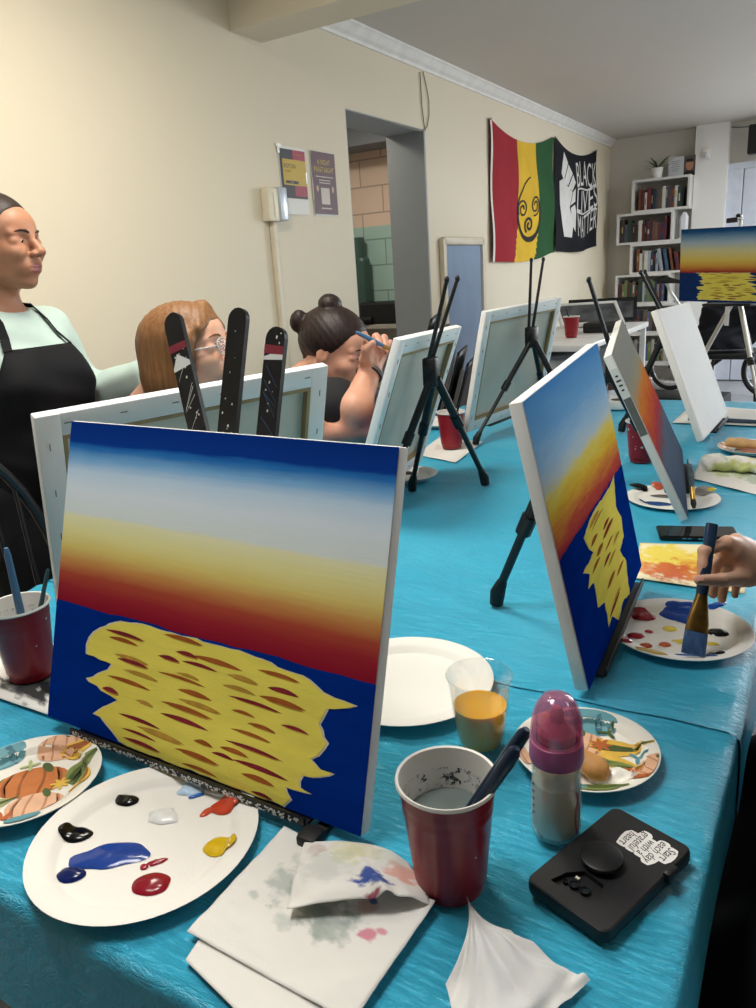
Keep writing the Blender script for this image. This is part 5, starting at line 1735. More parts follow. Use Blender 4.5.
def bow_chair(label, loc, rz, seat_m, bow_m, sh=.45, top=1.03, bw=.21):
    """faces +x"""
    e = empty('bow_back_chair', loc, label, 'chair', None, rz)
    b = MB(); ol = [(.2 * math.copysign(abs(math.cos(a)) ** .7, math.cos(a)), .21 * math.copysign(abs(math.sin(a)) ** .7, math.sin(a))) for a in np.linspace(0, 2 * PI, 33)[:-1]]
    P = []
    for z, s in ((sh - .03, .9), (sh - .02, .98), (sh - .006, 1), (sh, .96)): P += [(x * s, y * s, z) for x, y in ol]
    n = 32
    b.add(P, [(i * n + k, i * n + (k + 1) % n, (i + 1) * n + (k + 1) % n, (i + 1) * n + k) for i in range(3) for k in range(n)] + [tuple(range(n - 1, -1, -1)), tuple(3 * n + k for k in range(n))])
    b.build('seat', seat_m, e, True)
    for sx in (-1, 1):
        for sy in (-1, 1):
            b = MB(); b.tube([(sx * .14, sy * .15, sh - .025), (sx * .17, sy * .18, sh * .5), (sx * .20, sy * .205, 0)], [.014, .019, .012], 12); b.build('leg', seat_m, e, True)
    b = MB()
    for sy in (-1, 1): b.tube([(-.17, sy * .18, .2), (.17, sy * .18, .2)], .009, 8)
    b.tube([(0, -.18, .2), (0, .18, .2)], .009, 8); b.build('stretcher', seat_m, e, True)
    pts = []
    for k in range(25):
        a = PI * k / 24; pts.append((-.17 - .10 * (math.sin(a) ** .6), -bw * math.cos(a) * (1 if True else 1), sh + (top - sh) * math.sin(a) ** .55))
    b = MB(); b.tube(pts, .012, 10); b.build('bow', bow_m, e, True)
    for k in range(7):
        y = -bw * .75 + k * bw * .25; a = math.acos(-y / bw); zt = sh + (top - sh) * math.sin(a) ** .55
        b = MB(); b.tube([(-.15, y * .7, sh - .01), (-.17 - .10 * (math.sin(a) ** .6), y, zt - .004)], [.008, .005], 8); b.build('spindle', seat_m, e, True)
    b = MB(); b.tube([(-.25, -bw * .88, sh + (top - sh) * .62), (-.262, 0, sh + (top - sh) * .62), (-.25, bw * .88, sh + (top - sh) * .62)], .004, 6)
    return e


bow_chair('empty black spindle-back chair at the left edge in front of the aproned woman', (-1.275, .815, 0), .10, M_chair, M_chair, top=1.055, bw=.25)
bow_chair('spindle-back chair with grey metal bow, the dark-haired woman sits on it', (-1.71, 1.945, 0), .2, M_chair, M_chairg, sh=.413, top=1.03, bw=.20)

# ---------------------------------------------------------------- stack of black chairs
def stack_chair(label, group):
    e = empty('stacking_chair', (0, 0, 0), label, 'chair', group)
    b = MB(); b.grid(lambda u, v: ((u - .5) * .44, (v - .5) * .415, .45 - .02 * math.sin(PI * u) + .03 * (abs(v - .5) * 2) ** 4), 10, 10)
    o = b.build('seat', M_chair, e, True, angle=180); o.modifiers.new('ply', 'SOLIDIFY').thickness = .012
    b = MB(); b.grid(lambda u, v: (-.20 - .10 * v + .02 * (2 * u - 1) ** 2, (u - .5) * .36 * (1 - .12 * v), .50 + .36 * v + .02 * math.sin(PI * u) * v), 12, 10)
    o = b.build('backrest', M_chair, e, True, angle=180); o.modifiers.new('ply', 'SOLIDIFY').thickness = .012
    for sy in (-1, 1):
        b = MB(); b.tube([(-.31, sy * .20, .78), (-.235, sy * .215, .5), (-.22, sy * .22, .44), (.20, sy * .22, .43), (.235, sy * .23, .40), (.26, sy * .235, 0)], .010, 10); b.build('side_frame', M_chairg, e, True)
        b = MB(); b.tube([(-.150, sy * .232, .435), (-.155, sy * .250, .40), (-.24, sy * .250, 0)], .010, 10); b.build('rear_leg', M_chairg, e, True)
    return e


proto = stack_chair('black stacking chair at the bottom of the stack by the blue board', 'stacked black chairs')
places = ['second', 'third', 'fourth', 'topmost']
for i in range(5):
    o = proto if i == 0 else copy_tree(proto)
    o.location = (-1.93 - .043 * i, 3.66 - .013 * i, .058 * i); o.rotation_euler = (0, 0, PI + .3)
    if i: o['label'] = 'black stacking chair, ' + places[i - 1] + (' from the bottom of' if i < 4 else ' of') + ' the stack by the blue board'

# ---------------------------------------------------------------- storage counter, bins
e = empty('storage_counter', (-1.40, 4.78, 0), 'white-topped storage counter with clear bins beneath, by the cream wall', 'counter')
b = MB(); b.box((0, 0, .885), (.56, 1.5, .035), bev=.006); b.build('counter_top', M_white, e, True)
for sx in (-1, 1):
    for sy in (-1, 1):
        b = MB(); b.box((sx * .25, sy * .72, .434), (.035, .035, .868)); b.build('leg', M_white, e)
b = MB(); b.box((0, 0, .42), (.53, 1.46, .02)); b.box((0, 0, .10), (.53, 1.46, .02)); b.build('shelf_board', M_white, e)
M_bin = mat('clear_bin_plastic', '#c3c8ca', .25, var=.05, alpha=.5)
M_binl = mat('grey_bin_lid', '#7d8286', .4)
def bin_box(x, y, z, sx, sy, h, label):
    e = empty('storage_bin', (x, y, z), label, 'bin')
    b = MB(); t = .004
    b.box((0, 0, t / 2), (sx, sy, t)); b.box((-sx / 2 + t / 2, 0, h / 2), (t, sy, h)); b.box((sx / 2 - t / 2, 0, h / 2), (t, sy, h)); b.box((0, -sy / 2 + t / 2, h / 2), (sx, t, h)); b.box((0, sy / 2 - t / 2, h / 2), (sx, t, h))
    b.build('bin_body', M_bin, e)
    b = MB(); b.box((0, 0, h + .012), (sx + .02, sy + .02, .024), bev=.006); b.build('lid', M_binl, e, True)
    b = MB(); r = random.Random(int(y * 100))
    for k in range(6): b.box((r.uniform(-.1, .1), r.uniform(-.12, .12), .03 + k * h * .13), (sx * .55, sy * .5, h * .11), rotz(r.uniform(-.4, .4)), mi=k % 3)
    b.build('contents', [mat('dark_cloth_bits', '#3a3b40', .8), mat('pale_cloth_bits', '#a9a39a', .8), mat('brown_cloth_bits', '#5a4a40', .8)], e)
bin_box(-1.37, 4.36, .431, .32, .44, .38, 'clear bin on the upper shelf below the distant red cup')
bin_box(-1.37, 4.98, .431, .32, .44, .38, 'clear bin on the upper shelf of the counter, farther along')
bin_box(-1.37, 4.36, .111, .32, .44, .26, 'clear bin on the lowest shelf below the distant red cup')
bin_box(-1.37, 4.98, .111, .32, .44, .26, 'clear bin on the lowest shelf of the counter, farther along')

def framed_print(label, loc, rz, lean, w, h, mats):
    M = Matrix.Translation(loc) @ Matrix.Rotation(rz, 4, 'Z') @ Matrix.Rotation(lean, 4, 'X')
    e = empty('framed_print', None, label, 'picture', matrix=M)
    b = MB(); b.box((0, 0, h / 2), (w - .02, .008, h - .02)); b.build('picture_sheet', mats[1], e)
    b = MB()
    for s in (-1, 1): b.box((s * (w / 2 - .012), 0, h / 2), (.024, .02, h), bev=.003)
    for z in (.012, h - .012): b.box((0, 0, z), (w - .048, .02, .024), bev=.003)
    b.build('frame', mats[0], e, True)
    return e
M_pic = mat('monochrome_print', '#55585a', .4, var=.8, vscale=9)
framed_print('white framed print lying tilted behind the distant red cup', (-1.40, 5.15, .918), .5, -1.05, .42, .26, (M_white, M_pic))
framed_print('black framed print leaning behind the white framed one', (-1.42, 5.46, .912), .25, -.45, .46, .17, (M_black, M_pic))
e = empty('storage_case', (-1.24, 4.80, .9035), 'low black case lying on the white counter beyond the distant cup', 'case')
b = MB(); b.box((0, 0, .03), (.2, .2, .06), bev=.012); b.build('case_shell', M_black, e, True)
b = MB(); b.tube([(.102, -.05, .03), (.122, -.04, .03), (.122, .04, .03), (.102, .05, .03)], .006, 8); b.build('handle', M_black2, e, True)

# ---------------------------------------------------------------- bookshelf against the far wall
YS0, YS1 = 8.70, 8.985
M_shelf = mat('white_melamine', '#e2e0dc', .4)
e = empty('bookshelf', (-1.8, YS1, 0), 'white zigzag bookshelf of offset boxes against the far wall', 'bookshelf')
rows = [(-1.985, -1.415, 1.775, 2.095), (-2.13, -1.56, 1.465, 1.775), (-1.985, -1.415, 1.155, 1.465), (-2.13, -1.56, .845, 1.155), (-2.12, -1.415, .535, .845), (-2.12, -1.415, .215, .535), (-2.12, -1.415, .0, .215)]
th = .022
for i, (x0, x1, z0, z1) in enumerate(rows):
    b = MB(); cx, cy = (x0 + x1) / 2 + 1.8, (YS0 + YS1) / 2 - YS1; dy = YS1 - YS0
    b.box((cx, cy, z0 + th / 2), (x1 - x0, dy, th)); b.box((cx, cy, z1 - th / 2), (x1 - x0, dy, th))
    b.box((x0 + 1.8 + th / 2, cy, (z0 + z1) / 2), (th, dy, z1 - z0 - 2 * th)); b.box((x1 + 1.8 - th / 2, cy, (z0 + z1) / 2), (th, dy, z1 - z0 - 2 * th))
    b.build('shelf_box', M_shelf, e)
b = MB(); b.box((-1.48 + 1.8, (YS0 + YS1) / 2 - YS1, 1.476), (.16, YS1 - YS0, th)); b.build('side_ledge', M_shelf, e)
BOOKC = ['#23262c', '#2b3a55', '#5a2a2a', '#6a5a48', '#2f4438', '#8c8880', '#b6b0a4', '#3c2f2a', '#4a4f5a', '#7a4a32', '#9fa7b2', '#1c1c20', '#d0ccc2', '#425a74', '#6e2f38']
rr = random.Random(21)
rowname = ['top shelf box', 'second shelf box from the top', 'third shelf box from the top', 'fourth shelf box from the top', 'fifth shelf box from the top', 'sixth shelf box from the top']
for i, (x0, x1, z0, z1) in enumerate(rows[:6]):
    x = x0 + th + .012 + (.03 if i in (0, 2) else 0); k = 0
    bks = []
    lean_left = 0
    while True:
        w = rr.uniform(.016, .040); h = rr.uniform(.17, .235); dpt = rr.uniform(.13, .17)
        if x + w > x1 - th - (.03 if i != 1 else .02): break
        c = rr.choice(BOOKC[:5] + BOOKC[7:10] + BOOKC[11:] if i < 2 else BOOKC if i < 3 else BOOKC[:8] + ['#4f6a94', '#a8a49c', '#6f7f55'])
        lean = 0
        if i == 2 and x > x0 + .28: lean = -.18
        e_ = empty('book', (x + w / 2 + (h * .0 if not lean else .02), YS0 + .03, z0 + th + .0005), '', 'book', 'books in the ' + rowname[i])
        if lean: e_.rotation_euler = (0, lean, 0); e_.location.z += w / 2 * math.sin(-lean)
        b = MB(); b.box((0, dpt / 2, h / 2), (w, dpt, h), bev=.002); (b.box((0, -.0005, h * rr.uniform(.45, .7)), (w * .35, .002, h * rr.uniform(.2, .4)), mi=1) if rr.random() < .5 else None)
        ob = b.build('cover', [mat('book_' + c.strip('#'), c, .5), mat('book_band_' + str(k % 4), ['#b09a5a', '#c9c3b6', '#7b2c2c', '#2d3f5e'][k % 4], .5)], e_, True)
        b = MB(); b.box((0, dpt / 2 + .004, h / 2 + .0008), (w - .005, dpt - .004, h)); b.build('pages', M_paper, e_)
        bks.append((e_, c)); x += w + (.0015 if not lean else .026); k += 1
    for j, (e_, c) in enumerate(bks):
        ORD = ['first', 'second', 'third', 'fourth', 'fifth', 'sixth', 'seventh', 'eighth', 'ninth', 'tenth', 'eleventh', 'twelfth', 'thirteenth', 'fourteenth', 'fifteenth', 'sixteenth', 'seventeenth', 'eighteenth', 'nineteenth', 'twentieth', 'twenty-first', 'twenty-second', 'twenty-third', 'twenty-fourth', 'twenty-fifth', 'twenty-sixth', 'twenty-seventh', 'twenty-eighth']
        sh_ = sum(int(c.strip('#')[q:q + 2], 16) for q in (0, 2, 4)) / 3
        e_['label'] = ('dark' if sh_ < 75 else 'pale' if sh_ > 140 else 'mid-toned') + ' book, ' + ORD[j] + ' from the cream wall in the ' + rowname[i]
# white tower ornament on the side ledge
e = empty('crystal_ornament', (-1.475, YS0 + .12, 1.4875), 'white pointed tower ornament on the side ledge of the bookshelf', 'ornament')
b = MB(); b.lathe([(0, 0), (.045, 0), (.045, .01), (.040, .02), (.043, .21), (0.02, .255), (0, .265)], seg=6); b.build('tower', mat('milky_stone', '#dfe2e8', .25, var=.08), e)
b = MB(); b.lathe([(0, -.0), (.05, 0), (.05, .012), (0, .012)], seg=24); b.build('base', M_white, e)
# plant in a pot on top
e = empty('potted_plant', (-1.75, YS0 + .065, 2.0955), 'spiky green plant in a white pot on top of the bookshelf', 'plant')
b = MB(); b.lathe([(0, 0), (.045, 0), (.055, .09), (.058, .10), (.052, .10), (.048, .088), (0, .085)], seg=32); b.build('pot', M_white, e, True)
b = MB(); rr = random.Random(2)
for k in range(34):
    a = rr.uniform(0, 2 * PI); L = rr.uniform(.16, .24); up = rr.uniform(.3, 1.2); w = .008
    pts = []
    for t in np.linspace(0, 1, 6):
        pts.append(Vector((math.cos(a) * L * t * math.cos(up * .6), math.sin(a) * L * t * math.cos(up * .6), .09 + L * (t * math.sin(up) - .35 * t * t))))
    sx = Vector((-math.sin(a), math.cos(a), 0))
    P = []
    for i, p in enumerate(pts):
        ww = w * (1 - (i / 5) ** 2) + .0006; P += [p - sx * ww, p + sx * ww]
    b.add(P, [(2 * i, 2 * i + 1, 2 * i + 3, 2 * i + 2) for i in range(5)])
b.build('leaves', mat('spiky_leaf', '#4d5a3a', .5, var=.3), e)
# printed sign with a portrait on top of the shelf
e = empty('portrait_sign', (-1.53, YS0 + .16, 2.0955), 'printed card with a smiling portrait on top of the bookshelf', 'sign')
b = MB(); b.box((0, 0, .095), (.26, .006, .19)); b.build('card', mat('pale_card', '#d5d8dc', .6), e)
b = MB(); b.box((.075, -.0035, .095), (.11, .001, .188), mi=0); b.ell((.075, -.004, .10), (.036, .0015, .052), mi=1); b.ell((.075, -.0042, .142), (.038, .0014, .02), mi=2); b.box((.075, -.0045, .075), (.022, .001, .005), mi=3); b.ell((.075, -.0041, .02), (.055, .001, .03), mi=2)
b.build('portrait', [mat('portrait_ground', '#5a5450', .6), mat('portrait_skin', '#b98568', .6), mat('portrait_dark', '#2a2224', .6), mat('portrait_teeth', '#e8ddd4', .6)], e)
b = MB()
for k in range(6): b.box((-.06, -.0035, .15 - k * .018), (.09 - (k % 3) * .015, .0008, .005))
b.build('print_lines', mat('grey_ink', '#8a8f98', .6), e)

# ---------------------------------------------------------------- small-wheeled bicycle before the shelf
wc = Vector((-1.44, 8.24, .245)); dirb = Vector((.93, -.36, 0)).normalized(); up = Vector((0, 0, 1)); sd = dirb.cross(up)
e = empty('folding_bicycle', (wc.x, wc.y, 0), 'black small-wheeled bicycle with a high saddle in front of the bookshelf', 'bicycle')
def ring(b, c, R, r, seg=40):
    P = []; n = 8
    for k in range(seg):
        a = 2 * PI * k / seg; ctr = c + (dirb * math.cos(a) + up * math.sin(a)) * R; rad = (dirb * math.cos(a) + up * math.sin(a))
        for j in range(n):
            t = 2 * PI * j / n; P.append(ctr + rad * r * math.cos(t) + sd * r * math.sin(t))
    b.add(P, [(k * n + j, k * n + (j + 1) % n, ((k + 1) % seg) * n + (j + 1) % n, ((k + 1) % seg) * n + j) for k in range(seg) for j in range(n)])
c1 = Vector((0, 0, .245)); c2 = c1 + dirb * .98
for c in (c1, c2):
    b = MB(); ring(b, c, .222, .022); w_ = b.build('wheel', M_rubber, e, True, angle=180)
    b = MB(); ring(b, c, .196, .008); b.build('rim', M_metal, w_, True, angle=180)
    b = MB()
    for k in range(16):
        a = PI * k / 8; b.tube([c + sd * .02 * (-1) ** k, c + (dirb * math.cos(a) + up * math.sin(a)) * .195], .0016, 5)
    b.build('spokes', M_metal, w_)
bb_ = c1 + dirb * .42 + up * .02; st = c1 + dirb * .30 + up * .32; hd = c1 + dirb * .86 + up * .36
b = MB()
for p, q, r in ((bb_, st, .018), (bb_, hd, .024), (st, hd - up * .05, .018), (c1 + sd * .03, bb_, .011), (c1 - sd * .03, bb_, .011), (c1 + sd * .03, st, .009), (c1 - sd * .03, st, .009), (c2, hd, .016)): b.tube([p, q], r, 10)
b.build('frame', M_black2, e, True)
sdl = Vector((-.07, -.06, 1.10)); 
b = MB(); b.tube([st - up * .02, sdl + Vector((0, 0, -.03))], .014, 10); b.build('seat_post', M_metal, e, True)
fn = combine([('u', s_ell((-.06, 0, 0), (.085, .075, .026)), 0), ('u', s_cone((-.02, 0, .0), (.16, 0, -.012), .034, .016), .04)])
o = sdf_build('saddle', fn, (-.18, -.12, -.06), (.2, .12, .06), .006, M_black, e); o.location = sdl; o.rotation_euler = (0, .08, math.atan2(dirb.y, dirb.x))
b = MB(); b.tube([hd, hd + up * .45], .014, 10); b.tube([hd + up * .45 - sd * .27, hd + up * .47, hd + up * .45 + sd * .27], .012, 10); b.build('handlebar', M_black, e, True)
b = MB(); b.tube([bb_ - sd * .06, bb_ + sd * .06], .015, 10); b.tube([bb_ + sd * .06, bb_ + sd * .06 - up * .16], .01, 8); b.tube([bb_ - sd * .06, bb_ - sd * .06 + up * .16], .01, 8); b.build('crank', M_metal, e, True)
b = MB(); b.box(c1 + dirb * .12 + up * .0 - sd * -.03, (.05, .02, .09), bev=.004); b.build('reflector', mat('bright_reflector', '#e8f2f6', .2), e, True)
# low black platform on the floor
e = empty('floor_case', (-1.02, 6.55, 0), 'low black case on the floor beyond the end of the table', 'case')
b = MB(); b.box((0, 0, .12), (.62, .42, .24), rotz(-.1), bev=.02); b.build('case_shell', M_black, e, True)
b = MB(); b.box((0, -.22, .12), (.14, .02, .03), rotz(-.1), bev=.004); b.build('handle', M_black2, e, True)

# ---------------------------------------------------------------- chair with a black coat behind the tripod
e = empty('task_chair', (-.78, 7.55, 0), 'black chair under a draped coat behind the silver tripod easel', 'chair')
b = MB(); b.box((0, 0, .45), (.46, .44, .06), bev=.02); b.build('seat', M_black, e, True)
b = MB(); b.box((0, .0, .66), (.16, .02, .2), bev=.008); b.build('backrest', M_black, e, True)
for sx in (-1, 1):
    for sy in (-1, 1):
        b = MB(); b.tube([(sx * .19, sy * .18, .43), (sx * .22, sy * .22, 0)], .014, 10); b.build('leg', M_black, e, True)
M_coat = mat('black_coat_cloth', '#17181d', .8, .2, var=.2, vscale=9, bump=.5, bscale=14)
fn = combine([('u', s_ell((0, .0, .74), (.27, .16, .25)), 0), ('u', s_cone((-.18, -.05, .80), (-.30, -.1, .45), .10, .08), .08), ('u', s_cone((.16, -.06, .84), (.44, -.10, .66), .09, .06), .08), ('u', s_cone((.44, -.10, .66), (.60, -.12, .55), .06, .05), .04), ('u', s_ell((-.10, -.1, .52), (.2, .14, .16)), .08)])
crf0 = lambda p: fn(p) + .012 * np.sin(p[:, 0] * 30 + 4 * np.sin(p[:, 2] * 14)) * np.sin(p[:, 2] * 22 + p[:, 1] * 18)
crf = lambda p: np.maximum(np.maximum(crf0(p), -(crf0(p) + .03)), .495 - p[:, 2])
o = sdf_build('coat', crf, (-.5, -.35, .25), (.75, .3, 1.1), .014, M_coat, None)
o.location = (-.78, 7.55, .012); tag(o, 'black coat draped over the chair behind the silver tripod easel', 'coat')
# ---------------------------------------------------------------- people
def skin_mat(name, col, lip=False):
    t = NT(name); v = t.coord('Object')
    f = t.noise(v, 14, 5, .6); g = t.noise(v, 160, 3, .5)
    c = lin(col)
    a = (c[0] * .95, c[1] * .86, c[2] * .82, 1); b = (min(1, c[0] * 1.05), c[1] * 1.05, c[2] * 1.05, 1)
    t.base(t.mix(t.ramp(f, [(.35, 0.0), (.65, 1.0)]), a, b))
    t.b.inputs['Roughness'].default_value = .48 if not lip else .35; t.b.inputs['Specular IOR Level'].default_value = .4
    t.b.inputs['Subsurface Weight'].default_value = .12; t.b.inputs['Subsurface Radius'].default_value = (.010, .004, .002); t.b.inputs['Subsurface Scale'].default_value = .4
    t.bump(g, .06, .001)
    return t.m


def hair_mat(name, c1, c2, scale=(60, 60, 3)):
    t = NT(name); v = t.coord('Object', scale)
    f = t.noise(v, 2.5, 4, .6)
    t.base(t.mix(t.ramp(f, [(.3, 0.0), (.7, 1.0)]), c1, c2)); t.b.inputs['Roughness'].default_value = .5; t.b.inputs['Specular IOR Level'].default_value = .35
    t.bump(f, .3, .003)
    return t.m


def head_ops(full=0.0, lips=1.0, smile=0.0, nose=1.0):
    w = 1 + .10 * full
    O = [('u', s_ell((-.015, 0, .032), (.098, .078, .085)), 0),
         ('u', s_ell((.020, 0, -.030), (.066, .060 * w, .076)), .030),
         ('u', s_ell((.050, 0, .040), (.042, .058, .042)), .02),
         ('u', s_cone((-.01, .052 * w, -.045), (.055, .018, -.088), .020, .016), .025), ('u', s_cone((-.01, -.052 * w, -.045), (.055, -.018, -.088), .020, .016), .025),
         ('u', s_ell((.069, 0, -.090), (.018, .022, .018)), .016)]
    for s in (-1, 1):
        O += [('u', s_ell((.057 + .006 * max(0, smile), s * .038 * w, -.026 + .004 * max(0, smile)), (.030, .026, .026)), .018),
              ('u', s_cone((.084, s * .012, .0225), (.070, s * .050, .022), .0085, .008), .012),
              ('s', s_ell((.094, s * .031, .005), (.016, .0165, .0085)), .008),
              ('u', s_cone((.074, s * .016, .004), (.072, s * .046, .003), .013, .013), .004),
              ('s', s_ell((.094, s * .031, .0030), (.011, .0130, .0028)), .003)]
        O += [('u', s_ell((-.008, s * .076, -.004), (.020, .008, .031), np.array(Matrix.Rotation(.2, 3, 'Y'))), .006), ('s', s_ell((.001, s * .086, -.004), (.010, .006, .018)), .004)]
        O += [('u', s_ell((.060, s * .030, -.055), (.022, .018, .020)), .02)]
    O += [('u', s_cone((.088, 0, .014), (.112 * (1 + .0 * nose), 0, -.020), .0075, .0115 * nose), .010)]
    for s in (-1, 1):
        O += [('u', s_ell((.101, s * .0135, -.0255), (.011, .0085, .0085)), .006), ('s', s_ell((.108, s * .0065, -.0345), (.005, .0035, .004)), .003)]
    sm = max(0, smile)
    O += [('u', s_ell((.079, 0, -.056), (.016, .031, .020)), .018),
          ('u', s_ell((.0915, 0, -.0540), (.0080 - .001 * sm, .0245 + .003 * sm, .0050 * lips * (1 - .15 * sm))), .005), ('u', s_ell((.0895, 0, -.0660), (.0085 - .001 * sm, .0210 + .003 * sm, .0058 * lips * (1 - .15 * sm))), .006),
          ('s', s_cone((.103, 0, -.0600), (.084, .029, -.0585 + .007 * smile), .0014, .0012), .002), ('s', s_cone((.103, 0, -.0600), (.084, -.029, -.0585 + .007 * smile), .0014, .0012), .002)]
    if full > .5:
        O += [('u', s_ell((.030, 0, -.100), (.050, .050, .030)), .03)]
    return O


def lip_pick(Hinv):
    Rm, tv = np.array(Hinv)[:3, :3], np.array(Hinv)[:3, 3]
    def pick(c):
        q = c @ Rm.T + tv
        a = ((q[:, 0] - .094) / .018) ** 2 + (q[:, 1] / .0245) ** 2 + ((q[:, 2] + .0540) / .0056) ** 2 < 1
        b = ((q[:, 0] - .092) / .018) ** 2 + (q[:, 1] / .0215) ** 2 + ((q[:, 2] + .0660) / .0064) ** 2 < 1
        return (a | b).astype(int)
    return pick


def hand_chain(wrist, knuckles, pips, tips, thumb, palm_r=.018, fr=.0082):
    """knuckles / pips / tips: four each, index to little; thumb: base, joint, tip"""
    O = []
    w = np.array(wrist, float); K = [np.array(k, float) for k in knuckles]
    for k in K: O.append(('u', s_cone(w + (k - w) * .15, k, palm_r * .95, fr * 1.35), .014))
    sc = (1.0, 1.06, 1.0, .86)
    for k, p, t, s in zip(K, pips, tips, sc):
        p, t = np.array(p, float), np.array(t, float); mid = p + (t - p) * .5
        O.append(('u', s_cone(k, p, fr * 1.12 * s, fr * 1.04 * s), .005)); O.append(('u', s_cone(p, mid, fr * 1.02 * s, fr * .92 * s), .003)); O.append(('u', s_cone(mid, t, fr * .92 * s, fr * .78 * s), .003))
    a, b, c = [np.array(x, float) for x in thumb]
    O += [('u', s_cone(w + (a - w) * .2, a, palm_r * .9, fr * 1.55), .012), ('u', s_cone(a, b, fr * 1.45, fr * 1.15), .006), ('u', s_cone(b, c, fr * 1.15, fr * .88), .004)]
    return O


def nails(name, specs, parent, base, m):
    b = MB()
    for p, n, d in specs:
        p, n, d = Vector(p), Vector(n).normalized(), Vector(d).normalized(); x = d.cross(n).normalized(); n = x.cross(d)
        P = []; 
        for i in range(4):
            for j in range(5):
                u = (j - 2) / 2; v = (i - 1.5) / 1.5
                P.append(p - Vector(base) + x * u * .0048 + d * v * .0055 + n * (.0006 - .0018 * u * u - .0004 * v * v))
        b.add(P, [(i * 5 + j, i * 5 + j + 1, (i + 1) * 5 + j + 1, (i + 1) * 5 + j) for i in range(3) for j in range(4)])
    return b.build(name, m, parent, True, angle=180)


def eyes(parent, H, base, iris, look=(1, 0, -.1)):
    for s, nm in ((-1, 'eye'), (1, 'eye')):
        c = H @ Vector((.0740, s * .031, .0038)); d = (H.to_3x3() @ Vector(look)).normalized()
        b = MB(); b.ell(c - Vector(base), (.0118,) * 3, seg=20, rings=14)
        x, y = frame_for(d)
        for r, off, mi in ((.0062, .0112, 1), (.0030, .0116, 2)):
            P = [c - Vector(base) + d * (off + .0006)] + [c - Vector(base) + d * off + (x * math.cos(2 * PI * k / 16) + y * math.sin(2 * PI * k / 16)) * r for k in range(16)]
            b.add(P, [(0, 1 + k, 1 + (k + 1) % 16) for k in range(16)], mi)
        b.build(nm, [mat('eye_white', '#d9d4cc', .2), mat('iris_' + iris.strip('#'), iris, .2), mat('pupil', '#0c0a0a', .1)], parent, True)


def brows(parent, H, base, m, t=.0021):
    for s in (-1, 1):
        pts = [(.0935, s * .013, .0245), (.0935, s * .024, .0290), (.088, s * .037, .0300), (.078, s * .050, .0255)]
        b = MB(); b.tube([H @ Vector(p) - Vector(base) for p in pts], [t, t * 1.2, t, t * .5], 8); b.build('eyebrow', m, parent, True)


def person_frame(loc, yaw):
    return Matrix.Translation(loc) @ Matrix.Rotation(yaw, 4, 'Z')


def head_frame(P, c, yaw=0, pitch=0, roll=0, s=1.0):
    """pitch > 0 looks down"""
    return P @ Matrix.Translation(c) @ Matrix.Rotation(yaw, 4, 'Z') @ Matrix.Rotation(pitch, 4, 'Y') @ Matrix.Rotation(roll, 4, 'X') @ Matrix.Scale(s, 4)


def W(P, p):
    return tuple(P @ Vector(p))


def placed(fn, M4, s=1.0):
    g = in_frame(fn, M4)
    return lambda p: g(p) * s


def bbox(pts, pad):
    a = np.array(pts); return a.min(0) - pad, a.max(0) + pad


FOLD = lambda p, k=.004, f=26: k * np.sin(p[:, 0] * f + 3 * np.sin(p[:, 2] * f * .6)) * np.sin(p[:, 2] * f * .9 + p[:, 1] * f * .7)

# ---- standing woman with the apron
P = person_frame((-1.905, 1.276, 0), math.radians(9)); base = P.translation
Hd = head_frame(P, (.035, 0, 1.458), math.radians(12), math.radians(3), 0, 1.02)
e = empty('person', base, 'standing woman in mint sweatshirt and black apron, dark hair pulled back', 'person')
ho = combine(head_ops(.35, 1.15, 1.0, 1.05)); headf = placed(ho, Hd)
sk1 = skin_mat('skin_tan', '#b58468'); lp1 = skin_mat('lip_tan', '#a05f57', True)
def lim(P, *a): return [s_cone(W(P, p), W(P, q), r1, r2) for p, q, r1, r2 in a]
neck = lim(P, ((.012, 0, 1.40), (-.018, 0, 1.26), .046, .055))
LW, LH = (.255, .225, 1.085), (.285, .23, 1.09)
arms = lim(P, ((-.01, .150, 1.222), (.01, .235, 1.01), .046, .040), ((.01, .235, 1.01), LW, .040, .027), ((-.01, -.150, 1.222), (-.06, -.215, .97), .046, .040), ((-.06, -.215, .97), (-.08, -.235, .74), .040, .026))
torso = [s_ell(W(P, (0, 0, 1.11)), (.105, .150, .19)), s_ell(W(P, (.03, 0, .95)), (.125, .150, .17)), s_ell(W(P, (-.01, 0, .84)), (.14, .170, .15))] + lim(P, ((-.015, -.115, 1.225), (-.015, .115, 1.225), .050, .050))
bust = [s_ell(W(P, (.085, s * .066, 1.095)), (.070, .076, .080)) for s in (-1, 1)]
legs = lim(P, ((-.01, .09, .82), (.0, .10, .46), .092, .062), ((.0, .10, .46), (-.02, .11, .07), .058, .040), ((-.01, -.09, .82), (.0, -.10, .46), .092, .062), ((.0, -.10, .46), (-.02, -.11, .07), .058, .040), ((-.03, .11, .045), (.12, .12, .035), .042, .034), ((-.03, -.11, .045), (.12, -.12, .035), .042, .034))
def hand_simple(P, wr, d, side, up=(0, 0, 1)):
    """relaxed hand from wrist along d; side = direction of the thumb"""
    wr, d, sd_, up = Vector(wr), Vector(d).normalized(), Vector(side).normalized(), Vector(up).normalized()
    kn, pi_, ti = [], [], []
    for i, (o_, L) in enumerate(((.026, .036), (.009, .041), (-.009, .038), (-.025, .030))):
        k = wr + d * (.082 - .004 * abs(i - 1)) + sd_ * o_; p = k + d * L * .9 - up * L * .35; t = p + d * L * .65 - up * L * .75
        kn.append(W(P, k)); pi_.append(W(P, p)); ti.append(W(P, t))
    a = wr + d * .03 + sd_ * .032 - up * .008; b = a + d * .03 + sd_ * .018 - up * .006; c = b + d * .026 + sd_ * .002 - up * .008
    return hand_chain(W(P, wr), kn, pi_, ti, (W(P, a), W(P, b), W(P, c)))
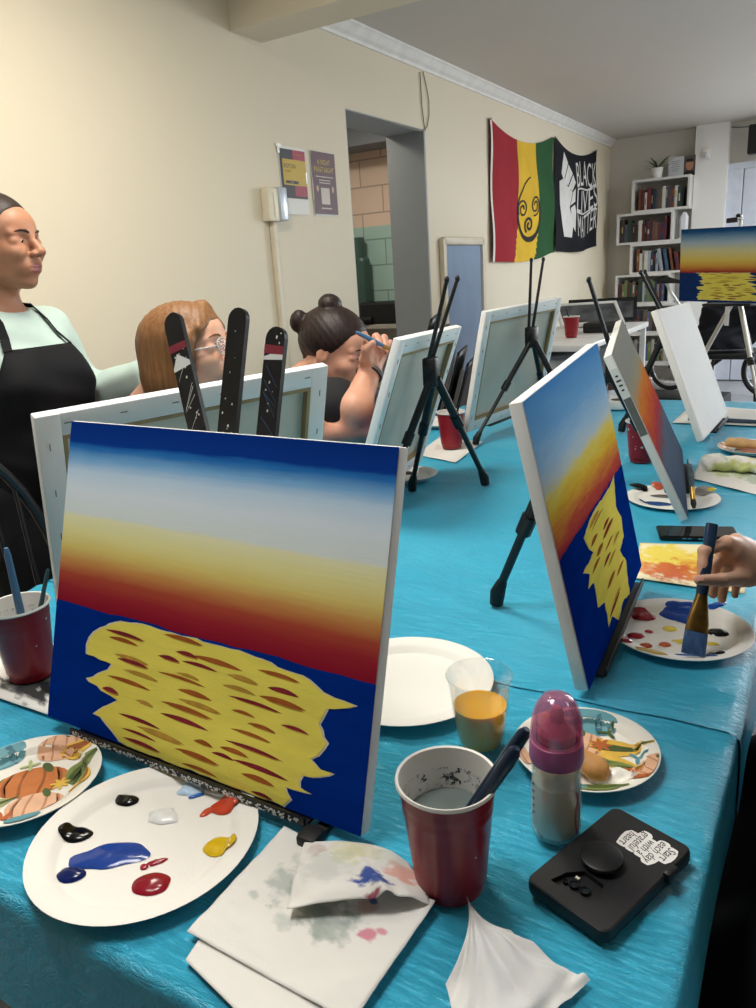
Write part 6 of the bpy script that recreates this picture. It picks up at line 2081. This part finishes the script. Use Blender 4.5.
body = [('u', headf, 0)] + [('u', f, .03) for f in neck] + [('u', f, .05) for f in torso] + [('u', f, .03) for f in arms] + [('u', f, .04) for f in legs]
body += hand_simple(P, LW, (1, .3, .0), (0, -.2, 1), (0, 1, .2)) + hand_simple(P, (-.08, -.235, .74), (.1, 0, -1), (1, 0, .2), (0, -1, 0))
lo, hi = np.array(base) + (-.36, -.40, -.01), np.array(base) + (.48, .50, 1.62)
sdf_build('body', combine(body), lo, hi, .004, [sk1, lp1], e, base, lip_pick(Hd.inverted()))
eyes(e, Hd, base, '#3a261a', (1, .1, -.25)); brows(e, Hd, base, mat('brow_dark', '#4a342a', .8), .0027)
hairf = combine([('u', s_ell((-.018, 0, .035), (.104, .0845, .0905)), 0), ('u', s_ell((-.115, 0, .02), (.045, .045, .045)), .012), ('s', s_plane((-1, 0, .62), -.016), .008)])
hairf2 = combine([('u', hairf, 0), ('s', s_ell((.07, 0, -.075), (.085, .12, .075)), .01)])
sdf_build('hair', placed(hairf2, Hd), lo + (0, 0, 1.2), hi, .004, hair_mat('dark_brown_hair', '#1c1512', '#3a2a22', (4, 60, 60)), e, base)
# sweatshirt
sw = [('u', f, .05) for f in torso + bust] + [('u', lambda p, f=f: f(p) - .016, .03) for f in arms]
swc = combine(sw)
cut_neck = placed(s_ell((-.01, 0, 1.335), (.085, .080, .075)), P)
Pi = np.array(P.inverted())
zc_ = lambda p: p[:, 2]
swf = lambda p: np.maximum(np.maximum(np.maximum(swc(p) - .012 + FOLD(p, .0035, 34), -cut_neck(p)), .82 - p[:, 2]), -np.minimum(1e9, s_ell(W(P, (.32, .23, 1.09)), (.07, .07, .07))(p)))
sdf_build('sweatshirt', swf, lo, hi, .005, mat('mint_sweatshirt', '#bcd0c9', .85, .2, var=.05, bump=.2, bscale=250), e, base)
tr = combine([('u', f, .04) for f in legs[:4]] + [('u', torso[2], .05)])
sdf_build('trousers', lambda p: np.maximum(np.maximum(tr(p) - .012 + FOLD(p, .003, 22), p[:, 2] - .86), .09 - p[:, 2]), lo, hi, .007, mat('black_trousers', '#1c1d22', .8), e, base)
shoe = combine([('u', f, .03) for f in legs[4:]])
sdf_build('shoes', lambda p: np.maximum(np.maximum(shoe(p) - .009, p[:, 2] - .085), .002 - p[:, 2]), lo, hi, .006, M_black, e, base)
# apron: bib and skirt over the front, neck strap
M_apron = mat('black_apron_cloth', '#15161a', .75, .25, var=.15, vscale=8, bump=.25, bscale=260)
sw_torso = combine([('u', f, .05) for f in torso + bust])
sw_only = lambda p: sw_torso(p) - .012 + FOLD(p, .0035, 34)
skirt_f = combine([('u', s_ell((0.01, 0, .60), (.14, .175, .36)), 0)])
def hug(z, th, off):
    """first point of the clothed body met when coming in towards the waist axis at height z, off metres outside it"""
    c, s_ = math.cos(th), math.sin(th)
    r = .55
    for _ in range(60):
        q = np.array([W(P, (r * c, r * s_, z))]); lq = np.array([[r * c, r * s_, z]])
        d = float(sw_only(q)[0])
        if z < .90: d = min(d, float(skirt_f(lq)[0]))
        d -= off
        if d < .0008: break
        r -= max(.0008, d * .7)
    return Vector(W(P, (r * c, r * s_, z)))
def ap(u, v):
    z = .46 + (1.198 - .46) * v
    if z > 1.02: k = (z - 1.02) / .178; hw_ = 1.45 - .62 * k ** .6
    else: hw_ = 1.45 + .2 * min(1, (1.02 - z) / .3)
    return hug(z, (u * 2 - 1) * hw_, .0065) - base
b = MB(); b.grid(ap, 44, 60); o = b.build('apron', M_apron, e, True, angle=180); o.modifiers.new('hem', 'SOLIDIFY').thickness = .003
def push(q, off):
    """move a point out along the cloth's gradient until it lies off metres outside"""
    p = np.array(W(P, q)); f_ = lambda x: float(min(sw_only(x[None])[0], combine([('u', n_, .03) for n_ in neck])(x[None])[0]))
    for _ in range(12):
        g = np.array([(f_(p + np.eye(3)[i] * .002) - f_(p - np.eye(3)[i] * .002)) / .004 for i in range(3)]); g /= np.linalg.norm(g) + 1e-9
        p = p + g * (off - f_(p))
    return Vector(p) - base
for s in (-1, 1):
    pts = [ap(.5 + s * .47, .995), push((.085, s * .088, 1.225), .007), push((.060, s * .078, 1.255), .007), push((.02, s * .068, 1.278), .007), push((-.03, s * .05, 1.292), .008), push((-.06, s * .01, 1.295), .008)]
    b = MB()
    for p_, q_ in zip(pts, pts[1:]): b.bar(p_, q_ + (q_ - p_).normalized() * .004, .022, .003, (q_ + base - P @ Vector((-.02, 0, 1.2))))
    b.build('apron_strap', M_apron, e)
b = MB(); q0 = hug(1.06, 1.5, .01) - base
b.tube([q0, q0 + Vector((-.01, .03, .012)), q0 + Vector((-.02, .05, -.012))], .004, 6); b.tube([q0, q0 + Vector((.012, .028, -.006)), q0 + Vector((.0, .045, -.03))], .004, 6); b.build('apron_tie', M_apron, e, True)

# ---- seated red-haired woman with glasses
P = person_frame((-1.57, 1.33, 0), math.radians(17)); base = P.translation
Hd = head_frame(P, (.218, 0, 1.165), 0, math.radians(-10), 0, 1.0)
e = empty('person', base, 'seated woman with copper bobbed hair and clear glasses, behind the white canvas back', 'person')
headf = placed(combine(head_ops(.2, .95, 0, .95)), Hd)
sk2 = skin_mat('skin_fair', '#d9a990'); lp2 = skin_mat('lip_fair', '#b5746c', True)
neck = lim(P, ((.150, 0, 1.10), (.0, 0, .96), .050, .060))
torso = [s_ell(W(P, (0, 0, .80)), (.12, .175, .22)), s_ell(W(P, (-.02, 0, .58)), (.13, .165, .15))] + lim(P, ((-.01, -.14, .955), (-.01, .14, .955), .058, .058))
arms = lim(P, ((-.01, .175, .95), (.04, .24, .77), .05, .04), ((.04, .24, .77), (.22, .17, .85), .04, .026), ((-.01, -.175, .95), (.04, -.24, .77), .05, .04), ((.04, -.24, .77), (.22, -.17, .85), .04, .026))
legs = lim(P, ((-.02, .10, .55), (.36, .12, .53), .088, .066), ((.36, .12, .53), (.34, .12, .08), .060, .042), ((-.02, -.10, .55), (.36, -.12, .53), .088, .066), ((.36, -.12, .53), (.34, -.12, .08), .060, .042), ((.32, .12, .045), (.47, .13, .035), .042, .034), ((.32, -.12, .045), (.47, -.13, .035), .042, .034))
body = [('u', headf, 0)] + [('u', f, .03) for f in neck] + [('u', f, .05) for f in torso] + [('u', f, .03) for f in arms] + [('u', f, .04) for f in legs]
body += hand_simple(P, (.22, .17, .85), (1, -.3, 0), (0, -1, .3)) + hand_simple(P, (.22, -.17, .85), (1, .3, 0), (0, 1, .3))
lo, hi = np.array(base) + (-.32, -.42, -.01), np.array(base) + (.60, .46, 1.32)
sdf_build('body', combine(body), lo, hi, .0042, [sk2, lp2], e, base, lip_pick(Hd.inverted()))
eyes(e, Hd, base, '#5a7078', (1, -.1, .1)); brows(e, Hd, base, mat('brow_copper', '#8a5a38', .7), .002)
hb = combine([('u', s_ell((-.020, 0, .038), (.112, .092, .092)), 0), ('u', s_ell((-.055, 0, -.045), (.088, .098, .105)), .03),
              ('u', s_cone((.03, .078, .03), (.01, .088, -.09), .028, .022), .02), ('u', s_cone((.03, -.078, .03), (.0, -.090, -.09), .030, .024), .02),
              ('u', s_cone((.055, .02, .098), (.066, -.060, .050), .016, .014), .015), ('u', s_cone((.05, .02, .1), (.062, .066, .045), .014, .012), .015),
              ('s', s_ell((.108, .0, -.050), (.090, .125, .112)), .012), ('s', s_ell((.0, 0, -.16), (.2, .2, .045)), .02)])
sdf_build('hair', lambda p: placed(hb, Hd)(p) + .0006 * np.sin(p[:, 0] * 260 + p[:, 1] * 230 + 3 * np.sin(p[:, 2] * 9)), lo + (0, 0, .85), hi, .0035, hair_mat('copper_hair', '#6e4729', '#936840', (60, 60, 2.5)), e, base)
M_gl = mat('clear_lens', '#f2f4f5', .03, var=0, alpha=.12); M_gf = mat('clear_frame', '#cfd0cf', .2, alpha=.75)
g = empty('spectacles_tmp', (0, 0, 0), None, None); bpy.data.objects.remove(g)
b = MB(); bl = MB()
for s in (-1, 1):
    R_ = [(.1065, s * .033 + .0235 * math.copysign(abs(math.cos(a)) ** .8, math.cos(a)), -.001 + .0195 * math.copysign(abs(math.sin(a)) ** .8, math.sin(a))) for a in np.linspace(0, 2 * PI, 29)]
    R_ = [(x - abs(y) * .12, y, z) for x, y, z in R_]
    b.tube([Hd @ Vector(q) - base for q in R_], .0016, 6, cap=False); bl.add([Hd @ Vector(q) - base for q in R_[:-1]], [tuple(range(28))])
    b.tube([Hd @ Vector(q) - base for q in ((.099, s * .057, .004), (.06, s * .080, .006), (-.005, s * .086, .004), (-.02, s * .084, -.012))], .0016, 6)
b.tube([Hd @ Vector(q) - base for q in ((.106, .010, .003), (.109, 0, .006), (.106, -.010, .003))], .0016, 6)
gl = b.build('glasses_frame', M_gf, e, True); bl.build('lenses', M_gl, gl)
tp = combine([('u', f, .05) for f in torso] + [('u', lambda p, f=f: f(p) - .012, .03) for f in arms])
cn_ = placed(s_ell((.01, 0, 1.025), (.085, .085, .07)), P)
sdf_build('top', lambda p: np.maximum(np.maximum(tp(p) - .012 + FOLD(p, .003, 30), -cn_(p)), np.maximum(.50 - p[:, 2], -combine([('u', s_ell(W(P, (.27, s * .16, .85)), (.07, .07, .07)), 0) for s in (-1, 1)])(p))), lo, hi, .006, mat('charcoal_knit', '#35363c', .85), e, base)
tr = combine([('u', f, .04) for f in legs[:4]] + [('u', torso[1], .05)])
sdf_build('trousers', lambda p: np.maximum(np.maximum(tr(p) - .013, p[:, 2] - .62), .09 - p[:, 2]), lo, hi, .008, mat('dark_denim', '#2a3242', .8), e, base)
shoe = combine([('u', f, .03) for f in legs[4:]])
sdf_build('shoes', lambda p: np.maximum(np.maximum(shoe(p) - .009, p[:, 2] - .085), .002 - p[:, 2]), lo, hi, .007, M_black, e, base)

# ---- seated dark-haired woman painting
P = person_frame((-1.585, 1.947, 0), math.radians(12)); base = P.translation
Hd = head_frame(P, (.268, -.040, 1.108), math.radians(-5), math.radians(17), 0, 1.02)
e = empty('person', base, 'dark-haired woman with a top bun, looking down and painting with a raised hand', 'person')
headf = placed(combine(head_ops(.9, .9, -.3, 1.0)), Hd, 1.0)
sk3 = skin_mat('skin_rosy', '#cf9c85'); lp3 = skin_mat('lip_rosy', '#b06f66', True)
neck = lim(P, ((.215, -.035, 1.05), (.06, 0, .95), .062, .075))
torso = [s_ell(W(P, (.02, 0, .78)), (.15, .21, .22)), s_ell(W(P, (-.01, 0, .60)), (.19, .22, .17)), s_ell(W(P, (.05, 0, .84)), (.13, .18, .11))] + lim(P, ((.05, -.17, .968), (.05, .17, .968), .066, .066))
Pinv = P.inverted()
def loc3(px, py, d): return tuple(Pinv @ deep(px, py, d))
EL, WR = loc3(355, 409, 1.98), loc3(370, 372, 2.04)
SH = (.06, -.20, .962)
armR = lim(P, (SH, EL, .066, .042), (EL, WR, .043, .029))
LE, LWr = (.385, .10, .86), loc3(372, 428, 2.03)
LHd = loc3(330, 434, 1.97)
armL = lim(P, ((.07, .20, .935), LE, .066, .050), (LE, LWr, .046, .036), (LWr, LHd, .036, .028))
hp = lambda *q: deep(*q)
hand3 = hand_chain(hp(369, 372, 2.04), [hp(366, 349, 2.01), hp(373, 345, 2.04), hp(380, 345, 2.07), hp(386, 349, 2.09)], [hp(367, 339, 1.98), hp(376, 337, 2.01), hp(384, 338, 2.04), hp(390, 343, 2.07)], [hp(373, 345, 1.965), hp(382, 348, 1.99), hp(387, 352, 2.02), hp(389, 357, 2.05)], (hp(365, 360, 2), hp(366, 349, 1.965), hp(373, 343, 1.955)), .025, .0102)
lf = Vector(Pinv @ deep(322, 434, 1.95))
dL = (Vector(LHd) - Vector(LWr)).normalized()
legs = lim(P, ((-.02, .11, .56), (.32, .14, .54), .105, .075), ((.32, .14, .54), (.30, .14, .08), .065, .045), ((-.02, -.11, .56), (.32, -.14, .54), .105, .075), ((.32, -.14, .54), (.30, -.14, .08), .065, .045), ((.28, .14, .045), (.43, .15, .035), .042, .034), ((.28, -.14, .045), (.43, -.15, .035), .042, .034))
body = [('u', headf, 0)] + [('u', f, .035) for f in neck] + [('u', f, .05) for f in torso] + [('u', f, .03) for f in armR + armL] + [('u', f, .04) for f in legs]
body += hand3 + hand_simple(P, LHd, dL, (.4, 0, 1), (1, 0, -.2))
lo, hi = np.array(base) + (-.34, -.62, -.01), np.array(base) + (.62, .48, 1.40)
sdf_build('body', combine(body), lo, hi, .004, [sk3, lp3], e, base, lip_pick(Hd.inverted()))
eyes(e, Hd, base, '#3a2a20', (1, 0, -.35)); brows(e, Hd, base, mat('brow_black', '#241a18', .7))
hb = combine([('u', s_ell((-.020, 0, .038), (.108, .088, .090)), 0), ('u', s_ell((-.050, .0, .126), (.035, .037, .030)), .006), ('u', s_ell((-.125, -.035, .058), (.026, .026, .034)), .012), ('u', s_cone((-.08, 0, .0), (-.06, 0, -.085), .045, .022), .02),
              ('s', s_plane((-1, 0, .75), -.014), .010), ('s', s_ell((.075, 0, -.06), (.08, .12, .075)), .01)])
sdf_build('hair', lambda p: placed(hb, Hd)(p) + 0.0004 * np.sin(p[:, 0] * 240 + p[:, 2] * 200 + 4 * np.sin(p[:, 1] * 40)), lo + (0, 0, .85), hi, .0035, hair_mat('black_brown_hair', '#171011', '#33221f', (50, 50, 8)), e, base)
b = MB(); b.ell(Hd @ Vector((.0, -.085, -.038)) - base, (.005, .004, .006)); b.ell(Hd @ Vector((.0, -.086, -.030)) - base, (.003, .003, .003)); b.build('earring', M_chrome, e, True)
wv = Vector(hp(370, 372, 2.04)); fw = (wv - Vector(W(P, EL))).normalized(); x_, y_ = frame_for(fw)
for k, (off, m_) in enumerate(((-.004, mat('grey_band', '#8f99a6', .5)), (.006, mat('dark_band', '#2c2f3a', .5)))):
    b = MB(); cc = wv - fw * (.004 + off) - base; b.tube([cc + (x_ * math.cos(a) + y_ * math.sin(a)) * .0335 for a in np.linspace(0, 2 * PI, 25)], .0035, 8, cap=False); b.build('wristband', m_, e, True)
slv = [lambda p, f=f: f(p) - .016 for f in (lim(P, (SH, tuple(Vector(SH).lerp(Vector(EL), .84)), .068, .054)) + lim(P, ((.07, .20, .935), tuple(Vector((.07, .20, .935)).lerp(Vector(LE), .8)), .068, .058)))]
tp = combine([('u', f, .05) for f in torso] + [('u', f, .03) for f in slv])
cn_ = placed(s_ell((.03, -.01, 1.03), (.10, .10, .075)), P)
def top_pick(c):
    q = c @ np.array(Pinv)[:3, :3].T + np.array(Pinv)[:3, 3]
    return ((slv[0](c) < .022) & (q[:, 1] < -.14) & (q[:, 0] > .17)).astype(int)
sdf_build('top', lambda p: np.maximum(np.maximum(tp(p) - .010 + FOLD(p, .004, 24), -cn_(p)), .52 - p[:, 2]), lo, hi, .0055, [mat('slate_navy_knit', '#5b6179', .85, bump=.2, bscale=200), mat('black_sleeve_cloth', '#17171b', .85)], e, base, top_pick)
tr = combine([('u', f, .04) for f in legs[:4]] + [('u', torso[1], .05)])
sdf_build('trousers', lambda p: np.maximum(np.maximum(tr(p) - .013, p[:, 2] - .64), .09 - p[:, 2]), lo, hi, .008, mat('black_denim', '#1d1f26', .8), e, base)
shoe = combine([('u', f, .03) for f in legs[4:]])
sdf_build('shoes', lambda p: np.maximum(np.maximum(shoe(p) - .009, p[:, 2] - .085), .002 - p[:, 2]), lo, hi, .007, M_black, e, base)
brush(deep(397, 353, 1.975), deep(356, 332, 1.945), 'slim steel blue paintbrush in the raised hand of the dark-haired woman', M_steelblue, w=.012, fl=.025, bl=.015)

# ---- person at the right edge: hand with a flat brush, black clothes
P = person_frame((.165, .97, 0), math.radians(180)); base = P.translation
Hd = head_frame(P, (.03, 0, 1.33), 0, math.radians(20), 0, 1.0)
e = empty('person', base, 'person at the right edge in black clothes, one bare hand holding the flat brush', 'person')
Pinv = P.inverted()
sk4 = skin_mat('skin_light', '#d8ad95'); lp4 = skin_mat('lip_light', '#b3746a', True)
headf = placed(combine(head_ops(.2, 1, 0, 1)), Hd)
neck = lim(P, ((.01, 0, 1.27), (-.01, 0, 1.14), .05, .06))
torso = [s_ell(W(P, (.0, 0, .95)), (.13, .18, .24)), s_ell(W(P, (.0, 0, .64)), (.17, .20, .18))] + lim(P, ((-.01, -.15, 1.11), (-.01, .15, 1.11), .062, .062))
wr = deep(766, 569, 1.215)
ELw = (.10, 1.32, .86)
SHw = W(P, (0, -.185, 1.10))
arms = [s_cone(SHw, ELw, .055, .044), s_cone(ELw, tuple(wr), .044, .029)] + lim(P, ((0, .185, 1.10), (.06, .22, .84), .055, .043), ((.06, .22, .84), (.02, .13, .72), .043, .028))
hd4 = hand_chain(tuple(wr),
                 [hp(727, 543, 1.135), hp(736, 541, 1.160), hp(744, 545, 1.183), hp(751, 553, 1.203)],
                 [hp(704, 551, 1.118), hp(714, 566, 1.150), hp(725, 571, 1.175), hp(738, 573, 1.197)],
                 [hp(702, 577, 1.112), hp(713, 594, 1.138), hp(722, 599, 1.160), hp(735, 595, 1.183)],
                 (hp(742, 578, 1.150), hp(722, 580, 1.105), hp(699, 580, 1.080)), .0215, .0086)
hd4 += [('u', s_cone(tuple(wr), tuple(hp(741, 560, 1.17)), .026, .026), .014), ('u', s_cone(tuple(hp(748, 572, 1.165)), tuple(hp(733, 552, 1.145)), .019, .016), .014)]
legs = lim(P, ((.0, .14, .53), (.15, .24, .515), .115, .095), ((.15, .24, .515), (.12, .24, .10), .075, .05), ((.0, -.12, .53), (.15, -.16, .515), .115, .090), ((.15, -.16, .515), (.12, -.16, .10), .075, .05), ((.08, .24, .045), (.21, .25, .035), .042, .034), ((.08, -.16, .045), (.21, -.17, .035), .042, .034))
body = [('u', headf, 0)] + [('u', f, .03) for f in neck] + [('u', f, .05) for f in torso] + [('u', f, .03) for f in arms] + [('u', f, .04) for f in legs] + hd4
body += hand_simple(P, (.02, .13, .72), (-.2, -1, -.2), (1, 0, .3))
lo, hi = np.array(base) + (-.50, -.60, -.01), np.array(base) + (.30, .50, 1.50)
sdf_build('body', combine(body), lo, hi, .0032, [sk4, lp4], e, base, lip_pick(Hd.inverted()))
eyes(e, Hd, base, '#4a3a2a'); brows(e, Hd, base, mat('brow_brown', '#4a3526', .7))
hb = combine([('u', s_ell((-.020, 0, .038), (.110, .090, .092)), 0), ('u', s_cone((-.08, 0, .0), (-.09, 0, -.18), .06, .04), .03), ('s', s_ell((.092, 0, -.045), (.090, .110, .108)), .012)])
sdf_build('hair', placed(hb, Hd), lo + (0, 0, 1.0), hi, .006, hair_mat('brown_hair', '#35251a', '#5a4230', (50, 50, 4)), e, base)
nails('fingernails', [(hp(699.5, 577.5, 1.0735), tuple(-AX[2] + AX[1] * .9), tuple(-AX[0] + AX[1] * -.1))], e, base, mat('nail_pink', '#d8a392', .3))
M_blackk = mat('black_fleece', '#101115', .9, .15, var=.2, bump=.2, bscale=200)
sl = [lambda p, f=f: f(p) - .016 for f in [s_cone(SHw, ELw, .055, .048), s_cone(ELw, tuple(Vector(ELw).lerp(wr, .35)), .046, .042), arms[2], arms[3]]]
tp = combine([('u', f, .05) for f in torso] + [('u', f, .03) for f in sl])
cn_ = placed(s_ell((.01, 0, 1.20), (.085, .085, .07)), P)
hc = s_ell(W(P, (.01, .06, .70)), (.06, .07, .06))
sdf_build('sweater', lambda p: np.maximum(np.maximum(tp(p) - .010 + FOLD(p, .004, 26), -cn_(p)), np.maximum(.54 - p[:, 2], -hc(p))), lo, hi, .006, M_blackk, e, base)
tr = combine([('u', f, .06) for f in legs[:4]] + [('u', torso[1], .05), ('u', s_box(W(P, (.085, .05, .515)), (.135, .32, .06), .055), .03)])
sdf_build('trousers', lambda p: np.maximum(np.maximum(tr(p) - .014 + FOLD(p, .004, 20), p[:, 2] - .72), .09 - p[:, 2]), lo, hi, .007, mat('black_wide_trousers', '#0e0f13', .9, .15), e, base)
shoe = combine([('u', f, .03) for f in legs[4:]])
sdf_build('shoes', lambda p: np.maximum(np.maximum(shoe(p) - .009, p[:, 2] - .085), .002 - p[:, 2]), lo, hi, .008, M_black, e, base)
# stools the seated people sit on
def stool(label, loc, h, r=.17):
    e = empty('stool', loc, label, 'stool')
    b = MB(); b.lathe([(0, h - .04), (r * .95, h - .04), (r, h - .03), (r, h - .01), (r * .95, h), (0, h + .002)], seg=36); b.build('seat', M_black, e, True)
    for k in range(4):
        a = PI / 4 + k * PI / 2; b = MB(); b.tube([(r * .7 * math.cos(a), r * .7 * math.sin(a), h - .04), (r * 1.05 * math.cos(a), r * 1.05 * math.sin(a), 0)], .013, 10); b.build('leg', M_chairg, e, True)
stool('stool under the seated red-haired woman', (-1.57, 1.33, 0), .408)
stool('black stool under the person at the right edge', (.19, .96, 0), .385, .12)
# the flat wash brush
a_, c_ = deep(693, 655, 1.088), deep(712, 524, 1.125)
e = empty('paintbrush', a_, 'wide flat navy brush held upright in the hand at the right edge', 'brush')
d = c_ - a_; dn = d.normalized(); wd = Vector(AX[0]); wd = (wd - dn * wd.dot(dn)).normalized(); th_ = dn.cross(wd)
def slab(b, secs, mi=0):
    n = 16; o = len(b.v)
    P_ = []
    for s, hw_, ht in secs:
        for k in range(n):
            t = 2 * PI * k / n; P_.append(d * s + wd * hw_ * math.copysign(abs(math.cos(t)) ** .6, math.cos(t)) + th_ * ht * math.copysign(abs(math.sin(t)) ** .6, math.sin(t)))
    b.add(P_, [(i * n + k, i * n + (k + 1) % n, (i + 1) * n + (k + 1) % n, (i + 1) * n + k) for i in range(len(secs) - 1) for k in range(n)] + [tuple(range(n - 1, -1, -1)), tuple((len(secs) - 1) * n + k for k in range(n))], mi)
b = MB(); slab(b, [(.43, .0075, .006), (.5, .0085, .0065), (.62, .0080, .006), (.8, .0078, .0055), (.95, .0090, .006), (1.0, .0085, .005)])
b.build('handle', mat('navy_wash_handle', '#1f3550', .3, var=.3, vscale=40), e, True)
b = MB(); slab(b, [(.17, .0165, .0055), (.24, .0155, .0058), (.32, .0125, .006), (.40, .0095, .0065), (.45, .0078, .0062)]); b.build('ferrule', mat('stained_brass', '#8a6a34', .35, metal=.7, var=.4, vscale=50), e, True)
b = MB(); slab(b, [(.0, .0175, .0018), (.05, .0175, .003), (.12, .0170, .005), (.175, .0162, .0052)]); b.build('bristles', [mat('blue_loaded_bristle', '#4a6794', .5, var=.4, vscale=120, stretch=(1, 1, .1))], e, True)
# ---------------------------------------------------------------- light
w = bpy.data.worlds.new('world'); bpy.context.scene.world = w; w.use_nodes = True
wt = w.node_tree; bg = wt.nodes['Background']
sky = wt.nodes.new('ShaderNodeTexSky'); sky.sky_type = 'NISHITA'; sky.sun_elevation = math.radians(35); sky.sun_rotation = math.radians(250); sky.sun_disc = False
wt.links.new(sky.outputs[0], bg.inputs[0]); bg.inputs[1].default_value = .22


def area(name, loc, size, energy, col, rot=(0, 0, 0), shape='RECTANGLE'):
    l = bpy.data.lights.new(name, 'AREA'); l.shape = shape; l.size, l.size_y = size; l.energy = energy; l.color = col
    o = bpy.data.objects.new(name, l); C.objects.link(o); o.location = loc; o.rotation_euler = rot
    return o


WARM = (1.0, .93, .80); COOL = (.90, .95, 1.0); NEUT = (1, .97, .92)
# warm ceiling lamp over the near table, a paler one aside, plus added fills
area('ceiling_lamp_near', (-1.3, 1.45, 2.50), (.5, .5), 24, WARM)
area('fill_lamp_painting', (-.8, .46, 2.50), (.5, .5), 18, NEUT)  # unseen fill added to brighten the face of the nearest painting
area('ceiling_lamp_middle', (1.6, 1.4, 2.50), (1.2, .3), 8, NEUT)
area('fill_lamp_far', (1.6, 5.0, 2.50), (1.2, .3), 18, COOL)  # unseen lamp, added out of view to light the far region
area('fill_lamp_end', (.7, 7.3, 2.50), (1.2, .3), 56, COOL)  # extra fill added to lift the far wall, no fixture there
area('fill_lamp_passage', (-3.1, 4.4, 2.44), (.3, .3), 15, WARM)  # unseen source added so the passage is not dark
# daylight through the windows in the right-hand and far walls
for i, (a, b_) in enumerate(WIN):
    area('window_daylight_%d' % i, (XR + .3, (a + b_) / 2, 1.6), (b_ - a, 1.4), 20, COOL, (0, PI / 2, 0))
area('window_daylight_far', ((WINF[0] + WINF[1]) / 2, YF + .35, 1.6), (WINF[1] - WINF[0], 1.4), 150, COOL, (-PI / 2, 0, 0))
vs_ = bpy.context.scene.view_settings
vs_.view_transform = 'Standard'; vs_.look = 'None'; vs_.exposure = 0.13; vs_.gamma = 1.0; vs_.use_curve_mapping = False
bpy.context.scene.cycles.max_bounces = 8
